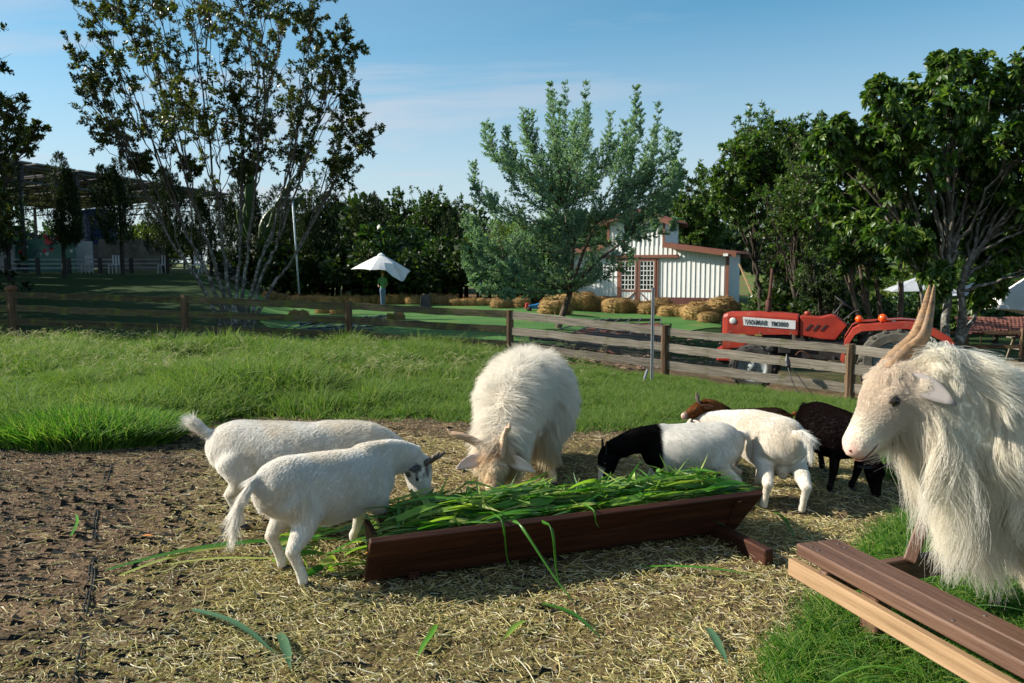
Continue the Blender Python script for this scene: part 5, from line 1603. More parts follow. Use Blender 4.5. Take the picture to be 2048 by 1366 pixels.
    prof = [(-.60, .98), (-.60, 1.36), (-.95, 1.335), (-1.12, 1.38), (-1.22, 1.37), (-1.42, 1.20), (-1.22, .92), (-.95, .93), (-.72, .97)]
    m = MB(); m.prism([(x, z) for x, z in prof], -.24, .24)
    cowl = part(m, 'dash_cowl', red, bevel=.018)
    m = MB()
    for k in range(3):
        x = -.78 - k * .13
        m.add([(x, cs * .242, 1.20), (x - .04, cs * .242, 1.20), (x + .05, cs * .242, 1.09), (x + .09, cs * .242, 1.09), (x, cs * .252, 1.20), (x - .04, cs * .252, 1.20), (x + .05, cs * .252, 1.09), (x + .09, cs * .252, 1.09)], [[0, 1, 2, 3], [4, 5, 6, 7], [0, 1, 5, 4], [1, 2, 6, 5], [2, 3, 7, 6], [3, 0, 4, 7]])
    sl = part(m, 'vent_slot', engine, par=cowl)
    m = MB(); m.lathe([(.045, 0), (.055, .02), (.055, .06), (.04, .07), (.001, .07)], 16, Matrix.Translation((-.72, 0, 1.36))); part(m, 'fuel_cap', red, True)
    # exhaust
    m = MB(); m.tube([(-.02 + .0, .05, 1.38), (-.02, .05, 1.62)], .055, n=14); m.tube([(-.02, .05, 1.60), (-.04, .05, 1.72), (-.07, .05, 2.22)], [.04, .03, .027], n=12)
    part(m, 'exhaust_pipe', rust, True)
    # steering wheel
    M = Matrix.Translation((-1.34, 0, 1.60)) @ Matrix.Rotation(R(-38), 4, 'Y')
    m = MB(); pts = [M @ Vector((.19 * math.cos(a), .19 * math.sin(a), 0)) for a in np.linspace(0, 2 * math.pi, 25)]
    m.tube([tuple(p_) for p_ in pts], .014, n=8, cap=False)
    for a in (0.5, 2.6, 4.7): m.bar(M @ Vector((0, 0, -.02)), M @ Vector((.19 * math.cos(a), .19 * math.sin(a), 0)), .025, .012)
    m.tube([tuple(M @ Vector((0, 0, -.03))), tuple(M @ Vector((0, 0, .02)))], .035, n=10)
    m.tube([tuple(M @ Vector((0, 0, 0))), (-1.12, 0, 1.30)], .022, n=8)
    part(m, 'steering_wheel', engine, True)
    m = MB(); m.tube([(-1.30, .12, 1.25), (-1.52, .16, 1.45)], .01, n=6); m.tube([(-1.52, .16, 1.45), (-1.60, .17, 1.47)], .018, n=8); part(m, 'lever', engine)
    # seat
    m = MB(); m.box((-1.98, 0, 1.02), (.42, .44, .08)); m.box((-2.20, 0, 1.16), (.08, .42, .28)); part(m, 'seat', engine, bevel=.03)
    # rear fenders
    for sd in (-1, 1):
        V = []; Fs = []
        arc = [(-1.32, .62), (-1.38, .95), (-1.50, 1.17), (-1.62, 1.245), (-2.35, 1.31), (-2.60, 1.29), (-3.0, 1.08), (-3.08, .98)]
        k = len(arc)
        for y in (sd * .36, sd * .76):
            for x, z in arc: V.append((x, y, z))
        for y in (sd * .36, sd * .76):
            for x, z in arc: V.append((x, y, z - .02))
        for i in range(k - 1):
            Fs.append([i, i + 1, k + i + 1, k + i]); Fs.append([2 * k + i, 3 * k + i, 3 * k + i + 1, 2 * k + i + 1])
            Fs.append([k + i, k + i + 1, 3 * k + i + 1, 3 * k + i]); Fs.append([i, 2 * k + i, 2 * k + i + 1, i + 1])
        # outer lip turned down
        b0 = len(V)
        inner = [(x * .94 - .125, z * .93 - .02) for x, z in arc]
        for (x, z), (xi, zi) in zip(arc, inner): V += [(x, sd * .762, z), (xi, sd * .775, zi), (xi, sd * .755, zi)]
        for i in range(k - 1):
            a = b0 + i * 3; Fs.append([a, a + 3, a + 4, a + 1]); Fs.append([a + 1, a + 4, a + 5, a + 2]); Fs.append([a + 2, a + 5, a + 3, a])
        fe = part(MB().add(V, Fs), 'rear_fender', red)
    # chrome handle and lamps on the near fender
    m = MB(); m.tube(spline([(-1.95, .60, 1.29), (-1.97, .60, 1.33), (-2.25, .60, 1.36), (-2.48, .60, 1.35), (-2.50, .60, 1.31)], 14), .010, n=6); part(m, 'grab_rail', chrome, True)
    for x, y, z, s_ in ((-1.60, .48, 1.25, 1.0), (-1.98, .58, 1.28, 1.15)):
        m = MB(); m.tube([(x, y, z), (x, y, z + .05)], .02, n=8)
        st = part(m, 'lamp_stalk', engine)
        m = MB(); m.lathe([(.001, -.065 * s_), (.045 * s_, -.05 * s_), (.068 * s_, 0), (.045 * s_, .05 * s_), (.001, .065 * s_)], 16, Matrix.Translation((x, y, z + .085)))
        l_ = bpy.data.objects.new('turn_lamp', m.mesh('turn_lamp', orange, True)); COL.objects.link(l_); l_.parent = st
    for y in (.60, -.60): wheel_parts(root, 'front_wheel', (.18, y, .41), .42, .22, .26, .025, 16, rubber, side=1 if y > 0 else -1)
    for y in (.62, -.62): wheel_parts(root, 'rear_wheel', (-2.20, y, .60), .61, .34, .34, .045, 16, dusty, side=1 if y > 0 else -1)
    # lower linkage and step
    m = MB(); m.box((-1.2, .42, .50), (.36, .28, .03)); m.bar((-1.2, .35, .5), (-1.2, .2, .62), .04, .04); part(m, 'footplate', engine)
    m = MB(); m.tube(spline([(-.55, .26, .62), (-.62, .28, .70), (-.75, .28, .66), (-.85, .26, .55)], 10), .014, n=6); part(m, 'bent_lever', rust, True)
    return root
tractor()
# ------------------------------------------------------------------ trees
def tree_obj(name, base, label, group=None):
    return empty(name, base, label, 'tree', group)

def leaves_mesh(name, P, A, Nn, L, W, mat, parent, fold=0.0, shape='diamond'):
    """P base points, A axis dirs, Nn approx normals, L length, W width"""
    A = norm(A); S = norm(np.cross(A, Nn)); U = np.cross(S, A)
    L = L[:, None]; W = W[:, None]
    n = len(P)
    if shape == 'diamond':
        V = np.stack([P, P + A * L * .45 + S * W * .5 + U * W * fold, P + A * L, P + A * L * .45 - S * W * .5 + U * W * fold], 1)
        q = np.arange(n * 4).reshape(n, 4)
        if fold:
            F_ = np.concatenate([q[:, [0, 1, 2]], q[:, [0, 2, 3]]])
            o = link(name, npmesh(name, V.reshape(-1, 3), F_, mat, False))
        else: o = link(name, npmesh(name, V.reshape(-1, 3), q, mat, False))
    else:   # long leaf, two folded halves, drooping tip
        D = np.array([0, 0, -1.0])
        m1 = P + A * L * .38 + D * L * .02; m2 = P + A * L * .72 + D * L * .09; tip = P + A * L * .97 + D * L * .22
        V = np.stack([P, m1 + S * W * .5 + U * W * fold, m2 + S * W * .42 + U * W * fold, tip, m2 - S * W * .42 + U * W * fold, m1 - S * W * .5 + U * W * fold, m1, m2], 1)
        b = np.arange(n)[:, None] * 8
        F_ = np.concatenate([b + np.array([[0, 1, 6]]), b + np.array([[0, 6, 5]]), b + np.array([[1, 2, 7]]), b + np.array([[1, 7, 6]]), b + np.array([[5, 6, 7]]), b + np.array([[5, 7, 4]]), b + np.array([[2, 3, 7]]), b + np.array([[4, 7, 3]])])
        o = link(name, npmesh(name, V.reshape(-1, 3), F_, mat, True))
    o.matrix_basis = Matrix.Identity(4)
    return adopt(o, parent)

def wood_mesh(name, lines, radii, ns, mat, parent):
    V, Fq = polytubes(lines, radii, ns)
    return adopt(link(name, npmesh(name, V, Fq, mat, True)), parent)

bark_lichen = surface('bark_lichen', [(.35, (.10, .085, .065)), (.5, (.26, .25, .21)), (.62, (.50, .51, .46))], scale=(1, 1, .6), nscale=6, detail=6, rough=.95, bump=.9, bscale=20)
bark_brown = surface('bark_brown', [(.3, (.05, .035, .025)), (.6, (.12, .09, .065)), (.8, (.24, .21, .17))], scale=(1, 1, .4), nscale=7, detail=6, rough=.95, bump=.9, bscale=25)
def bark_by_height():
    m, t = newmat('bark_pale_below')
    out = t.nodes.new('ShaderNodeOutputMaterial'); b = t.nodes.new('ShaderNodeBsdfPrincipled'); t.links.new(b.outputs[0], out.inputs[0])
    tcn = t.nodes.new('ShaderNodeTexCoord'); n_ = node(t, 'ShaderNodeTexNoise', Scale=9.0, Detail=8, Roughness=.7); t.links.new(tcn.outputs['Object'], n_.inputs[0])
    pale = ramp(t, n_.outputs[0], [(.38, (.05, .042, .032)), (.52, (.12, .11, .09)), (.66, (.38, .39, .35))]); dark = ramp(t, n_.outputs[0], [(.3, (.035, .026, .018)), (.6, (.09, .07, .05)), (.8, (.18, .16, .13))])
    sp = t.nodes.new('ShaderNodeSeparateXYZ'); t.links.new(tcn.outputs['Object'], sp.inputs[0])
    mr = node(t, 'ShaderNodeMapRange'); mr.inputs['From Min'].default_value = 1.8; mr.inputs['From Max'].default_value = 3.6; t.links.new(sp.outputs['Z'], mr.inputs[0])
    t.links.new(mixrgb(t, mr.outputs[0], pale.outputs[0], dark.outputs[0]), b.inputs['Base Color']); b.inputs['Roughness'].default_value = .95
    bp = node(t, 'ShaderNodeBump', Strength=.9, Distance=.02); t.links.new(n_.outputs[0], bp.inputs['Height']); t.links.new(bp.outputs[0], b.inputs['Normal'])
    return m
bark_two = bark_by_height()
bark_dark = surface('bark_dark', [(.3, (.02, .016, .012)), (.7, (.07, .055, .04))], nscale=9, rough=.95, bump=.6)

def wiggle(p0, p1, k, amp, rr, sag=0.0):
    p0 = np.asarray(p0, float); p1 = np.asarray(p1, float)
    L = np.linalg.norm(p1 - p0); t = np.linspace(0, 1, k)[:, None]
    off = np.cumsum(rr.normal(0, 1, (k, 3)), 0); off -= off[0] + (off[-1] - off[0]) * t
    return p0 + (p1 - p0) * t + off * amp * L / k + np.array([0, 0, 1.0]) * sag * L * np.sin(np.pi * t)

def lobe_tree(name, base, label, lobes, stems, leafmat_, bark, leaf=(.09, .045), n_twig=26, per_twig=26, seed=1, group=None, shape='diamond', fold=.0, r0=.12, depth_spread=1.0, twig=.55,
              tuft=False, up=.3, bark_twig=None, leafdroop=.0, bare=0, twigr=.008, bole=0.0, gap=1.0):
    """lobes: list of (x, y, z, r); stems: number of main stems; each lobe has a limb from a stem, branches and leafy twigs"""
    rr = np.random.default_rng(seed)
    base = np.asarray(base, float)
    root = tree_obj(name, Vector(base), label, group)
    lobes = np.asarray(lobes, float)
    order = rr.permutation(len(lobes))
    cx = lobes[:, 0]
    lines = []; rad = []; ns = []
    LP = []; LA = []
    # stems: cluster lobes by angle round the base
    key = np.argsort(np.arctan2(lobes[:, 0] - base[0], np.maximum(lobes[:, 2] - base[2], .3)))
    groups = np.array_split(key, stems)
    for gi, g in enumerate(groups):
        if len(g) == 0: continue
        cen = lobes[g].mean(0)[:3]
        b = base + np.array([(gi - (stems - 1) / 2) * r0 * gap, rr.normal(0, r0 * .8), -.15])
        low = lobes[g][:, 2].min()
        mid = b + (cen - b) * (.45 if stems > 1 else .38) + np.array([(b[0] - base[0]) * .5, 0, 0])
        mid[2] = max(mid[2], b[2] + (low - b[2]) * .45)
        ctl = np.array([b, b + (mid - b) * .5 + np.array([(b[0] - base[0]) * .2, 0, np.linalg.norm(mid - b) * .10]), mid, cen])
        if bole:
            ctl = np.array([b, b + [(b[0] - base[0]) * .25, 0, bole * .5], b + [(b[0] - base[0]) * .55, 0, bole], cen])
        P = spline(ctl, 18); P[1:-1] += rr.normal(0, .012, (16, 3)) * np.linalg.norm(cen - b) * .25
        lines.append(P); rad.append(np.linspace(r0, r0 * .28, 18)); ns.append(8)
        for li in g:
            c = lobes[li, :3]; R_ = lobes[li, 3]
            # limb leaves the stem at a lower point
            dist = np.linalg.norm(P - c, axis=1); k = int(np.clip(np.argmin(dist) - rr.integers(3, 7), 4, 15))
            s0 = P[k]
            L1 = spline(np.array([s0, s0 + (c - s0) * .5 + np.array([0, 0, .08]) * np.linalg.norm(c - s0) + rr.normal(0, .05, 3), c + np.array([0, 0, R_ * .5])]), 12)
            L1[1:-1] += rr.normal(0, .012, (10, 3)) * np.linalg.norm(c - s0)
            rl = rad[-1][0] if False else np.interp(k, [0, 17], [r0, r0 * .28]) * .62
            lines.append(L1); rad.append(np.linspace(rl, max(.012, rl * .25), 12)); ns.append(6)
            nb = max(3, int(n_twig * .3))
            for bi in range(nb):
                s1 = L1[rr.integers(4, 12)]
                v = rr.normal(0, 1, 3); v /= np.linalg.norm(v); v[1] *= depth_spread
                e = c + v * R_ * rr.uniform(.55, .95) + np.array([0, 0, up * R_])
                B = wiggle(s1, e, 8, .25, rr, .05)
                lines.append(B); rad.append(np.linspace(max(.012, rl * .35), twigr, 8)); ns.append(4)
                for ti in range(max(2, int(n_twig / nb))):
                    s2 = B[rr.integers(2, 8)]
                    v = rr.normal(0, 1, 3); v /= np.linalg.norm(v); v = v + (e - c) / max(R_, .1) * .7 + np.array([0, 0, up]); v /= np.linalg.norm(v)
                    T = wiggle(s2, s2 + v * R_ * twig * rr.uniform(.6, 1.2), 7, .3, rr)
                    lines.append(T); rad.append(np.linspace(twigr, twigr * .4, 7)); ns.append(3)
                    m = per_twig
                    u_ = rr.random(m) ** (.45 if tuft else .8)
                    u_ = np.clip(u_, 0, .999) * 6; ii = u_.astype(int); ff = (u_ - ii)[:, None]
                    pp = T[ii] * (1 - ff) + T[ii + 1] * ff
                    td = norm(T[-1] - T[0])
                    d = rr.normal(0, 1, (m, 3)); d -= td * (d @ td)[:, None]; d = norm(d) * 1.0 + td * (.55 if not tuft else .35) + np.array([0, 0, -leafdroop])
                    LP.append(pp + rr.normal(0, .012, (m, 3))); LA.append(norm(d))
            for bi in range(bare):
                v = rr.normal(0, 1, 3); v[2] = abs(v[2]) + .8; v /= np.linalg.norm(v)
                T = wiggle(c + v * R_ * .5, c + v * R_ * rr.uniform(1.2, 1.7), 6, .15, rr)
                lines.append(T); rad.append(np.linspace(twigr, .002, 6)); ns.append(3)
    LP = np.concatenate(LP); LA = np.concatenate(LA); n = len(LP)
    Nn = norm(rr.normal(0, .7, (n, 3)) + np.array([0, 0, 1.0]))
    Ls = leaf[0] * rr.uniform(.6, 1.25, n); Ws = leaf[1] * rr.uniform(.7, 1.2, n)
    wood_mesh('trunk', lines, rad, ns, bark, root)
    leaves_mesh('crown', LP, LA, Nn, Ls, Ws, leafmat_, root, fold=fold, shape=shape)
    return root

def lobes_px(lst, d, spread, seed):
    rr = np.random.default_rng(seed); out = []
    for px, py, r in lst:
        dd = d + rr.uniform(-spread, spread)
        p = ptd(px, py, dd); out.append((p.x, p.y, p.z, r / F * dd))
    return out

olive = leafmat('leaf_olive', [(.016, .030, .005), (.040, .060, .009), (.080, .092, .014), (.14, .125, .024)], trans=.35, rough=.32, spec=.6)
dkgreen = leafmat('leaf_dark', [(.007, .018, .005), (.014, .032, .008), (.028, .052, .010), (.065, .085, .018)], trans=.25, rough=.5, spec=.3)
silverl = leafmat('leaf_silver', [(.085, .165, .13), (.13, .235, .175), (.18, .29, .21), (.25, .35, .20), (.11, .195, .16)], trans=.42, rough=.55, spec=.3)
glossy = leafmat('leaf_glossy', [(.010, .028, .006), (.020, .052, .009), (.042, .088, .014), (.10, .145, .028)], trans=.3, rough=.42, spec=.4)
cyp = leafmat('leaf_cypress', [(.005, .014, .005), (.011, .026, .008), (.022, .042, .010), (.06, .062, .016)], trans=.15, rough=.6, spec=.2)
sunny = leafmat('leaf_sunny', [(.016, .042, .008), (.035, .085, .013), (.07, .135, .02), (.16, .21, .04)], trans=.35, rough=.42, spec=.4)  # brighter copy of the glossy green, sunlight put into the leaf colour
yellowg = leafmat('leaf_yellowish', [(.05, .09, .012), (.09, .13, .02), (.15, .17, .03)], trans=.35, rough=.4, spec=.4)

# 1 vase shaped multi-stem tree, left
main_l = [(210, 60, 42), (300, 65, 62), (400, 40, 66), (500, 55, 66), (590, 60, 60), (655, 110, 56), (690, 185, 48), (620, 200, 62), (250, 165, 58), (200, 215, 46), (240, 270, 48), (345, 160, 68), (455, 170, 66),
          (555, 270, 46), (320, 285, 54), (440, 275, 56), (545, 150, 62), (705, 265, 42), (735, 290, 34), (690, 345, 40), (185, 130, 32), (615, 315, 36), (285, 330, 26), (380, 240, 56), (500, 250, 50), (700, 120, 36), (640, 40, 46), (330, 5, 50), (550, -10, 60), (430, -50, 60), (250, 20, 40), (500, 340, 30), (390, 340, 24)]
lobe_tree('broadleaf_tree', ptd(472, 668, 22), 'tall vase-shaped tree with many thin lichened stems and sparse olive leaves, left of the middle', lobes_px(main_l, 22, 1.8, 4), 9, olive, bark_two,
          leaf=(.108, .054), n_twig=36, per_twig=60, seed=11, r0=.062, gap=.9, twig=.75, up=.25, bare=2, fold=.15)
# 2 edge tree, trunk outside the frame on the left
edge_l = [(10, 140, 30), (28, 215, 34), (-20, 230, 50), (60, 230, 24), (95, 270, 18), (-60, 120, 70), (-110, 200, 80), (-70, 300, 80), (5, 390, 32), (-60, 420, 60), (20, 460, 34), (-160, 80, 90), (-220, 180, 100), (-230, 320, 90), (-150, 0, 90), (-30, 500, 30), (-120, 380, 80), (60, 275, 12), (-260, 60, 90), (-330, 240, 100), (-300, 400, 80)]
lobe_tree('broadleaf_tree', ptd(-210, 700, 19.5), 'dark leafy tree cut off by the left edge, twigs reaching into the sky', lobes_px(edge_l, 19.5, 1.6, 5), 5, olive, bark_dark,
          leaf=(.12, .06), n_twig=34, per_twig=34, seed=12, r0=.12, twig=.6, up=.15, bare=1, fold=.15)

# 3 silver-green plume tree, middle
def plume_tree():
    rr = np.random.default_rng(31); d0 = 24.0
    base = np.array(ptd(1108, 668, d0))
    root = tree_obj('silver_tree', Vector(base), 'silver-green feathery tree with upright plumes on a slanting trunk, in front of the white barn')
    plumes = [(972, 250, 26), (948, 330, 22), (1012, 262, 20), (1050, 228, 28), (1100, 172, 22), (1128, 170, 20), (1168, 168, 24), (1150, 230, 30), (1110, 260, 34), (1215, 232, 26), (1268, 178, 22), (1245, 250, 28), (1310, 208, 20), (1350, 270, 20), (1330, 262, 18),
              (1020, 330, 34), (985, 400, 30), (1080, 320, 34), (1180, 310, 34), (1290, 300, 30), (1320, 360, 26), (1345, 330, 18), (1160, 430, 34), (1090, 440, 34), (950, 440, 26), (1040, 420, 36), (1120, 380, 40), (1200, 400, 36), (1260, 400, 32), (930, 500, 18), (960, 520, 20), (1010, 500, 30), (1060, 500, 28), (1130, 470, 30), (1190, 480, 30), (1250, 470, 26), (1310, 440, 24), (1000, 540, 18), (1200, 530, 14), (1348, 440, 14), (930, 430, 18)]
    lines = []; rad = []; ns = []; LP = []; LA = []
    fork = np.array(ptd(1140, 585, d0))
    T0 = spline(np.array([base - [0, 0, .2], base + (fork - base) * .5 + [.03, 0, 0], fork]), 10); lines.append(T0); rad.append(np.linspace(.115, .085, 10)); ns.append(10)
    heads = []
    for px, py, dd in ((1075, 470, .5), (1190, 450, -.6), (1010, 520, .9), (1250, 480, .3), (1130, 420, 0), (1150, 470, -1.1)):
        h = np.array(ptd(px, py, d0 + dd)); heads.append(h)
        L1 = spline(np.array([fork, fork * .5 + h * .5 + [0, 0, .15], h]), 12); lines.append(L1); rad.append(np.linspace(.065, .03, 12)); ns.append(7)
    heads = np.array(heads)
    for rep in range(3):
        for px, py, r in plumes:
            if rep and rr.random() < .15: continue
            if rep and px > 1180 and py > 380 and rr.random() < .6: continue
            dd = rr.uniform(-2.2, 2.2)
            tip = np.array(ptd(px + rr.uniform(-14, 14) * (rep > 0), py + (rr.uniform(0, 60) if rep else 0), d0 + dd))
            dz_ = tip[2] - heads[:, 2]
            h = heads[np.argmin(np.linalg.norm(heads - tip, axis=1) + rr.random(len(heads)) * .5 + (dz_ < .8) * 50)] if (dz_ > .8).any() else fork
            out = tip - h; out[2] *= .25
            L = np.linalg.norm(tip - h)
            P = spline(np.array([h, h + out * .60 + (tip - h) * [0, 0, .28], tip - (tip - h) * [0, 0, .32] - out * .06, tip]), 22)
            P[1:-1] += rr.normal(0, .02, (20, 3))
            lines.append(P); rad.append(np.linspace(.022, .004, 22)); ns.append(5)
            R_ = r / F * d0
            seg = np.linalg.norm(np.diff(P, axis=0), axis=1).sum()
            ntw = int(seg * 26)
            for k in range(ntw):
                t = .06 + .94 * rr.random() ** .85; i = min(20, int(t * 21)); s = P[i]
                dirp = norm(P[min(21, i + 1)] - P[i - 1])
                v = rr.normal(0, 1, 3); v -= dirp * (v @ dirp); v = norm(v)
                l = R_ * (1.15 - .85 * t ** 1.3) * rr.uniform(.6, 1.2) + .05
                e = s + (v * .72 + dirp * .70 + np.array([0, 0, .15])) * l
                lines.append(np.array([s, s * .5 + e * .5 + [0, 0, .01], e])); rad.append(np.array([.006, .005, .003])); ns.append(3)
                m = int(9 + l * 34); u_ = rr.random(m)[:, None]
                LP.append(s + (e - s) * u_ + rr.normal(0, .012, (m, 3))); 
                a = rr.normal(0, 1, (m, 3)) * .8 + (e - s) / (l + 1e-3) * .9; LA.append(norm(a))
    LP = np.concatenate(LP); LA = np.concatenate(LA); n = len(LP)
    wood_mesh('trunk', lines, rad, ns, bark_brown, root)
    leaves_mesh('crown', LP, LA, norm(rr.normal(0, 1, (n, 3))), rr.uniform(.045, .085, n), rr.uniform(.028, .046, n), silverl, root)
    print('silver leaves', n)
plume_tree()

# 4 big glossy-leaved tree, right
big_r = [(1640, 300, 40), (1680, 255, 40), (1810, 180, 36), (1900, 130, 36), (1720, 350, 46), (1650, 430, 36), (1890, 450, 44), (1960, 350, 50), (1745, 170, 34), (1720, 235, 36), (1775, 235, 44), (1830, 290, 56), (1880, 210, 52), (1940, 150, 50), (1985, 190, 60), (2040, 140, 60), (2090, 220, 80), (1940, 270, 66), (2020, 290, 70), (1860, 350, 60), (1770, 320, 48), (1690, 310, 36), (1660, 370, 30), (1710, 400, 44),
         (1780, 410, 50), (1840, 440, 50), (1930, 380, 60), (2030, 400, 60), (1990, 440, 50), (1760, 470, 36), (1820, 500, 36), (1700, 440, 30), (2080, 440, 60), (2050, 500, 50), (2110, 340, 70), (2160, 250, 90), (2170, 420, 80), (1950, 490, 30), (1640, 280, 24), (2120, 540, 46), (1860, 110, 24), (1980, 570, 30), (2200, 120, 80), (1880, 540, 22)]
big_r = [(a, b_ + (32 if b_ < 260 else 8), c) for a, b_, c in big_r]
lobe_tree('glossy_tree', ptd(1893, 765, 17.0), 'large dark glossy-leaved tree with three pale lichen-covered trunks at the right edge', lobes_px(big_r, 17, 1.5, 9), 3, sunny, bark_two,
          leaf=(.185, .08), n_twig=44, per_twig=32, seed=21, bole=2.7, r0=.115, gap=2.4, shape='long', fold=.10, twig=.5, tuft=True, up=.2, leafdroop=.25)
# ------------------------------------------------------------------ trees and hedges behind
def blob(name, px, base_py, d, lst, label, mat, seed, leaf=(.16, .09), stems=2, tw=26, pt=30, spread=1.5, group=None, bark=None, **kw):
    b = ptd(px, base_py, d)
    b.z = gz1(b.x, b.y)
    return lobe_tree(name, b, label, lobes_px(lst, d, spread, seed), stems, mat, bark or bark_dark, leaf=leaf, n_twig=tw, per_twig=pt, seed=seed, r0=.13, twig=.65, up=.1, group=group, twigr=.012, **kw)

def fill(cx, cy, w, h, r, seed, n):
    rr = random.Random(seed); out = []
    for i in range(n):
        a = rr.uniform(0, 6.283); k = rr.random() ** .5
        out.append((cx + math.cos(a) * k * w / 2, cy + math.sin(a) * k * h / 2, r * rr.uniform(.8, 1.2)))
    return out
G = 'trees closing the far side of the green'
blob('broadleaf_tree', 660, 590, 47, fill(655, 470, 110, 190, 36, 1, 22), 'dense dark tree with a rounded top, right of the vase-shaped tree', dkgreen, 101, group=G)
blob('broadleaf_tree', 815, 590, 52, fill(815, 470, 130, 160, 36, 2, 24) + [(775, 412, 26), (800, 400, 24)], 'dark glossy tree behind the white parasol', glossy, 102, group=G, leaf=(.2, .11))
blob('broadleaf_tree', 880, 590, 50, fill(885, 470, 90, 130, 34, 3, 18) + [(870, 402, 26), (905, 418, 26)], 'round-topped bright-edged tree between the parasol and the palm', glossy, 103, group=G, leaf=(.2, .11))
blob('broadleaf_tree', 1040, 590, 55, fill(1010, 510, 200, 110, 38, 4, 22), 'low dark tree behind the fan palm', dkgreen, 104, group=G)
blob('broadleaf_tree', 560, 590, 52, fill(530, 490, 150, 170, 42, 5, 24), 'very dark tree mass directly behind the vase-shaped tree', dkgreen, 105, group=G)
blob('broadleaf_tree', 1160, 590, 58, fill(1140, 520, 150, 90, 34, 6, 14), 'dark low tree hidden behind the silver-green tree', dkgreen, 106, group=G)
G2 = 'trees behind the barn and the tractor'
blob('broadleaf_tree', 1530, 600, 33, fill(1545, 350, 190, 180, 44, 7, 34) + [(1455, 320, 28), (1500, 285, 30), (1560, 275, 30), (1610, 290, 30), (1440, 360, 22), (1420, 390, 30), (1450, 420, 34), (1480, 380, 34), (1620, 270, 34), (1650, 330, 40)], 'tall bushy green tree rising behind the right end of the barn', sunny, 107, group=G2, leaf=(.19, .09), stems=2, tw=30)
blob('broadleaf_tree', 1400, 600, 44, fill(1395, 430, 100, 120, 30, 8, 30) + [(1390, 350, 22), (1360, 410, 20), (1350, 430, 18), (1370, 370, 22), (1420, 370, 28), (1365, 450, 22)], 'smaller green tree showing above the barn roof', sunny, 108, group=G2, leaf=(.18, .09))
blob('broadleaf_tree', 1600, 600, 30, fill(1610, 420, 170, 240, 42, 9, 40), 'fine-leaved green tree between the barn and the big glossy tree', sunny, 109, group=G2, leaf=(.12, .05))
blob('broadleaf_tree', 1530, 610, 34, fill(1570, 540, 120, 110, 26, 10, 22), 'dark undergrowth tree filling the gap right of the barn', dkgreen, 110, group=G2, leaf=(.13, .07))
blob('broadleaf_tree', 1775, 640, 21.5, [(1735, 500, 30), (1700, 470, 34), (1780, 480, 32), (1820, 460, 30), (1750, 540, 20), (1665, 500, 26), (1720, 430, 30), (1690, 530, 16)], 'multi-stemmed young tree with hanging leaves behind the tractor', glossy, 111, stems=4, leaf=(.2, .10), spread=.6, bark=bark_brown)
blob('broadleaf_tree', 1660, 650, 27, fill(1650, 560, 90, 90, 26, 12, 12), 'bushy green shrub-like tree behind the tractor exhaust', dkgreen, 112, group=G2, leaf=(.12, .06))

# cypresses
def cypress(px, top, bot, wpx, d, label, seed, n=26000, lean=0, group=None, bare_foot=True, trunk_py=None, tips=3):
    rr = np.random.default_rng(seed)
    b = ptd(px, bot + 14, d); t = ptd(px, top, d); H = t.z - b.z; W = wpx / F * d * 1.2
    g = gz1(b.x, b.y)
    root = tree_obj('cypress_tree', Vector((b.x, b.y, g)), label, group)
    P = []; A = []; 
    cols = [(0, 0, 1.0, 1.0)] + [(rr.uniform(-.3, .3) * W, rr.uniform(-.3, .3) * W, rr.uniform(.72, .93), .55) for _ in range(tips)]
    per = n // len(cols)
    for ox, oy, hh, ww in cols:
        ns_ = per // 26
        for k in range(ns_):
            u = rr.random() ** .85
            R_ = W / 2 * ww * (np.interp(u, [0, .12, .4, .8, 1], [.55, .95, 1.0, .5, .04])) * (.82 + .36 * vnoise(np.array([u * 9 + ox * 3, ox, oy]), 1.0))
            a = rr.random() * 6.283; rad_ = R_ * rr.random() ** .35
            c = np.array([b.x + ox + math.cos(a) * rad_, b.y + oy + math.sin(a) * rad_, b.z + u * H * hh])
            dr = norm(np.array([math.cos(a) * .45, math.sin(a) * .45, 1.0]))
            m = 26
            l = .45 * (1 - .4 * u) * (H / 5)
            s = rr.random(m)[:, None]
            P.append(c + dr * s * l + rr.normal(0, .05 * H / 5, (m, 3)) * (1.1 - s)); A.append(norm(dr + rr.normal(0, .35, (m, 3))))
    P = np.concatenate(P); A = np.concatenate(A); m = len(P)
    leaves_mesh('crown', P, A, norm(rr.normal(0, 1, (m, 3))), rr.uniform(.08, .18, m) * H / 5, rr.uniform(.02, .045, m) * H / 5, cyp, root)
    wood_mesh('trunk', [np.array([[b.x, b.y, g - .1], [b.x + .02, b.y, b.z + H * .3], [b.x, b.y, b.z + H * .8]])], [np.array([.10, .08, .03])], [8], bark_dark, root)
GC = 'cypress row in front of the shelter'
cypress(132, 318, 485, 62, 38, 'dark cypress standing second from the left edge before the shelter', 1, group=GC)
cypress(22, 305, 500, 70, 36, 'dark cypress at the left edge partly behind the edge tree', 2, group=GC)
cypress(248, 325, 480, 84, 40, 'broad dark cypress with two tops, third along the shelter', 3, group=GC, n=26000)
cypress(338, 345, 500, 66, 42, 'narrow cypress left of the vase-shaped tree\'s stems', 4, group=GC)
cypress(425, 370, 520, 76, 44, 'cypress behind the left stems of the vase-shaped tree', 5, group=GC)
GD = 'cypresses along the hay bales'
cypress(618, 405, 590, 90, 43, 'broad green cypress beside the thin lamp pole', 6, group=GD, n=24000)
cypress(745, 395, 585, 78, 45, 'pointed cypress just behind the white parasol', 7, group=GD, n=24000)
cypress(895, 430, 590, 60, 46, 'thin-topped cypress right of the parasol', 8, group=GD, n=16000)
cypress(560, 380, 560, 70, 46, 'dark cypress behind the right stems of the vase-shaped tree', 9, group=GD, n=16000)
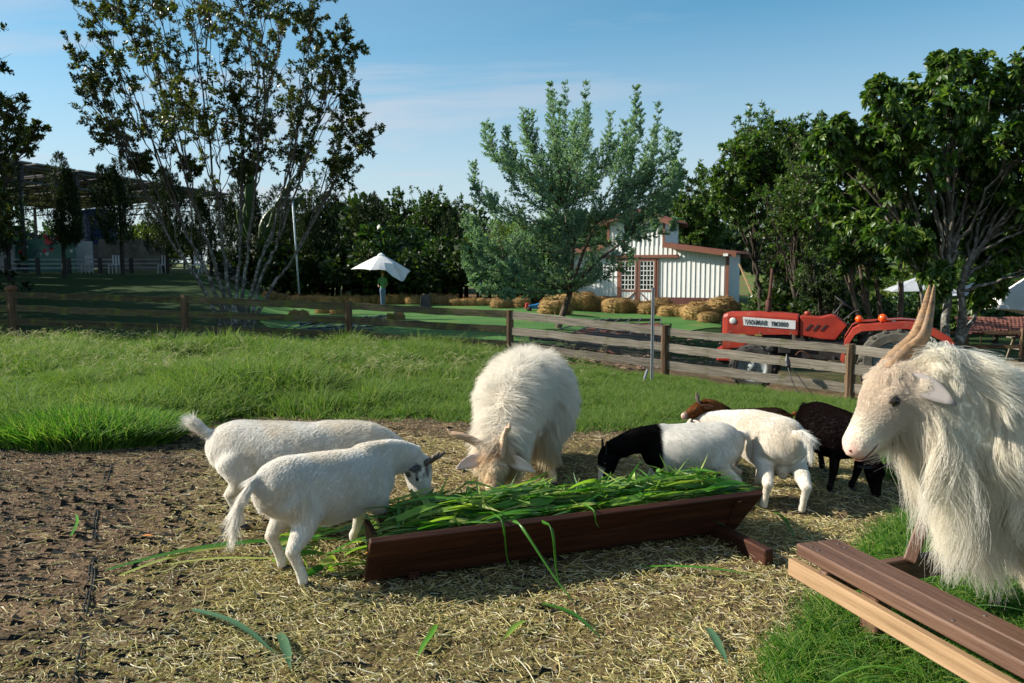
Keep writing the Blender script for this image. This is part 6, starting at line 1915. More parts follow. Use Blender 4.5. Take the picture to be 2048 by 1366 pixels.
cypress(490, 360, 560, 80, 48, 'tall dark cypress behind the middle stems of the vase-shaped tree', 10, group=GD, n=18000)

def palm(px, base_py, crown_py, d, seed):
    rr = random.Random(seed)
    b = ptd(px, base_py, d); b.z = gz1(b.x, b.y); c = ptd(px, crown_py, d)
    root = empty('fan_palm', b, 'fan palm with drooping leaves and a shaggy trunk behind the round hay bales', 'palm')
    m = MB(); m.tube([tuple(b + Vector((0, 0, -.1))), tuple(b * .5 + c * .5), tuple(c)], [.22, .19, .2], n=12)
    adopt(m.build('trunk', surface('palm_trunk', [(.3, (.03, .02, .012)), (.7, (.12, .08, .05))], scale=(1, 1, 5), nscale=8, rough=.95, bump=1), None, smooth=True), root)
    gm = leafmat('palm_leaf', [(.05, .09, .015), (.09, .13, .03), (.16, .17, .05)], trans=.3)
    dm = leafmat('dead_palm_leaf', [(.14, .09, .045), (.24, .16, .09)], trans=.15, rough=.8)
    for k in range(34):
        a = rr.uniform(0, 6.283); dead = k >= 24
        el = rr.uniform(-.15, 1.2) if not dead else rr.uniform(-1.3, -.9)
        dir_ = Vector((math.cos(a) * math.cos(el), math.sin(a) * math.cos(el), math.sin(el)))
        pl = rr.uniform(.7, 1.0) * (1 if not dead else .5); hub = c + dir_ * pl
        V = []; Fs = []; n = 0
        side = dir_.cross(Vector((0, 0, 1))).normalized(); up = side.cross(dir_)
        V_, F_ = loft([tuple(c), tuple(hub)], .015, .015, n=4); 
        for q in range(18):
            an = (q - 8.5) / 8.5 * 1.9
            dd = dir_ * math.cos(an) + side * math.sin(an)
            L = rr.uniform(.75, 1.0)
            p0 = hub; p1 = hub + dd * L * .55; p2 = hub + dd * L * (.92) + Vector((0, 0, -.38 * L))
            w = dd.cross(up).normalized() * .03
            V += [p0, p1 + w, p1 - w, p2]; Fs += [[n, n + 1, n + 2], [n + 1, n + 3, n + 2]]; n += 4
        V = [tuple(v) for v in V] + [tuple(v) for v in V_]; Fs += [[i + n for i in f_] for f_ in F_]
        adopt(link('dead_frond' if dead else 'frond', npmesh('frond', V, Fs, dm if dead else gm)), root)
palm(1022, 612, 490, 42, 3)
# banana-like leaves behind the stems
def banana():
    b = ptd(510, 590, 46); rr = random.Random(4)
    root = empty('banana_plant', Vector((b.x, b.y, gz1(b.x, b.y))), 'banana plant with broad upright leaves behind the vase-shaped tree', 'plant')
    for k, (px, py, w) in enumerate(((510, 320, .5), (500, 400, .55), (600, 350, .35), (615, 385, .45), (560, 410, .5), (480, 420, .5), (590, 420, .4))):
        t = ptd(px, py, 46 + rr.uniform(-.5, .5)); base = ptd(520 + rr.uniform(-25, 25), 520, 46)
        P = spline([tuple(base), tuple(base * .5 + t * .5 + Vector((0, 0, .4))), tuple(t)], 12)
        V, Fs = loft(P, np.array([.04, .04, .05, .1, .5, .9, 1, 1, .9, .7, .4, .05]) * w * .6, .012, up=(0, -1, .2), n=8)
        adopt(link('leaf', npmesh('leaf', V, Fs, glossy, True)), root)
banana()
# far hillside trees, hedgerow shrubs on the terraces
def far_tree_mesh(seed, mat, n=2600):
    rr = np.random.default_rng(seed)
    cs = rr.normal(0, .28, (14, 3)) + [0, 0, .65]; k = rr.integers(0, 14, n)
    d = norm(rr.normal(0, 1, (n, 3))); P = cs[k] + d * .27 * rr.random((n, 1)) ** .3
    A = norm(d + rr.normal(0, .6, (n, 3)))
    U = norm(rr.normal(0, 1, (n, 3))); S = norm(np.cross(A, U)); L = rr.uniform(.08, .14, (n, 1))
    V = np.stack([P, P + A * L * .5 + S * L * .35, P + A * L, P + A * L * .5 - S * L * .35], 1).reshape(-1, 3)
    q = np.arange(n * 4).reshape(n, 4)
    return npmesh('crown', V, q, mat)
fm = [far_tree_mesh(1, dkgreen), far_tree_mesh(2, yellowg), far_tree_mesh(3, glossy), far_tree_mesh(4, leafmat('leaf_field', [(.03, .07, .012), (.06, .11, .02), (.10, .14, .03)], trans=.3))]
fr_ = random.Random(77)
def far_tree(x, y, s, k, label, group, name='tree', cat='tree', sz=1.0):
    g = gz1(x, y)
    o = tag(bpy.data.objects.new(name, None), label, cat, group); COL.objects.link(o); o.location = (x, y, g)
    c = bpy.data.objects.new('crown', fm[k]); COL.objects.link(c); c.parent = o; c.scale = (s, s, s * sz); c.rotation_euler = (0, 0, fr_.uniform(0, 6)); c.location = (0, 0, s * .12)
    t = bpy.data.objects.new('trunk', far_trunk); COL.objects.link(t); t.parent = o; t.scale = (s * .05, s * .05, s * .6)
m = MB(); m.lathe([(1, -.2), (.6, 1)], 6); far_trunk = m.mesh('trunk', bark_dark)
for i in range(46):
    y = fr_.uniform(110, 210); px = fr_.uniform(1560, 2300)
    x = (px - 1024) / F * y
    far_tree(x, y, fr_.uniform(4.5, 8), fr_.choice([0, 2, 3, 3]), 'tree on the distant hillside seen under the big glossy tree', 'trees on the far hillside')
for i in range(70):
    y = fr_.uniform(34, 80); px = fr_.uniform(1600, 2200)
    x = (px - 1024) / F * y
    far_tree(x, y, fr_.uniform(1.2, 2.6), fr_.choice([1, 3, 3, 2]), 'low green shrub on the terraced slope behind the tractor', 'shrubs on the terraced slope', 'shrub', 'shrub', .7)
for i in range(26):
    px = fr_.uniform(-300, 620); y = fr_.uniform(66, 80); x = (px - 1024) / F * y
    far_tree(x, y, fr_.uniform(2.2, 3.0), fr_.choice([0, 1, 2]), 'green tree seen through the open shelter', 'trees beyond the open shelter')
for i in range(16):
    px = fr_.uniform(560, 1480); y = fr_.uniform(62, 75); x = (px - 1024) / F * y
    far_tree(x, y, fr_.uniform(4.5, 6), 0, 'dark tree in the back row behind the hay bales', 'dark trees in the back row')
for i in range(30):
    px = 555 + i * 19 + fr_.uniform(-8, 8); y = fr_.uniform(42.5, 46); x = (px - 1024) / F * y
    far_tree(x, y, fr_.uniform(2.2, 3.2), fr_.choice([0, 0, 2]), 'dark shrub in the thick undergrowth behind the hay bales', 'shrubs behind the hay bales', 'shrub', 'shrub', .9)
for i in range(16):
    px = 1555 + i * 11 + fr_.uniform(-6, 6); y = fr_.uniform(30, 36); x = (px - 1024) / F * y
    far_tree(x, y, fr_.uniform(1.3, 1.9), fr_.choice([0, 0, 2]), 'dark shrub filling the gap between barn and tractor', 'shrubs between barn and tractor', 'shrub', 'shrub', 1.0)
# trees standing left of the frame: their long shadows cover the fence and the bank
for i, (tx, ty, hh, rr_) in enumerate(((-18.5, 19.5, 9.5, 3.0), (-22.5, 25, 10.5, 3.4), (-27.5, 31, 11.5, 3.8), (-34, 38, 13, 4.2), (-20.5, 29, 9, 2.6), (-17.5, 22.5, 9, 2.2))):
    q_ = random.Random(i + 300)
    lst = [(tx + q_.uniform(-1, 1) * rr_ * .8, ty + q_.uniform(-1, 1) * rr_, q_.uniform(1.0, hh), q_.uniform(.9, 1.5)) for _ in range(30)]
    lobe_tree('broadleaf_tree', (tx, ty, gz1(tx, ty)), ['dense dark tree nearest the left end of the fence, outside the frame', 'second dense dark tree left of the fence, outside the frame', 'third dense dark tree at the foot of the left bank', 'dense dark tree on the left bank beside the shelter', 'narrow dark tree just outside the left edge halfway up the bank', 'narrow dark tree just outside the left edge behind the capped post'][i], lst, 3, dkgreen, bark_dark,
              leaf=(.24, .16), n_twig=22, per_twig=26, seed=400 + i, r0=.13, twig=.65, up=.1, twigr=.012, group='trees beyond the left end of the fence')
# terraces: earth banks and a ploughed strip
terr = surface('earth_bank', [(.35, (.16, .075, .04)), (.55, (.20, .12, .06)), (.7, (.08, .12, .03))], scale=(.3, .3, 1), nscale=1.5, rough=.95, bump=.5)
plough = surface('ploughed_soil', [(.35, (.13, .08, .06)), (.65, (.22, .15, .11))], nscale=1.5, rough=.95, bump=.5)
sheet('earth_terrace', [(52, 21, 40), (56, 22, 46), (59, 23, 50)], terr, .06, n=30)
sheet('ploughed_field', [(88, 34, 80), (100, 38, 90), (118, 44, 100)], plough, .15, n=30)
# ------------------------------------------------------------------ barn
whitem = surface('barn_white', [(.3, (.70, .71, .68)), (.7, (.80, .80, .77))], nscale=1.5, detail=6, rough=.55, dirt=((.55, .54, .48), 1.5, .66))
barnbrown = plain('barn_brown', (.19, .072, .043), rough=.5)
roofred = surface('roof_red', [(.3, (.14, .05, .04)), (.7, (.22, .085, .065))], nscale=3, rough=.6)
basebrown = plain('base_brown', (.10, .03, .022), rough=.6)
glassm = plain('dark_glass', (.012, .02, .015), rough=.08, spec=.8)
muntin = plain('muntin_white', (.75, .75, .72), rough=.5)
def barn():
    Rr = Vector((10.3, 38.0, 0)); al = R(28)
    ux = Vector((math.cos(al), -math.sin(al), 0)); vy = Vector((math.sin(al), math.cos(al), 0))
    g = -.55
    root = empty('barn', (Rr.x, Rr.y, g), 'white board barn with brown trim, double doors and raised centre roof behind the hay bales', 'building')
    M = Matrix((-ux, vy, Vector((0, 0, 1)))).transposed().to_4x4()      # local x runs left along the front, y back, z up (mirror) 
    M = Matrix(((ux.x, vy.x, 0, Rr.x), (ux.y, vy.y, 0, Rr.y), (0, 0, 1, g), (0, 0, 0, 1)))
    root.matrix_basis = M
    W = 8.95; D = 2.4
    def part(mb, name, mat, bevel=0, par=None):
        o = bpy.data.objects.new(name, mb.mesh(name, mat, False, bevel)); COL.objects.link(o); o.parent = par or root; return o
    # local x from -W (left) to 0 (right), y 0 front
    c0, c1 = -6.15, -3.15     # raised centre
    hR, hRi = 2.72, 3.12      # right wing eave and inner height
    m = MB(); m.prism([(-W, .0), (0, .0), (0, hR), (c1, hRi), (c0, hRi), (-W, hR)], 0, .12); wall = part(m, 'front_wall', whitem)
    m = MB(); m.prism([(0, 0), (.001, 0), (.001, hR), (0, hR)], 0, 0); 
    m = MB(); m.box((-.05, D / 2, hR / 2), (.1, D, hR)); m.box((-W + .05, D / 2, hR / 2), (.1, D, hR)); m.box((-W / 2, D - .05, hR / 2), (W, .1, hR)); part(m, 'side_wall', whitem)
    m = MB(); m.prism([(c0, hRi - .3), (c1, hRi - .3), (c1, 4.35), ((c0 + c1) / 2, 4.85), (c0, 4.35)], .015, D - .1); part(m, 'upper_wall', whitem)
    # vertical battens, each its own piece
    bat = MB().box((0, 0, .5), (.035, .03, 1)).mesh('batten', whitem)
    x = -.22
    while x > -W + .1:
        top = hR + (hRi - hR) * min(1, max(0, -x / -c1 if x > c1 else 1)) if x > c0 else hR + (hRi - hR) * max(0, (W + x) / (W + c0))
        in_door = -5.45 < x < -3.55
        z0 = .62 if not in_door else 2.50
        z1 = 4.45 if c0 < x < c1 else top
        if c0 < x < c1: z1 = 4.30 + .45 * (1 - abs(x - (c0 + c1) / 2) / 1.5)
        o = bpy.data.objects.new('batten', bat); COL.objects.link(o); o.parent = root; o.location = (x, -.012, z0); o.scale = (1, 1, z1 - z0 - .04)
        x -= .235
    for k in range(8):
        o = bpy.data.objects.new('batten', bat); COL.objects.link(o); o.parent = root; o.location = (.012, .3 + k * .28, 0.05); o.scale = (1, 1, hR - .1); o.rotation_euler = (0, 0, R(90))
    m = MB(); m.box((-1.73, -.012, .31), (3.3, .03, .60)); m.box((-7.25, -.012, .31), (3.3, .03, .60)); part(m, 'base_band', basebrown)
    # trims
    m = MB(); m.box((-.055, -.03, hR / 2), (.15, .06, hR)); part(m, 'corner_trim', barnbrown)
    m = MB(); m.box((-W + .055, -.03, hR / 2), (.15, .06, hR)); part(m, 'corner_trim', barnbrown)
    for x in (-3.50, -5.50):
        m = MB(); m.box((x, -.045, 1.25), (.11, .07, 2.5)); part(m, 'door_trim', barnbrown)
    m = MB(); m.box((-4.35, -.10, 2.62), (3.9, .12, .16)); part(m, 'door_rail', barnbrown, .01)
    # roofs
    def roof(x0, z0, x1, z1, y0, y1, name='roof'):
        m = MB(); t = .07
        m.add([(x0, y0, z0), (x1, y0, z1), (x1, y1, z1), (x0, y1, z0), (x0, y0, z0 + t), (x1, y0, z1 + t), (x1, y1, z1 + t), (x0, y1, z0 + t)], [[0, 3, 2, 1], [4, 5, 6, 7], [0, 1, 5, 4], [1, 2, 6, 5], [2, 3, 7, 6], [3, 0, 4, 7]])
        r_ = part(m, name, roofred)
        n = int(abs(y1 - y0) / .16)
        m = MB()
        for i in range(n):
            y = y0 + .08 + i * .16
            m.bar((x0, y, z0 + t + .012), (x1, y, z1 + t + .012), .05, .03)
        o = part(m, 'roof_ribs', roofred, 0, r_); o['kind'] = 'stuff'
        m = MB(); m.bar((x0 - .0, y0 - .035, z0 - .06), (x1, y0 - .035, z1 - .06), .05, .22); part(m, 'fascia', barnbrown, 0, r_)
        m = MB(); m.bar((x0, y1 + .035, z0 - .06), (x1, y1 + .035, z1 - .06), .05, .22); part(m, 'fascia', barnbrown, 0, r_)
    roof(.42, hR + .0, c1 + .02, hRi + .10, -.38, D + .2)
    roof(-W - .42, hR, c0 - .02, hRi + .10, -.38, D + .2)
    xm = (c0 + c1) / 2
    roof(c1 + .45, 4.28, xm, 4.90, -.40, D); roof(c0 - .45, 4.28, xm, 4.90, -.40, D)
    m = MB(); m.box((c1 - .05, -.02, 3.75), (.12, .06, 1.2)); part(m, 'corner_trim', barnbrown)
    m = MB(); m.box((c0 + .05, -.02, 3.75), (.12, .06, 1.2)); part(m, 'corner_trim', barnbrown)
    m = MB(); m.box((-.05, -.44, hR - .06), (.22, .14, .12)); part(m, 'gutter_end', whitem)
    # two door leaves
    for k, (xa, xb) in enumerate(((-4.46, -3.56), (-5.44, -4.54))):
        d = bpy.data.objects.new('door', None); COL.objects.link(d); d.parent = root; d.location = ((xa + xb) / 2, -.06, 0)
        w = xb - xa
        w = abs(w)
        m = MB(); m.box((0, 0, .50), (w - .12, .03, .78)); part(m, 'lower_panel', whitem, 0, d)
        m = MB()
        for sx in (-1, 1): m.box((sx * (w / 2 - .04), -.01, 1.26), (.09, .06, 2.44))
        for z in (.08, .92, 2.44): m.box((0, -.012, z), (w - .16, .058, .09))
        part(m, 'door_frame', barnbrown, 0, d)
        m = MB(); s = 1 if k == 0 else -1
        m.bar((-s * (w / 2 - .09), -.03, .84), (s * (w / 2 - .09), -.03, .14), .03, .08, up=(0, 1, 0)); part(m, 'door_brace', barnbrown, 0, d)
        # panes
        nx, nz = 4, 6; x0 = -w / 2 + .10; ww = (w - .20) / nx; z0 = .98; hh = (2.38 - z0) / nz
        pane = MB().box((0, 0, 0), (ww - .03, .012, hh - .03)).mesh('pane', glassm)
        for i in range(nx):
            for j in range(nz):
                o = bpy.data.objects.new('pane', pane); COL.objects.link(o); o.parent = d; o.location = (x0 + (i + .5) * ww, 0, z0 + (j + .5) * hh)
        m = MB()
        for i in range(nx + 1): m.box((x0 + i * ww, -.012, z0 + 1.4 / 2), (.032, .03, 1.40))
        for j in range(nz + 1): m.box((0, -.014, z0 + j * hh), (w - .2, .026, .032))
        part(m, 'window_bars', muntin, 0, d)
        for j in range(3):
            m = MB(); 
        # lower seams
        m = MB()
        for i in range(5): m.box((x0 + (i + .5) * .15, -.018, .5), (.02, .02, .76))
        part(m, 'lower_battens', whitem, 0, d)
barn()
m = MB(); a = ptd(1476, 528, 37); b_ = ptd(1520, 625, 34); m.bar(a, b_, .05, .05); tag(m.build('prop_pole', palewood), 'thin wooden prop pole slanting down from the right end of the barn', 'pole')

# ------------------------------------------------------------------ hay bales
haym = surface('hay', [(.3, (.16, .09, .03)), (.5, (.36, .23, .085)), (.75, (.52, .37, .16))], scale=(1, 1, 1), nscale=14, detail=6, rough=.95, bump=1.0, bscale=30, rand=.22)
def bale_mesh(seed, round_=True, n_st=6000):
    rr = np.random.default_rng(seed)
    nu, nv = 22, 14
    u = np.linspace(0, 2 * np.pi, nu, endpoint=False); v = np.linspace(-np.pi / 2, np.pi / 2, nv)
    U, Vv = np.meshgrid(u, v); e = .75
    sg = lambda a, p: np.sign(a) * np.abs(a) ** p
    X = sg(np.cos(Vv), e) * sg(np.cos(U), e); Y = sg(np.cos(Vv), e) * sg(np.sin(U), e); Z = sg(np.sin(Vv), .8)
    P = np.stack([X * .5, Y * .36, Z * .30 + .28], -1).reshape(-1, 3)
    P = P * (1 + (vnoise(P + seed, 5.0)[:, None] - .5) * .22)
    F_ = [[i * nu + j, i * nu + (j + 1) % nu, (i + 1) * nu + (j + 1) % nu, (i + 1) * nu + j] for i in range(nv - 1) for j in range(nu)]
    F_ = np.array(F_)
    # loose stalks as thin slivers standing off the surface
    k = rr.integers(0, len(P), n_st); b = P[k] * rr.uniform(.97, 1.02, (n_st, 1)); c = np.array([0, 0, .28])
    nrm = norm(b - c); t = norm(np.cross(nrm, rr.normal(0, 1, (n_st, 3)))); L = rr.uniform(.05, .2, (n_st, 1))
    t[:, 2] = np.abs(t[:, 2]) * -.6
    tip = b + nrm * L * rr.uniform(.1, .5, (n_st, 1)) + t * L
    w = norm(np.cross(nrm, t)) * .006
    Q = np.stack([b - w, b + w, tip + w * .4, tip - w * .4], 1).reshape(-1, 3)
    F2 = np.arange(n_st * 4).reshape(n_st, 4) + len(P)
    return npmesh('hay_bale', np.vstack([P, Q]), np.vstack([F_, F2]), haym, True)
bms = [bale_mesh(i) for i in range(5)]
br = random.Random(3)
def bale(px, py_base, wpx, label, group='straw bales edging the green', hs=1.0, d=None):
    # distance from the terrain under the pixel
    if d is None:
        d = 30.0
        for _ in range(12):
            x = (px - 1024) / F * d; z = gz1(x, d); d = d * .5 + .5 * F * (CAM_Z - z) / (py_base - HORIZON)
        d = max(18, min(d, 44))
    x = (px - 1024) / F * d; W = wpx / F * d
    o = bpy.data.objects.new('straw_bale', br.choice(bms)); COL.objects.link(o)
    o.location = (x, d, gz1(x, d) - .03); o.scale = (W, W * br.uniform(.9, 1.2), W * hs * br.uniform(.95, 1.1) * 1.05); o.rotation_euler = (0, 0, br.uniform(-.5, .5))
    tag(o, label, 'straw bale', group)
ORD = ['first', 'second', 'third', 'fourth', 'fifth', 'sixth', 'seventh', 'eighth', 'ninth', 'tenth', 'eleventh', 'twelfth', 'thirteenth', 'fourteenth', 'fifteenth', 'sixteenth', 'seventeenth', 'eighteenth', 'nineteenth', 'twentieth']
for i, (px, py, w, h) in enumerate([(1110, 630, 48, 1.0), (1135, 620, 46, 1.1), (1162, 622, 46, 1.1), (1190, 624, 40, 1.0), (1212, 622, 40, .9), (1232, 626, 40, 1.0), (1250, 624, 38, 1.1), (1264, 627, 32, 1.1), (1285, 624, 36, .9), (1302, 628, 34, 1.0), (1322, 626, 36, 1.1), (1340, 632, 36, 1.0),
                                       (1362, 634, 34, 1.1), (1384, 634, 34, 1.0), (1400, 630, 34, 1.2), (1395, 642, 40, 1.1), (1420, 640, 34, 1.1), (1418, 646, 34, .9), (1446, 642, 46, 1.3)]):
    bale(px, py + br.uniform(-2, 2), w * br.uniform(1.15, 1.4), ORD[i] + ' straw bale from the left in the row before the barn', hs=h * .86)
for i, px in enumerate((912, 928, 944, 960, 976, 992, 1008)):
    bale(px, 604 + i * .7, 26, ORD[i] + ' reddish straw bale from the left in the low bank left of the palm', 'bank of straw bales left of the palm', hs=1.05, d=39)
for i, px in enumerate(range(540, 905, 19)):
    bale(px, 600, 28, ORD[i] + ' straw bale from the left in the shaded line behind the green', 'shaded straw bales along the far edge', hs=1.1, d=40.5 + .2 * (i % 3))
bale(1005, 617, 44, 'low round straw bale left of the palm trunk', hs=.8); bale(1043, 615, 34, 'round straw bale just right of the palm trunk', hs=1.0)
bale(1072, 602, 30, 'straw bale behind the blue toy car'); bale(1100, 612, 30, 'straw bale right of the blue toy car')
for i, (px, py, w, lab) in enumerate(((588, 634, 22, 'small straw clump left of the dark frames'), (605, 636, 24, 'straw clump nearest the dark frames'), (648, 628, 32, 'round straw bale behind the second fence post from left'), (675, 630, 28, 'straw bale right behind the third fence post'), (796, 640, 26, 'straw clump at the end of the yellow sheet'))):
    bale(px, py, w, lab, 'loose straw clumps on the green')

# ------------------------------------------------------------------ parasols
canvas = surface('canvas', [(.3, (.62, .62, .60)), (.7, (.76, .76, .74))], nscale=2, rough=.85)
canvas_shaded = surface('canvas_shaded', [(.3, (.24, .26, .28)), (.7, (.40, .42, .44))], nscale=3, rough=.9)  # white canvas in a darker copy, tree shade put into the colour
def parasol(c, Rr, H, drop, label, cmat=None, tilt=(0, 0), seed=0, n=8, flap=None, lean=0, name='parasol', sides=None, rot0=.2):
    rr = random.Random(seed)
    x, y = c; g = gz1(x, y)
    root = empty(name, (x, y, g), label, 'parasol')
    n = sides or n
    V = [(0, 0, H)]; Fs = []
    rings = 5
    for k in range(1, rings + 1):
        t = k / rings
        for j in range(n * 4):
            a = j * 2 * math.pi / (n * 4) + rot0
            q = (j % 4) / 4; sag = 1 - .055 * math.sin(math.pi * q) * t
            r = Rr * t * sag * (math.cos(math.pi / n) / math.cos((q - .5) * 2 * math.pi / n) if True else 1)
            r = Rr * t * math.cos(math.pi / n) / math.cos((q - .5) * 2 * math.pi / n) * (1 - .03 * t * math.sin(math.pi * q))
            z = H - drop * (t ** 1.12) + .05 * drop * math.sin(math.pi * q) * t
            if flap and k >= rings - 1:
                da = (a - flap[0] + math.pi) % (2 * math.pi) - math.pi
                if abs(da) < flap[1]: z -= flap[2] * (k - rings + 2) / 2 * math.cos(da / flap[1] * math.pi / 2)
            V.append((r * math.cos(a), r * math.sin(a), z))
    N = n * 4
    for j in range(N): Fs.append([0, 1 + j, 1 + (j + 1) % N])
    for k in range(rings - 1):
        for j in range(N): Fs.append([1 + k * N + j, 1 + (k + 1) * N + j, 1 + (k + 1) * N + (j + 1) % N, 1 + k * N + (j + 1) % N])
    T = Matrix.Translation((0, 0, H)) @ Matrix.Rotation(tilt[0], 4, 'X') @ Matrix.Rotation(tilt[1], 4, 'Y') @ Matrix.Translation((0, 0, -H))
    me = npmesh('canopy', [T @ Vector(v) for v in V], Fs, cmat or canvas)
    o = bpy.data.objects.new('canopy', me); COL.objects.link(o); o.parent = root
    sm = o.modifiers.new('t', 'SOLIDIFY'); sm.thickness = .008
    m = MB(); m.lathe([(Rr * .13, H - drop * .12 + .02), (Rr * .10, H - drop * .05 + .04), (.02, H + .08)], n, T); v_ = bpy.data.objects.new('vent_cap', m.mesh('vent_cap', canvas)); COL.objects.link(v_); v_.parent = root
    m = MB(); m.tube([(lean, 0, 0), (0, 0, H - .05)], .024, n=10); p_ = bpy.data.objects.new('pole', m.mesh('pole', postwood, True)); COL.objects.link(p_); p_.parent = root
    for j in range(n):
        a = (j) * 2 * math.pi / n + rot0
        m = MB(); m.bar(T @ Vector((0, 0, H - .06)), T @ Vector((Rr * .97 * math.cos(a), Rr * .97 * math.sin(a), H - drop - .03)), .016, .016)
        r_ = bpy.data.objects.new('rib', m.mesh('rib', postwood)); COL.objects.link(r_); r_.parent = root
    return root
p = ptd(764, 560, 40); parasol((p.x, p.y), 1.5, 2.55, .78, 'white parasol with a folded right corner over the person in green', tilt=(0, .03), n=6, flap=(-.5, .75, .55), seed=1, rot0=.35)
p = ptd(1838, 600, 27); parasol((p.x, p.y), 1.45, 2.75, .5, 'flat white parasol, its canvas coloured as in dappled shade, behind the tree trunks', canvas_shaded, n=4, rot0=.5)
p = ptd(2088, 600, 18.5); parasol((p.x, p.y), 1.35, 2.50, 1.15, 'bright white parasol cut off by the right edge', n=6, rot0=.1, tilt=(.0, .12))
p = ptd(1965, 600, 34); parasol((p.x, p.y), 1.9, 2.8, .7, 'pale parasol half hidden behind the dark leaves right of the trunks', canvas_shaded, n=4, rot0=.2)

# ------------------------------------------------------------------ person under the parasol
def person():
    d = 39.5; b = ptd(766, 600, d); g = gz1(b.x, b.y)
    root = empty('person', (b.x, b.y, g), 'person in a green shirt, jeans and straw hat standing under the white parasol', 'person')
    S = Shells(); s = 1.62
    for sd in (-1, 1):
        S.add([(sd * .055, 0, .03), (sd * .06, 0, .45), (sd * .075, 0, .82)], [.045, .058, .085], [.05, .062, .09], up=(0, 1, 0))
        S.add([(sd * .058, -.02, .03), (sd * .062, -.13, .02)], [.04, .035], [.03, .022], up=(0, 0, 1))
        S.add([(sd * .17, 0, 1.34), (sd * .22, -.03, 1.10), (sd * .17, -.16, .96)], [.048, .038, .028], [.048, .038, .028], up=(0, 1, 0))
        S.add([(sd * .17, -.16, .96), (sd * .14, -.23, .93)], [.03, .022], [.02, .014], up=(0, 0, 1))
    S.add([(0, 0, .78), (0, 0, 1.0), (0, 0, 1.25), (0, 0, 1.38), (0, 0, 1.43)], [.14, .125, .165, .17, .08], [.10, .09, .11, .09, .06], up=(0, 1, 0))
    S.add([(0, -.01, 1.38), (0, -.02, 1.50)], .05, .05, up=(0, 1, 0))
    S.add([(0, -.02, 1.47), (0, -.03, 1.56), (0, -.02, 1.66)], [.06, .078, .055], [.07, .09, .07], up=(0, 1, 0))
    skin = plain('skin', (.45, .25, .17), rough=.6); jeans = plain('jeans', (.10, .16, .26), rough=.9); shirt = plain('shirt_green', (.10, .24, .10), rough=.9)
    me = remesh('body', np.concatenate(S.V), S.F, .022, 2, skin)
    me.materials.clear()
    for m_ in (skin, jeans, shirt): me.materials.append(m_)
    mi = []
    for p_ in me.polygons:
        z = p_.center.z; x = abs(p_.center.x)
        mi.append(1 if .07 < z < .90 and x < .15 else 2 if (.90 <= z < 1.42 and not (x > .1 and z < 1.08 and p_.center.y < -.06)) else 0)
    me.polygons.foreach_set('material_index', mi)
    child('body', me, root)
    m = MB(); m.lathe([(.16, 1.63), (.10, 1.645), (.09, 1.73), (.03, 1.75), (.001, 1.75)], 16); child('hat', m.mesh('hat', plain('straw_hat', (.34, .16, .07), rough=.9), True), root)
    m = MB(); m.lathe([(.080, 1.50), (.095, 1.58), (.085, 1.66), (.02, 1.70)], 12, Matrix.Translation((0, .02, 0))); child('hair', m.mesh('hair', plain('hair_dark', (.05, .025, .015))), root)
person()

# dark sandwich board on the green
m = MB()
p = ptd(852, 604, 33); g = gz1(p.x, p.y)
o = empty('sandwich_board', (p.x, p.y, g), 'small dark folding board standing on the green behind the fence', 'sign board')
for sd in (-1, 1):
    adopt(MB().bar(Vector((p.x, p.y + sd * .22, g)) + Vector((0, 0, .05)), Vector((p.x, p.y + sd * .03, g + .75)), .34, .02, up=(0, 1, 0)).build('panel', plain('board_black', (.02, .02, .022))), o)
    for q_ in (-.25, .25):
        adopt(MB().bar((p.x + q_, p.y + sd * .3, g), (p.x + q_ * .75, p.y + sd * .03, g + .72), .025, .025).build('leg', blk), o)
# blue and red toy car
p = ptd(1075, 612, 34); g = gz1(p.x, p.y)
o = empty('toy_car', (p.x, p.y, g), 'small blue and red pedal car parked among the straw bales', 'toy car')
bl = plain('car_blue', (.02, .16, .38), rough=.35)
m = MB(); m.prism([(-.35, .12), (.50, .12), (.52, .25), (.35, .34), (.05, .36), (-.1, .30), (-.38, .28)], -.24, .24, Matrix.Translation((p.x, p.y, g))); adopt(m.build('body', bl, bevel=.02), o)
m = MB(); m.prism([(-.55, .12), (-.34, .12), (-.34, .34), (-.50, .38)], -.2, .2, Matrix.Translation((p.x, p.y, g))); adopt(m.build('seat', plain('car_red', (.5, .03, .02), rough=.4), bevel=.02), o)
for sx in (-.36, .36):
    for sy in (-.26, .26):
        adopt(MB().tube([(p.x + sx, p.y + sy - .03, g + .11), (p.x + sx, p.y + sy + .03, g + .11)], .11, n=16).build('wheel', rubber), o)

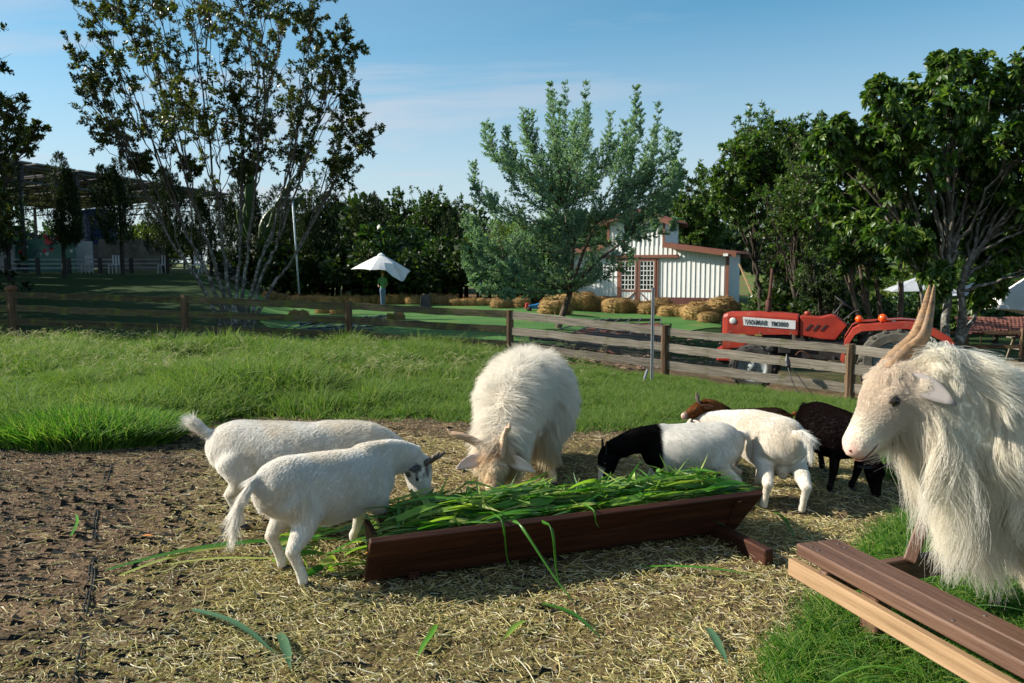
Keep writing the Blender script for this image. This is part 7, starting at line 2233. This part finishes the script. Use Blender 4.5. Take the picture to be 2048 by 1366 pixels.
# ------------------------------------------------------------------ dark drainage frames lying on the green
pipe = plain('frame_black', (.03, .033, .04), rough=.35, spec=.7)
reds = surface('red_earth', [(.3, (.10, .03, .02)), (.7, (.20, .07, .04))], nscale=9, rough=.95, bump=.8)
yell = surface('yellow_sheet', [(.3, (.22, .14, .04)), (.7, (.42, .30, .09))], nscale=4, rough=.8)
def rack(pts, label, yellow=None, redm=True):
    a, b_, c, d = pts          # long edge a-b (far), c-d (near)
    o = empty('planting_frame', ((a + c) / 2), label, 'frame')
    for k in range(5):
        t = k / 4
        p0 = a.lerp(c, t); p1 = b_.lerp(d, t)
        dz = Vector((0, 0, .16 if k in (0, 4) else .05))
        board('beam', p0 + dz, p1 + dz, .07, .10 if k in (0, 4) else .05, pipe, o)
    for k in range(7):
        t = k / 6
        board('cross_bar', a.lerp(b_, t) + Vector((0, 0, .24)), c.lerp(d, t) + Vector((0, 0, .24)), .04, .03, pipe, o)
    if redm:
        V = []; n = 14; mm = 6
        rr = random.Random(9)
        for i in range(n):
            for j in range(mm):
                p_ = a.lerp(b_, i / (n - 1)).lerp(c.lerp(d, i / (n - 1)), j / (mm - 1)); V.append((p_.x, p_.y, p_.z + .02 + rr.uniform(0, .06)))
        Fs = [[i * mm + j, i * mm + j + 1, (i + 1) * mm + j + 1, (i + 1) * mm + j] for i in range(n - 1) for j in range(mm - 1)]
        adopt(link('bed', npmesh('bed', V, Fs, reds, True)), o)
    return o
def gp(px, py):
    d = 25.0
    for _ in range(15):
        x = (px - 1024) / F * d; z = gz1(x, d); d = d * .5 + .5 * F * (CAM_Z - z) / (py - HORIZON)
    return Vector(((px - 1024) / F * d, d, gz1((px - 1024) / F * d, d)))
rack((gp(1200, 650), gp(1322, 648), gp(1110, 680), gp(1322, 690)), 'black planting frame with red earth lying behind the fence right of the big goat')
rack((gp(1060, 690), gp(1240, 700), gp(1130, 700), gp(1240, 712)), 'lower black frame edge just behind the fence bottom rail')
rack((gp(600, 660), gp(790, 640), gp(560, 676), gp(725, 672)), 'dark frame stack with sloping bars behind the left fence span', redm=False)
def tarp(pts, label):
    rr = random.Random(2); V = []; n = 10
    a, b_, c, d = pts
    for i in range(n):
        for j in range(n):
            p_ = a.lerp(b_, i / 9).lerp(c.lerp(d, i / 9), j / 9); V.append((p_.x, p_.y, p_.z + rr.uniform(0, .05)))
    Fs = [[i * n + j, i * n + j + 1, (i + 1) * n + j + 1, (i + 1) * n + j] for i in range(n - 1) for j in range(n - 1)]
    o = link('folded_sheet', npmesh('folded_sheet', V, Fs, yell, False)); sm = o.modifiers.new('t', 'SOLIDIFY'); sm.thickness = .01
    tag(o, label, 'sheet')
u_ = Vector((0, 0, 1))
tarp((gp(770, 652) + u_ * .05, gp(800, 650) + u_ * .05, gp(775, 655) + u_ * .45, gp(790, 655) + u_ * .35), 'ochre sheet folded like a small tent behind the third fence post')
tarp((gp(625, 680) + u_ * .02, gp(740, 676) + u_ * .02, gp(660, 682) + u_ * .25, gp(735, 680) + u_ * .22), 'ochre sheet lying low behind the left fence span')
# rubble heap by the fence
rb = surface('rubble', [(.3, (.22, .12, .08)), (.6, (.42, .27, .19)), (.8, (.5, .38, .3))], nscale=5, rough=.95, bump=.8, rand=.25)
rm = []
for i in range(4):
    rr = np.random.default_rng(i); me = MB().lathe([(.001, 0), (.7, .1), (1, .5), (.6, .9), (.001, 1)], 7).mesh('rubble_chunk', rb)
    co = np.empty(len(me.vertices) * 3, 'f'); me.vertices.foreach_get('co', co); co = co.reshape(-1, 3) * rr.uniform(.7, 1.3, (len(me.vertices), 1)); me.vertices.foreach_set('co', co.ravel().astype('f')); rm.append(me)
o = empty('rubble_heap', (2.6, 17, -.5), 'strewn reddish brick rubble and clods behind the fence right of the steel pole', 'rubble')
rr = random.Random(6)
for i in range(150):
    px = rr.uniform(1180, 1460); py = rr.uniform(672, 740); p_ = gp(px, py)
    c = bpy.data.objects.new('chunk', rr.choice(rm)); COL.objects.link(c); c.parent = o; s = rr.uniform(.03, .11)
    c.location = p_ - Vector((2.6, 17, -.5)) - Vector((0, 0, .01)); c.scale = (s, s * rr.uniform(.6, 1.2), s * .5); c.rotation_euler = (0, 0, rr.uniform(0, 6))

# ------------------------------------------------------------------ open shelter, white rail fence, mural wall, lamp pole on the left bank
dark_steel = plain('dark_steel', (.035, .03, .028), rough=.6)
sheetm = surface('shelter_roof', [(.3, (.20, .18, .17)), (.7, (.34, .31, .29))], nscale=1.2, rough=.7)
def shelter():
    A = Vector((-27.6, 38, 0)); B = Vector((-21.5, 62, 0)); t = (B - A).normalized(); nn = Vector((-t.y, t.x, 0))    # nn away to the left/back
    L = (B - A).length; g = 1.55
    root = empty('open_shelter', (A.x, A.y, g), 'long open-sided shelter with a low sheet roof on steel trusses behind the cypress row', 'building')
    z0 = 7.15 
    V = []
    P0 = A - t * 6; P1 = B; D = 15
    n = 10
    for k in range(n):
        a = P0.lerp(P1, k / n + .004); b_ = P0.lerp(P1, (k + 1) / n - .004)
        m = MB(); 
        q = [a + Vector((0, 0, z0)), b_ + Vector((0, 0, z0)), b_ + nn * D + Vector((0, 0, z0 - .9)), a + nn * D + Vector((0, 0, z0 - .9))]
        up = Vector((0, 0, .08))
        m.add(q + [v + up for v in q], [[0, 1, 2, 3], [7, 6, 5, 4], [0, 4, 5, 1], [1, 5, 6, 2], [2, 6, 7, 3], [3, 7, 4, 0]])
        adopt(m.build('roof_panel', sheetm), root)
    for k in range(9):
        a = P0.lerp(P1, k / 8)
        for s_, zt in ((.2, z0 - .05), (D - .3, z0 - .95)):
            p_ = a + nn * s_; m = MB(); m.bar((p_.x, p_.y, gz1(p_.x, p_.y) - .3), (p_.x, p_.y, zt), .16, .16); adopt(m.build('column', dark_steel), root)
        m = MB()
        c0 = a + Vector((0, 0, z0 - .12)); c1 = a + nn * D + Vector((0, 0, z0 - 1.0)); d0 = c0 - Vector((0, 0, .9)); d1 = c1 - Vector((0, 0, .6))
        m.bar(c0, c1, .08, .08); m.bar(d0, d1, .08, .08)
        for j in range(10):
            u0 = c0.lerp(c1, j / 10); v0 = d0.lerp(d1, (j + 1) / 10); v00 = d0.lerp(d1, j / 10); m.bar(u0, v0, .05, .05); m.bar(u0, v00, .05, .05)
        adopt(m.build('truss', dark_steel), root)
    m = MB()
    for zz in (z0 - .15, z0 - 1.0, 3.3):
        m.bar(P0 + nn * .2 + Vector((0, 0, zz)), P1 + nn * .2 + Vector((0, 0, zz)), .09, .1)
    for j in range(48):
        a = P0.lerp(P1, j / 48) + nn * .2; b_ = P0.lerp(P1, (j + 1) / 48) + nn * .2
        m.bar(a + Vector((0, 0, z0 - .15 if j % 2 else z0 - 1.0)), b_ + Vector((0, 0, z0 - 1.0 if j % 2 else z0 - .15)), .05, .05)
    adopt(m.build('edge_truss', dark_steel), root)
    m = MB(); zz = z0 - 1.9
    for q in range(6): m.bar(P0 + nn * (1.5 + 2.4 * q) + Vector((0, 0, z0 - .25 - .14 * q)), P1 + nn * (1.5 + 2.4 * q) + Vector((0, 0, z0 - .25 - .14 * q)), .06, .08)
    adopt(m.build('purlins', dark_steel), root)
shelter()
mural = surface('mural_green', [(.35, (.06, .17, .12)), (.6, (.10, .23, .17)), (.75, (.18, .27, .22))], nscale=1.2, detail=3, rough=.7)
def wall_run(px0, px1, d, zb, zt, name, mat, label, th=.12):
    a = ptd(px0, 500, d); b_ = ptd(px1, 500, d)
    m = MB(); m.box(((a.x + b_.x) / 2, d, (zb + zt) / 2), (abs(b_.x - a.x), th, zt - zb)); return tag(m.build(name, mat), label, 'wall')
w1 = wall_run(35, 155, 44, 1.3, 3.1, 'mural_wall', mural, 'green painted wall with red and white floral shapes behind the white rail fence')
rr = random.Random(12)
for i in range(26):
    px = rr.uniform(45, 150); py = rr.uniform(478, 515); p_ = ptd(px, py, 43.9)
    c = (.55, .04, .05) if i % 3 == 0 else (.6, .6, .55) if i % 3 == 1 else (.06, .12, .16)
    m = MB(); r_ = rr.uniform(.06, .2)
    nn_ = 5; pts = []
    for k in range(nn_ * 2):
        an = k * math.pi / nn_; rr2 = r_ * (1 if k % 2 else .55); pts.append((p_.x + rr2 * math.cos(an), p_.z + rr2 * math.sin(an)))
    m.prism(pts, 43.915, 43.93); adopt(m.build('painted_flower', [plain('paint_red', (.5, .03, .04)), plain('paint_white', (.6, .6, .56)), plain('paint_blue', (.05, .1, .14))][i % 3]), w1)
m = MB()
for (x0, y0, x1, y1) in ((96, 470, 104, 484), (100, 483, 112, 486), (118, 478, 135, 482)):
    a = ptd(x0, y0, 43.8); b_ = ptd(x1, y1, 43.8); m.bar(a, b_, .05, .12)
m.lathe([(.13, 0), (.2, 0), (.2, .05), (.13, .05)], 16, Matrix.Translation(ptd(104, 483, 43.8)) @ Matrix.Rotation(R(90), 4, 'X'))
adopt(m.build('red_ornament', plain('paint_red2', (.6, .03, .05))), w1)
wall_run(155, 190, 45, 1.3, 3.0, 'white_gate_wall', plain('pale_wall', (.45, .48, .47)), 'pale grey-green wall panel right of the mural')
wall_run(203, 335, 46, 1.4, 3.15, 'dark_counter_wall', surface('counter', [(.3, (.05, .05, .045)), (.7, (.22, .2, .16))], nscale=1.0, rough=.8), 'brown and grey counter wall under the shelter')
wall_run(-260, 35, 43, 1.2, 3.0, 'grey_wall', plain('grey_wallm', (.28, .28, .26)), 'grey wall at the left edge behind the edge tree')
wall_run(440, 560, 52, .6, 2.1, 'low_white_wall', plain('low_white', (.50, .49, .45)), 'low white wall in shade behind the vase-shaped tree\'s stems')
# blue water tank
p = ptd(205, 455, 55); m = MB(); m.lathe([(.001, 0), (1.1, 0), (1.15, .3), (1.15, 2.0), (1.0, 2.3), (.3, 2.45), (.001, 2.45)], 24, Matrix.Translation((p.x, p.y, p.z - 1.2)))
tag(m.build('water_tank', plain('tank_blue', (.01, .04, .16), rough=.5), smooth=False), 'dark blue water tank seen between the cypresses under the shelter', 'tank')
m = MB(); pp = ptd(205, 455, 55); m.box((pp.x, pp.y, (p.z - 1.2 + 1.5) / 2), (2.6, 2.6, p.z - 1.2 - 1.5)); tag(m.build('tank_plinth', plain('plinth', (.10, .09, .085))), 'dark square plinth carrying the blue water tank', 'plinth')
# white rail fence on the bank
def white_fence():
    o = empty('white_fence', (-20, 40, 1.5), 'white three-rail fence along the top of the shaded bank', 'fence')
    wm = plain('white_rail_shaded', (.34, .36, .38), rough=.6)  # white rails darkened to grey-blue, shade put into the paint colour
    pts = []
    for k in range(13):
        px = -230 + k * 62; d = 37 + k * .75; x = (px - 1024) / F * d; pts.append(Vector((x, d, gz1(x, d))))
    for p_ in pts:
        m = MB(); m.box((p_.x, p_.y, p_.z + .35), (.16, .16, .95)); adopt(m.build('post', dark_steel), o)
    for a, b_ in zip(pts[:-1], pts[1:]):
        for z in (.30, .52, .74): board('rail', a + Vector((0, 0, z)), b_ + Vector((0, 0, z)), .03, .07, wm, o, bevel=0)
white_fence()
# white tables and chairs behind the rail fence
wt = plain('white_plastic', (.55, .57, .58), rough=.5)
for i, px in enumerate((178, 232, 330, 395)):
    d = 42.2; x = (px - 1024) / F * d; g = gz1(x, d)
    o = empty('garden_chair', (x, d, g), ['white plastic chair behind the rail fence below the mural\'s right end', 'white plastic chair left of the cream box under the shelter', 'white plastic chair beside the cream box under the shelter', 'white plastic chair rightmost under the shelter'][i], 'chair', 'white chairs under the shelter')
    for sx in (-.2, .2):
        for sy in (-.2, .2): adopt(MB().box((x + sx, d + sy, g + .22), (.04, .04, .44)).build('leg', wt), o)
    adopt(MB().box((x, d, g + .45), (.46, .46, .04)).build('seat', wt), o)
    for k in range(3): adopt(MB().box((x - .15 + .15 * k, d + .21, g + .72), (.08, .03, .5)).build('back_slat', wt), o)
# lamp pole
p = ptd(600, 590, 41); g = gz1(p.x, p.y); m = MB(); m.tube([(p.x, p.y, g), tuple(ptd(590, 400, 41))], .045, n=8); po = m.build('lamp_pole', plain('pole_pale', (.42, .48, .50), rough=.4), smooth=True)
tag(po, 'thin pale lamp pole rising beside the broad cypress', 'lamp pole')
m = MB(); t_ = ptd(590, 398, 41); m.bar(t_ + Vector((-.75, 0, .03)), t_ + Vector((.15, 0, .0)), .12, .05); adopt(m.build('lamp_head', plain('pole_pale2', (.6, .63, .65))), po)

# ------------------------------------------------------------------ right: far yard, picnic table, tile roof, houses
def picnic():
    p = gp(2060, 722); d = p.y; g = p.z
    o = empty('picnic_table', (p.x, d, g), 'grey wooden picnic table with attached benches under the parasol at the right edge', 'picnic table')
    z = g
    for k in range(5): board('table_board', (p.x - .45 + k * .0, d - .35 + k * .17, z + .73), (p.x + 1.5, d - .35 + k * .17, z + .73), .155, .035, greywood, o)
    for sy in (-.85, .85): 
        for k in range(2): board('seat_board', (p.x - .60, d + sy + k * .14 - .07, z + .44), (p.x + 1.5, d + sy + k * .14 - .07, z + .44), .13, .035, greywood, o)
    for sx in (-.30, 1.25):
        for sy in (-1, 1): board('leg', (p.x + sx, d + sy * .55, z), (p.x + sx, d + sy * .22, z + .71), .09, .05, greywood, o)
        board('cross_beam', (p.x + sx, d - .95, z + .40), (p.x + sx, d + .95, z + .40), .04, .09, greywood, o)
picnic()
m = MB()
tile = surface('roof_tiles', [(.3, (.08, .03, .022)), (.6, (.20, .075, .05)), (.8, (.34, .28, .26))], nscale=3, rough=.8, bump=.4)
def low_roof():
    a = ptd(1920, 637, 25); b_ = ptd(2130, 637, 28); c = ptd(1935, 668, 22.5); d = ptd(2130, 680, 24)
    o = empty('tiled_shed', a, 'low shed with a worn red tiled roof beyond the picnic table', 'shed')
    m = MB(); 
    rows = 9; cols = 26
    tl = MB().prism([(-.5, 0), (-.3, .22), (0, .3), (.3, .22), (.5, 0), (.3, .12), (0, .2), (-.3, .12)], -.5, .5).mesh('tile', tile)
    for i in range(rows):
        for j in range(cols):
            p_ = a.lerp(b_, (j + .5) / cols).lerp(c.lerp(d, (j + .5) / cols), (i + .5) / rows)
            t = bpy.data.objects.new('tile', tl); COL.objects.link(t)
            w = (b_ - a).length / cols
            sl = (c - a).normalized()
            M = Matrix.Translation(p_ + Vector((0, 0, random.uniform(0, .02)))) @ Matrix.Rotation(math.atan2((b_ - a).y, (b_ - a).x), 4, 'Z') @ Matrix.Rotation(-.0 + math.asin(min(1, max(-1, -sl.z))), 4, 'X') @ Matrix.Diagonal((w * 1.02, (c - a).length / rows * 1.15, w * .9, 1))
            t.matrix_basis = M; adopt(t, o)
    for p0 in (a, b_, c, d):
        m = MB(); m.bar((p0.x, p0.y, gz1(p0.x, p0.y) - .1), (p0.x, p0.y, p0.z), .1, .1); adopt(m.build('post', postwood), o)
low_roof()
# dark rail fence behind the trunks
o = empty('dark_rail_fence', (12, 23, -1.2), 'dark wooden rail fence running behind the lichened trunks', 'fence')
pts = []
for px in (1640, 1740, 1850, 1935, 2050, 2200):
    d = 24 - (px - 1640) * .004; x = (px - 1024) / F * d; z = gz1(x, d); pts.append(Vector((x, d, z)))
for p_ in pts: adopt(MB().box((p_.x, p_.y, p_.z + .5), (.12, .12, 1.15)).build('post', postwood), o)
for a, b_ in zip(pts[:-1], pts[1:]):
    for z in (.95, .55): board('rail', a + Vector((0, 0, z)), b_ + Vector((0, 0, z)), .04, .10, postwood, o, bevel=0)
# yellow post
p = ptd(2003, 630, 45); q_ = ptd(2007, 570, 45); m = MB(); m.tube([tuple(p - Vector((0, 0, 1))), tuple(q_), tuple(ptd(2011, 566, 45))], .06, n=8)
tag(m.build('yellow_post', plain('yellow_paint', (.65, .38, .02), rough=.5)), 'thin yellow post with a bent top beyond the tiled shed', 'post')
# far houses
pinkw = plain('house_pink', (.55, .25, .22)); cream = plain('house_cream', (.62, .57, .48)); metalr = plain('far_roof', (.55, .58, .60), rough=.4)
for (px, py, d, w, h, mt, lab) in ((1478, 505, 150, 9, 3.4, pinkw, 'pink house glimpsed through the trees above the barn'), (1520, 492, 170, 16, 4.0, metalr, 'pale metal-roofed hall glimpsed through the trees above the barn'),
                                    (1990, 512, 165, 9, 3.6, pinkw, 'pink-walled house on the hillside at the right'), (2010, 502, 175, 7, 4.5, cream, 'cream gabled house above the pink one on the right hillside')):
    p = ptd(px, py, d); g = p.z - h
    o = empty('house', (p.x, d, g), lab, 'house')
    adopt(MB().box((p.x, d, g + h / 2), (w, 7, h)).build('wall', mt), o)
    m = MB(); m.prism([(-w / 2 - .4, h), (w / 2 + .4, h), (0, h + 1.6)], -3.9, 3.9, Matrix.Translation((p.x, d, g))); adopt(m.build('roof', metalr if mt is not cream else pinkw), o)
    for k in range(3):
        f_ = adopt(MB().box((p.x - w / 3 + k * w / 3, d - 3.52, g + h * .55), (1.3, .08, 1.3)).build('window', muntin), o)
        adopt(MB().box((p.x - w / 3 + k * w / 3, d - 3.58, g + h * .55), (1.1, .04, 1.1)).build('pane', glassm), f_)
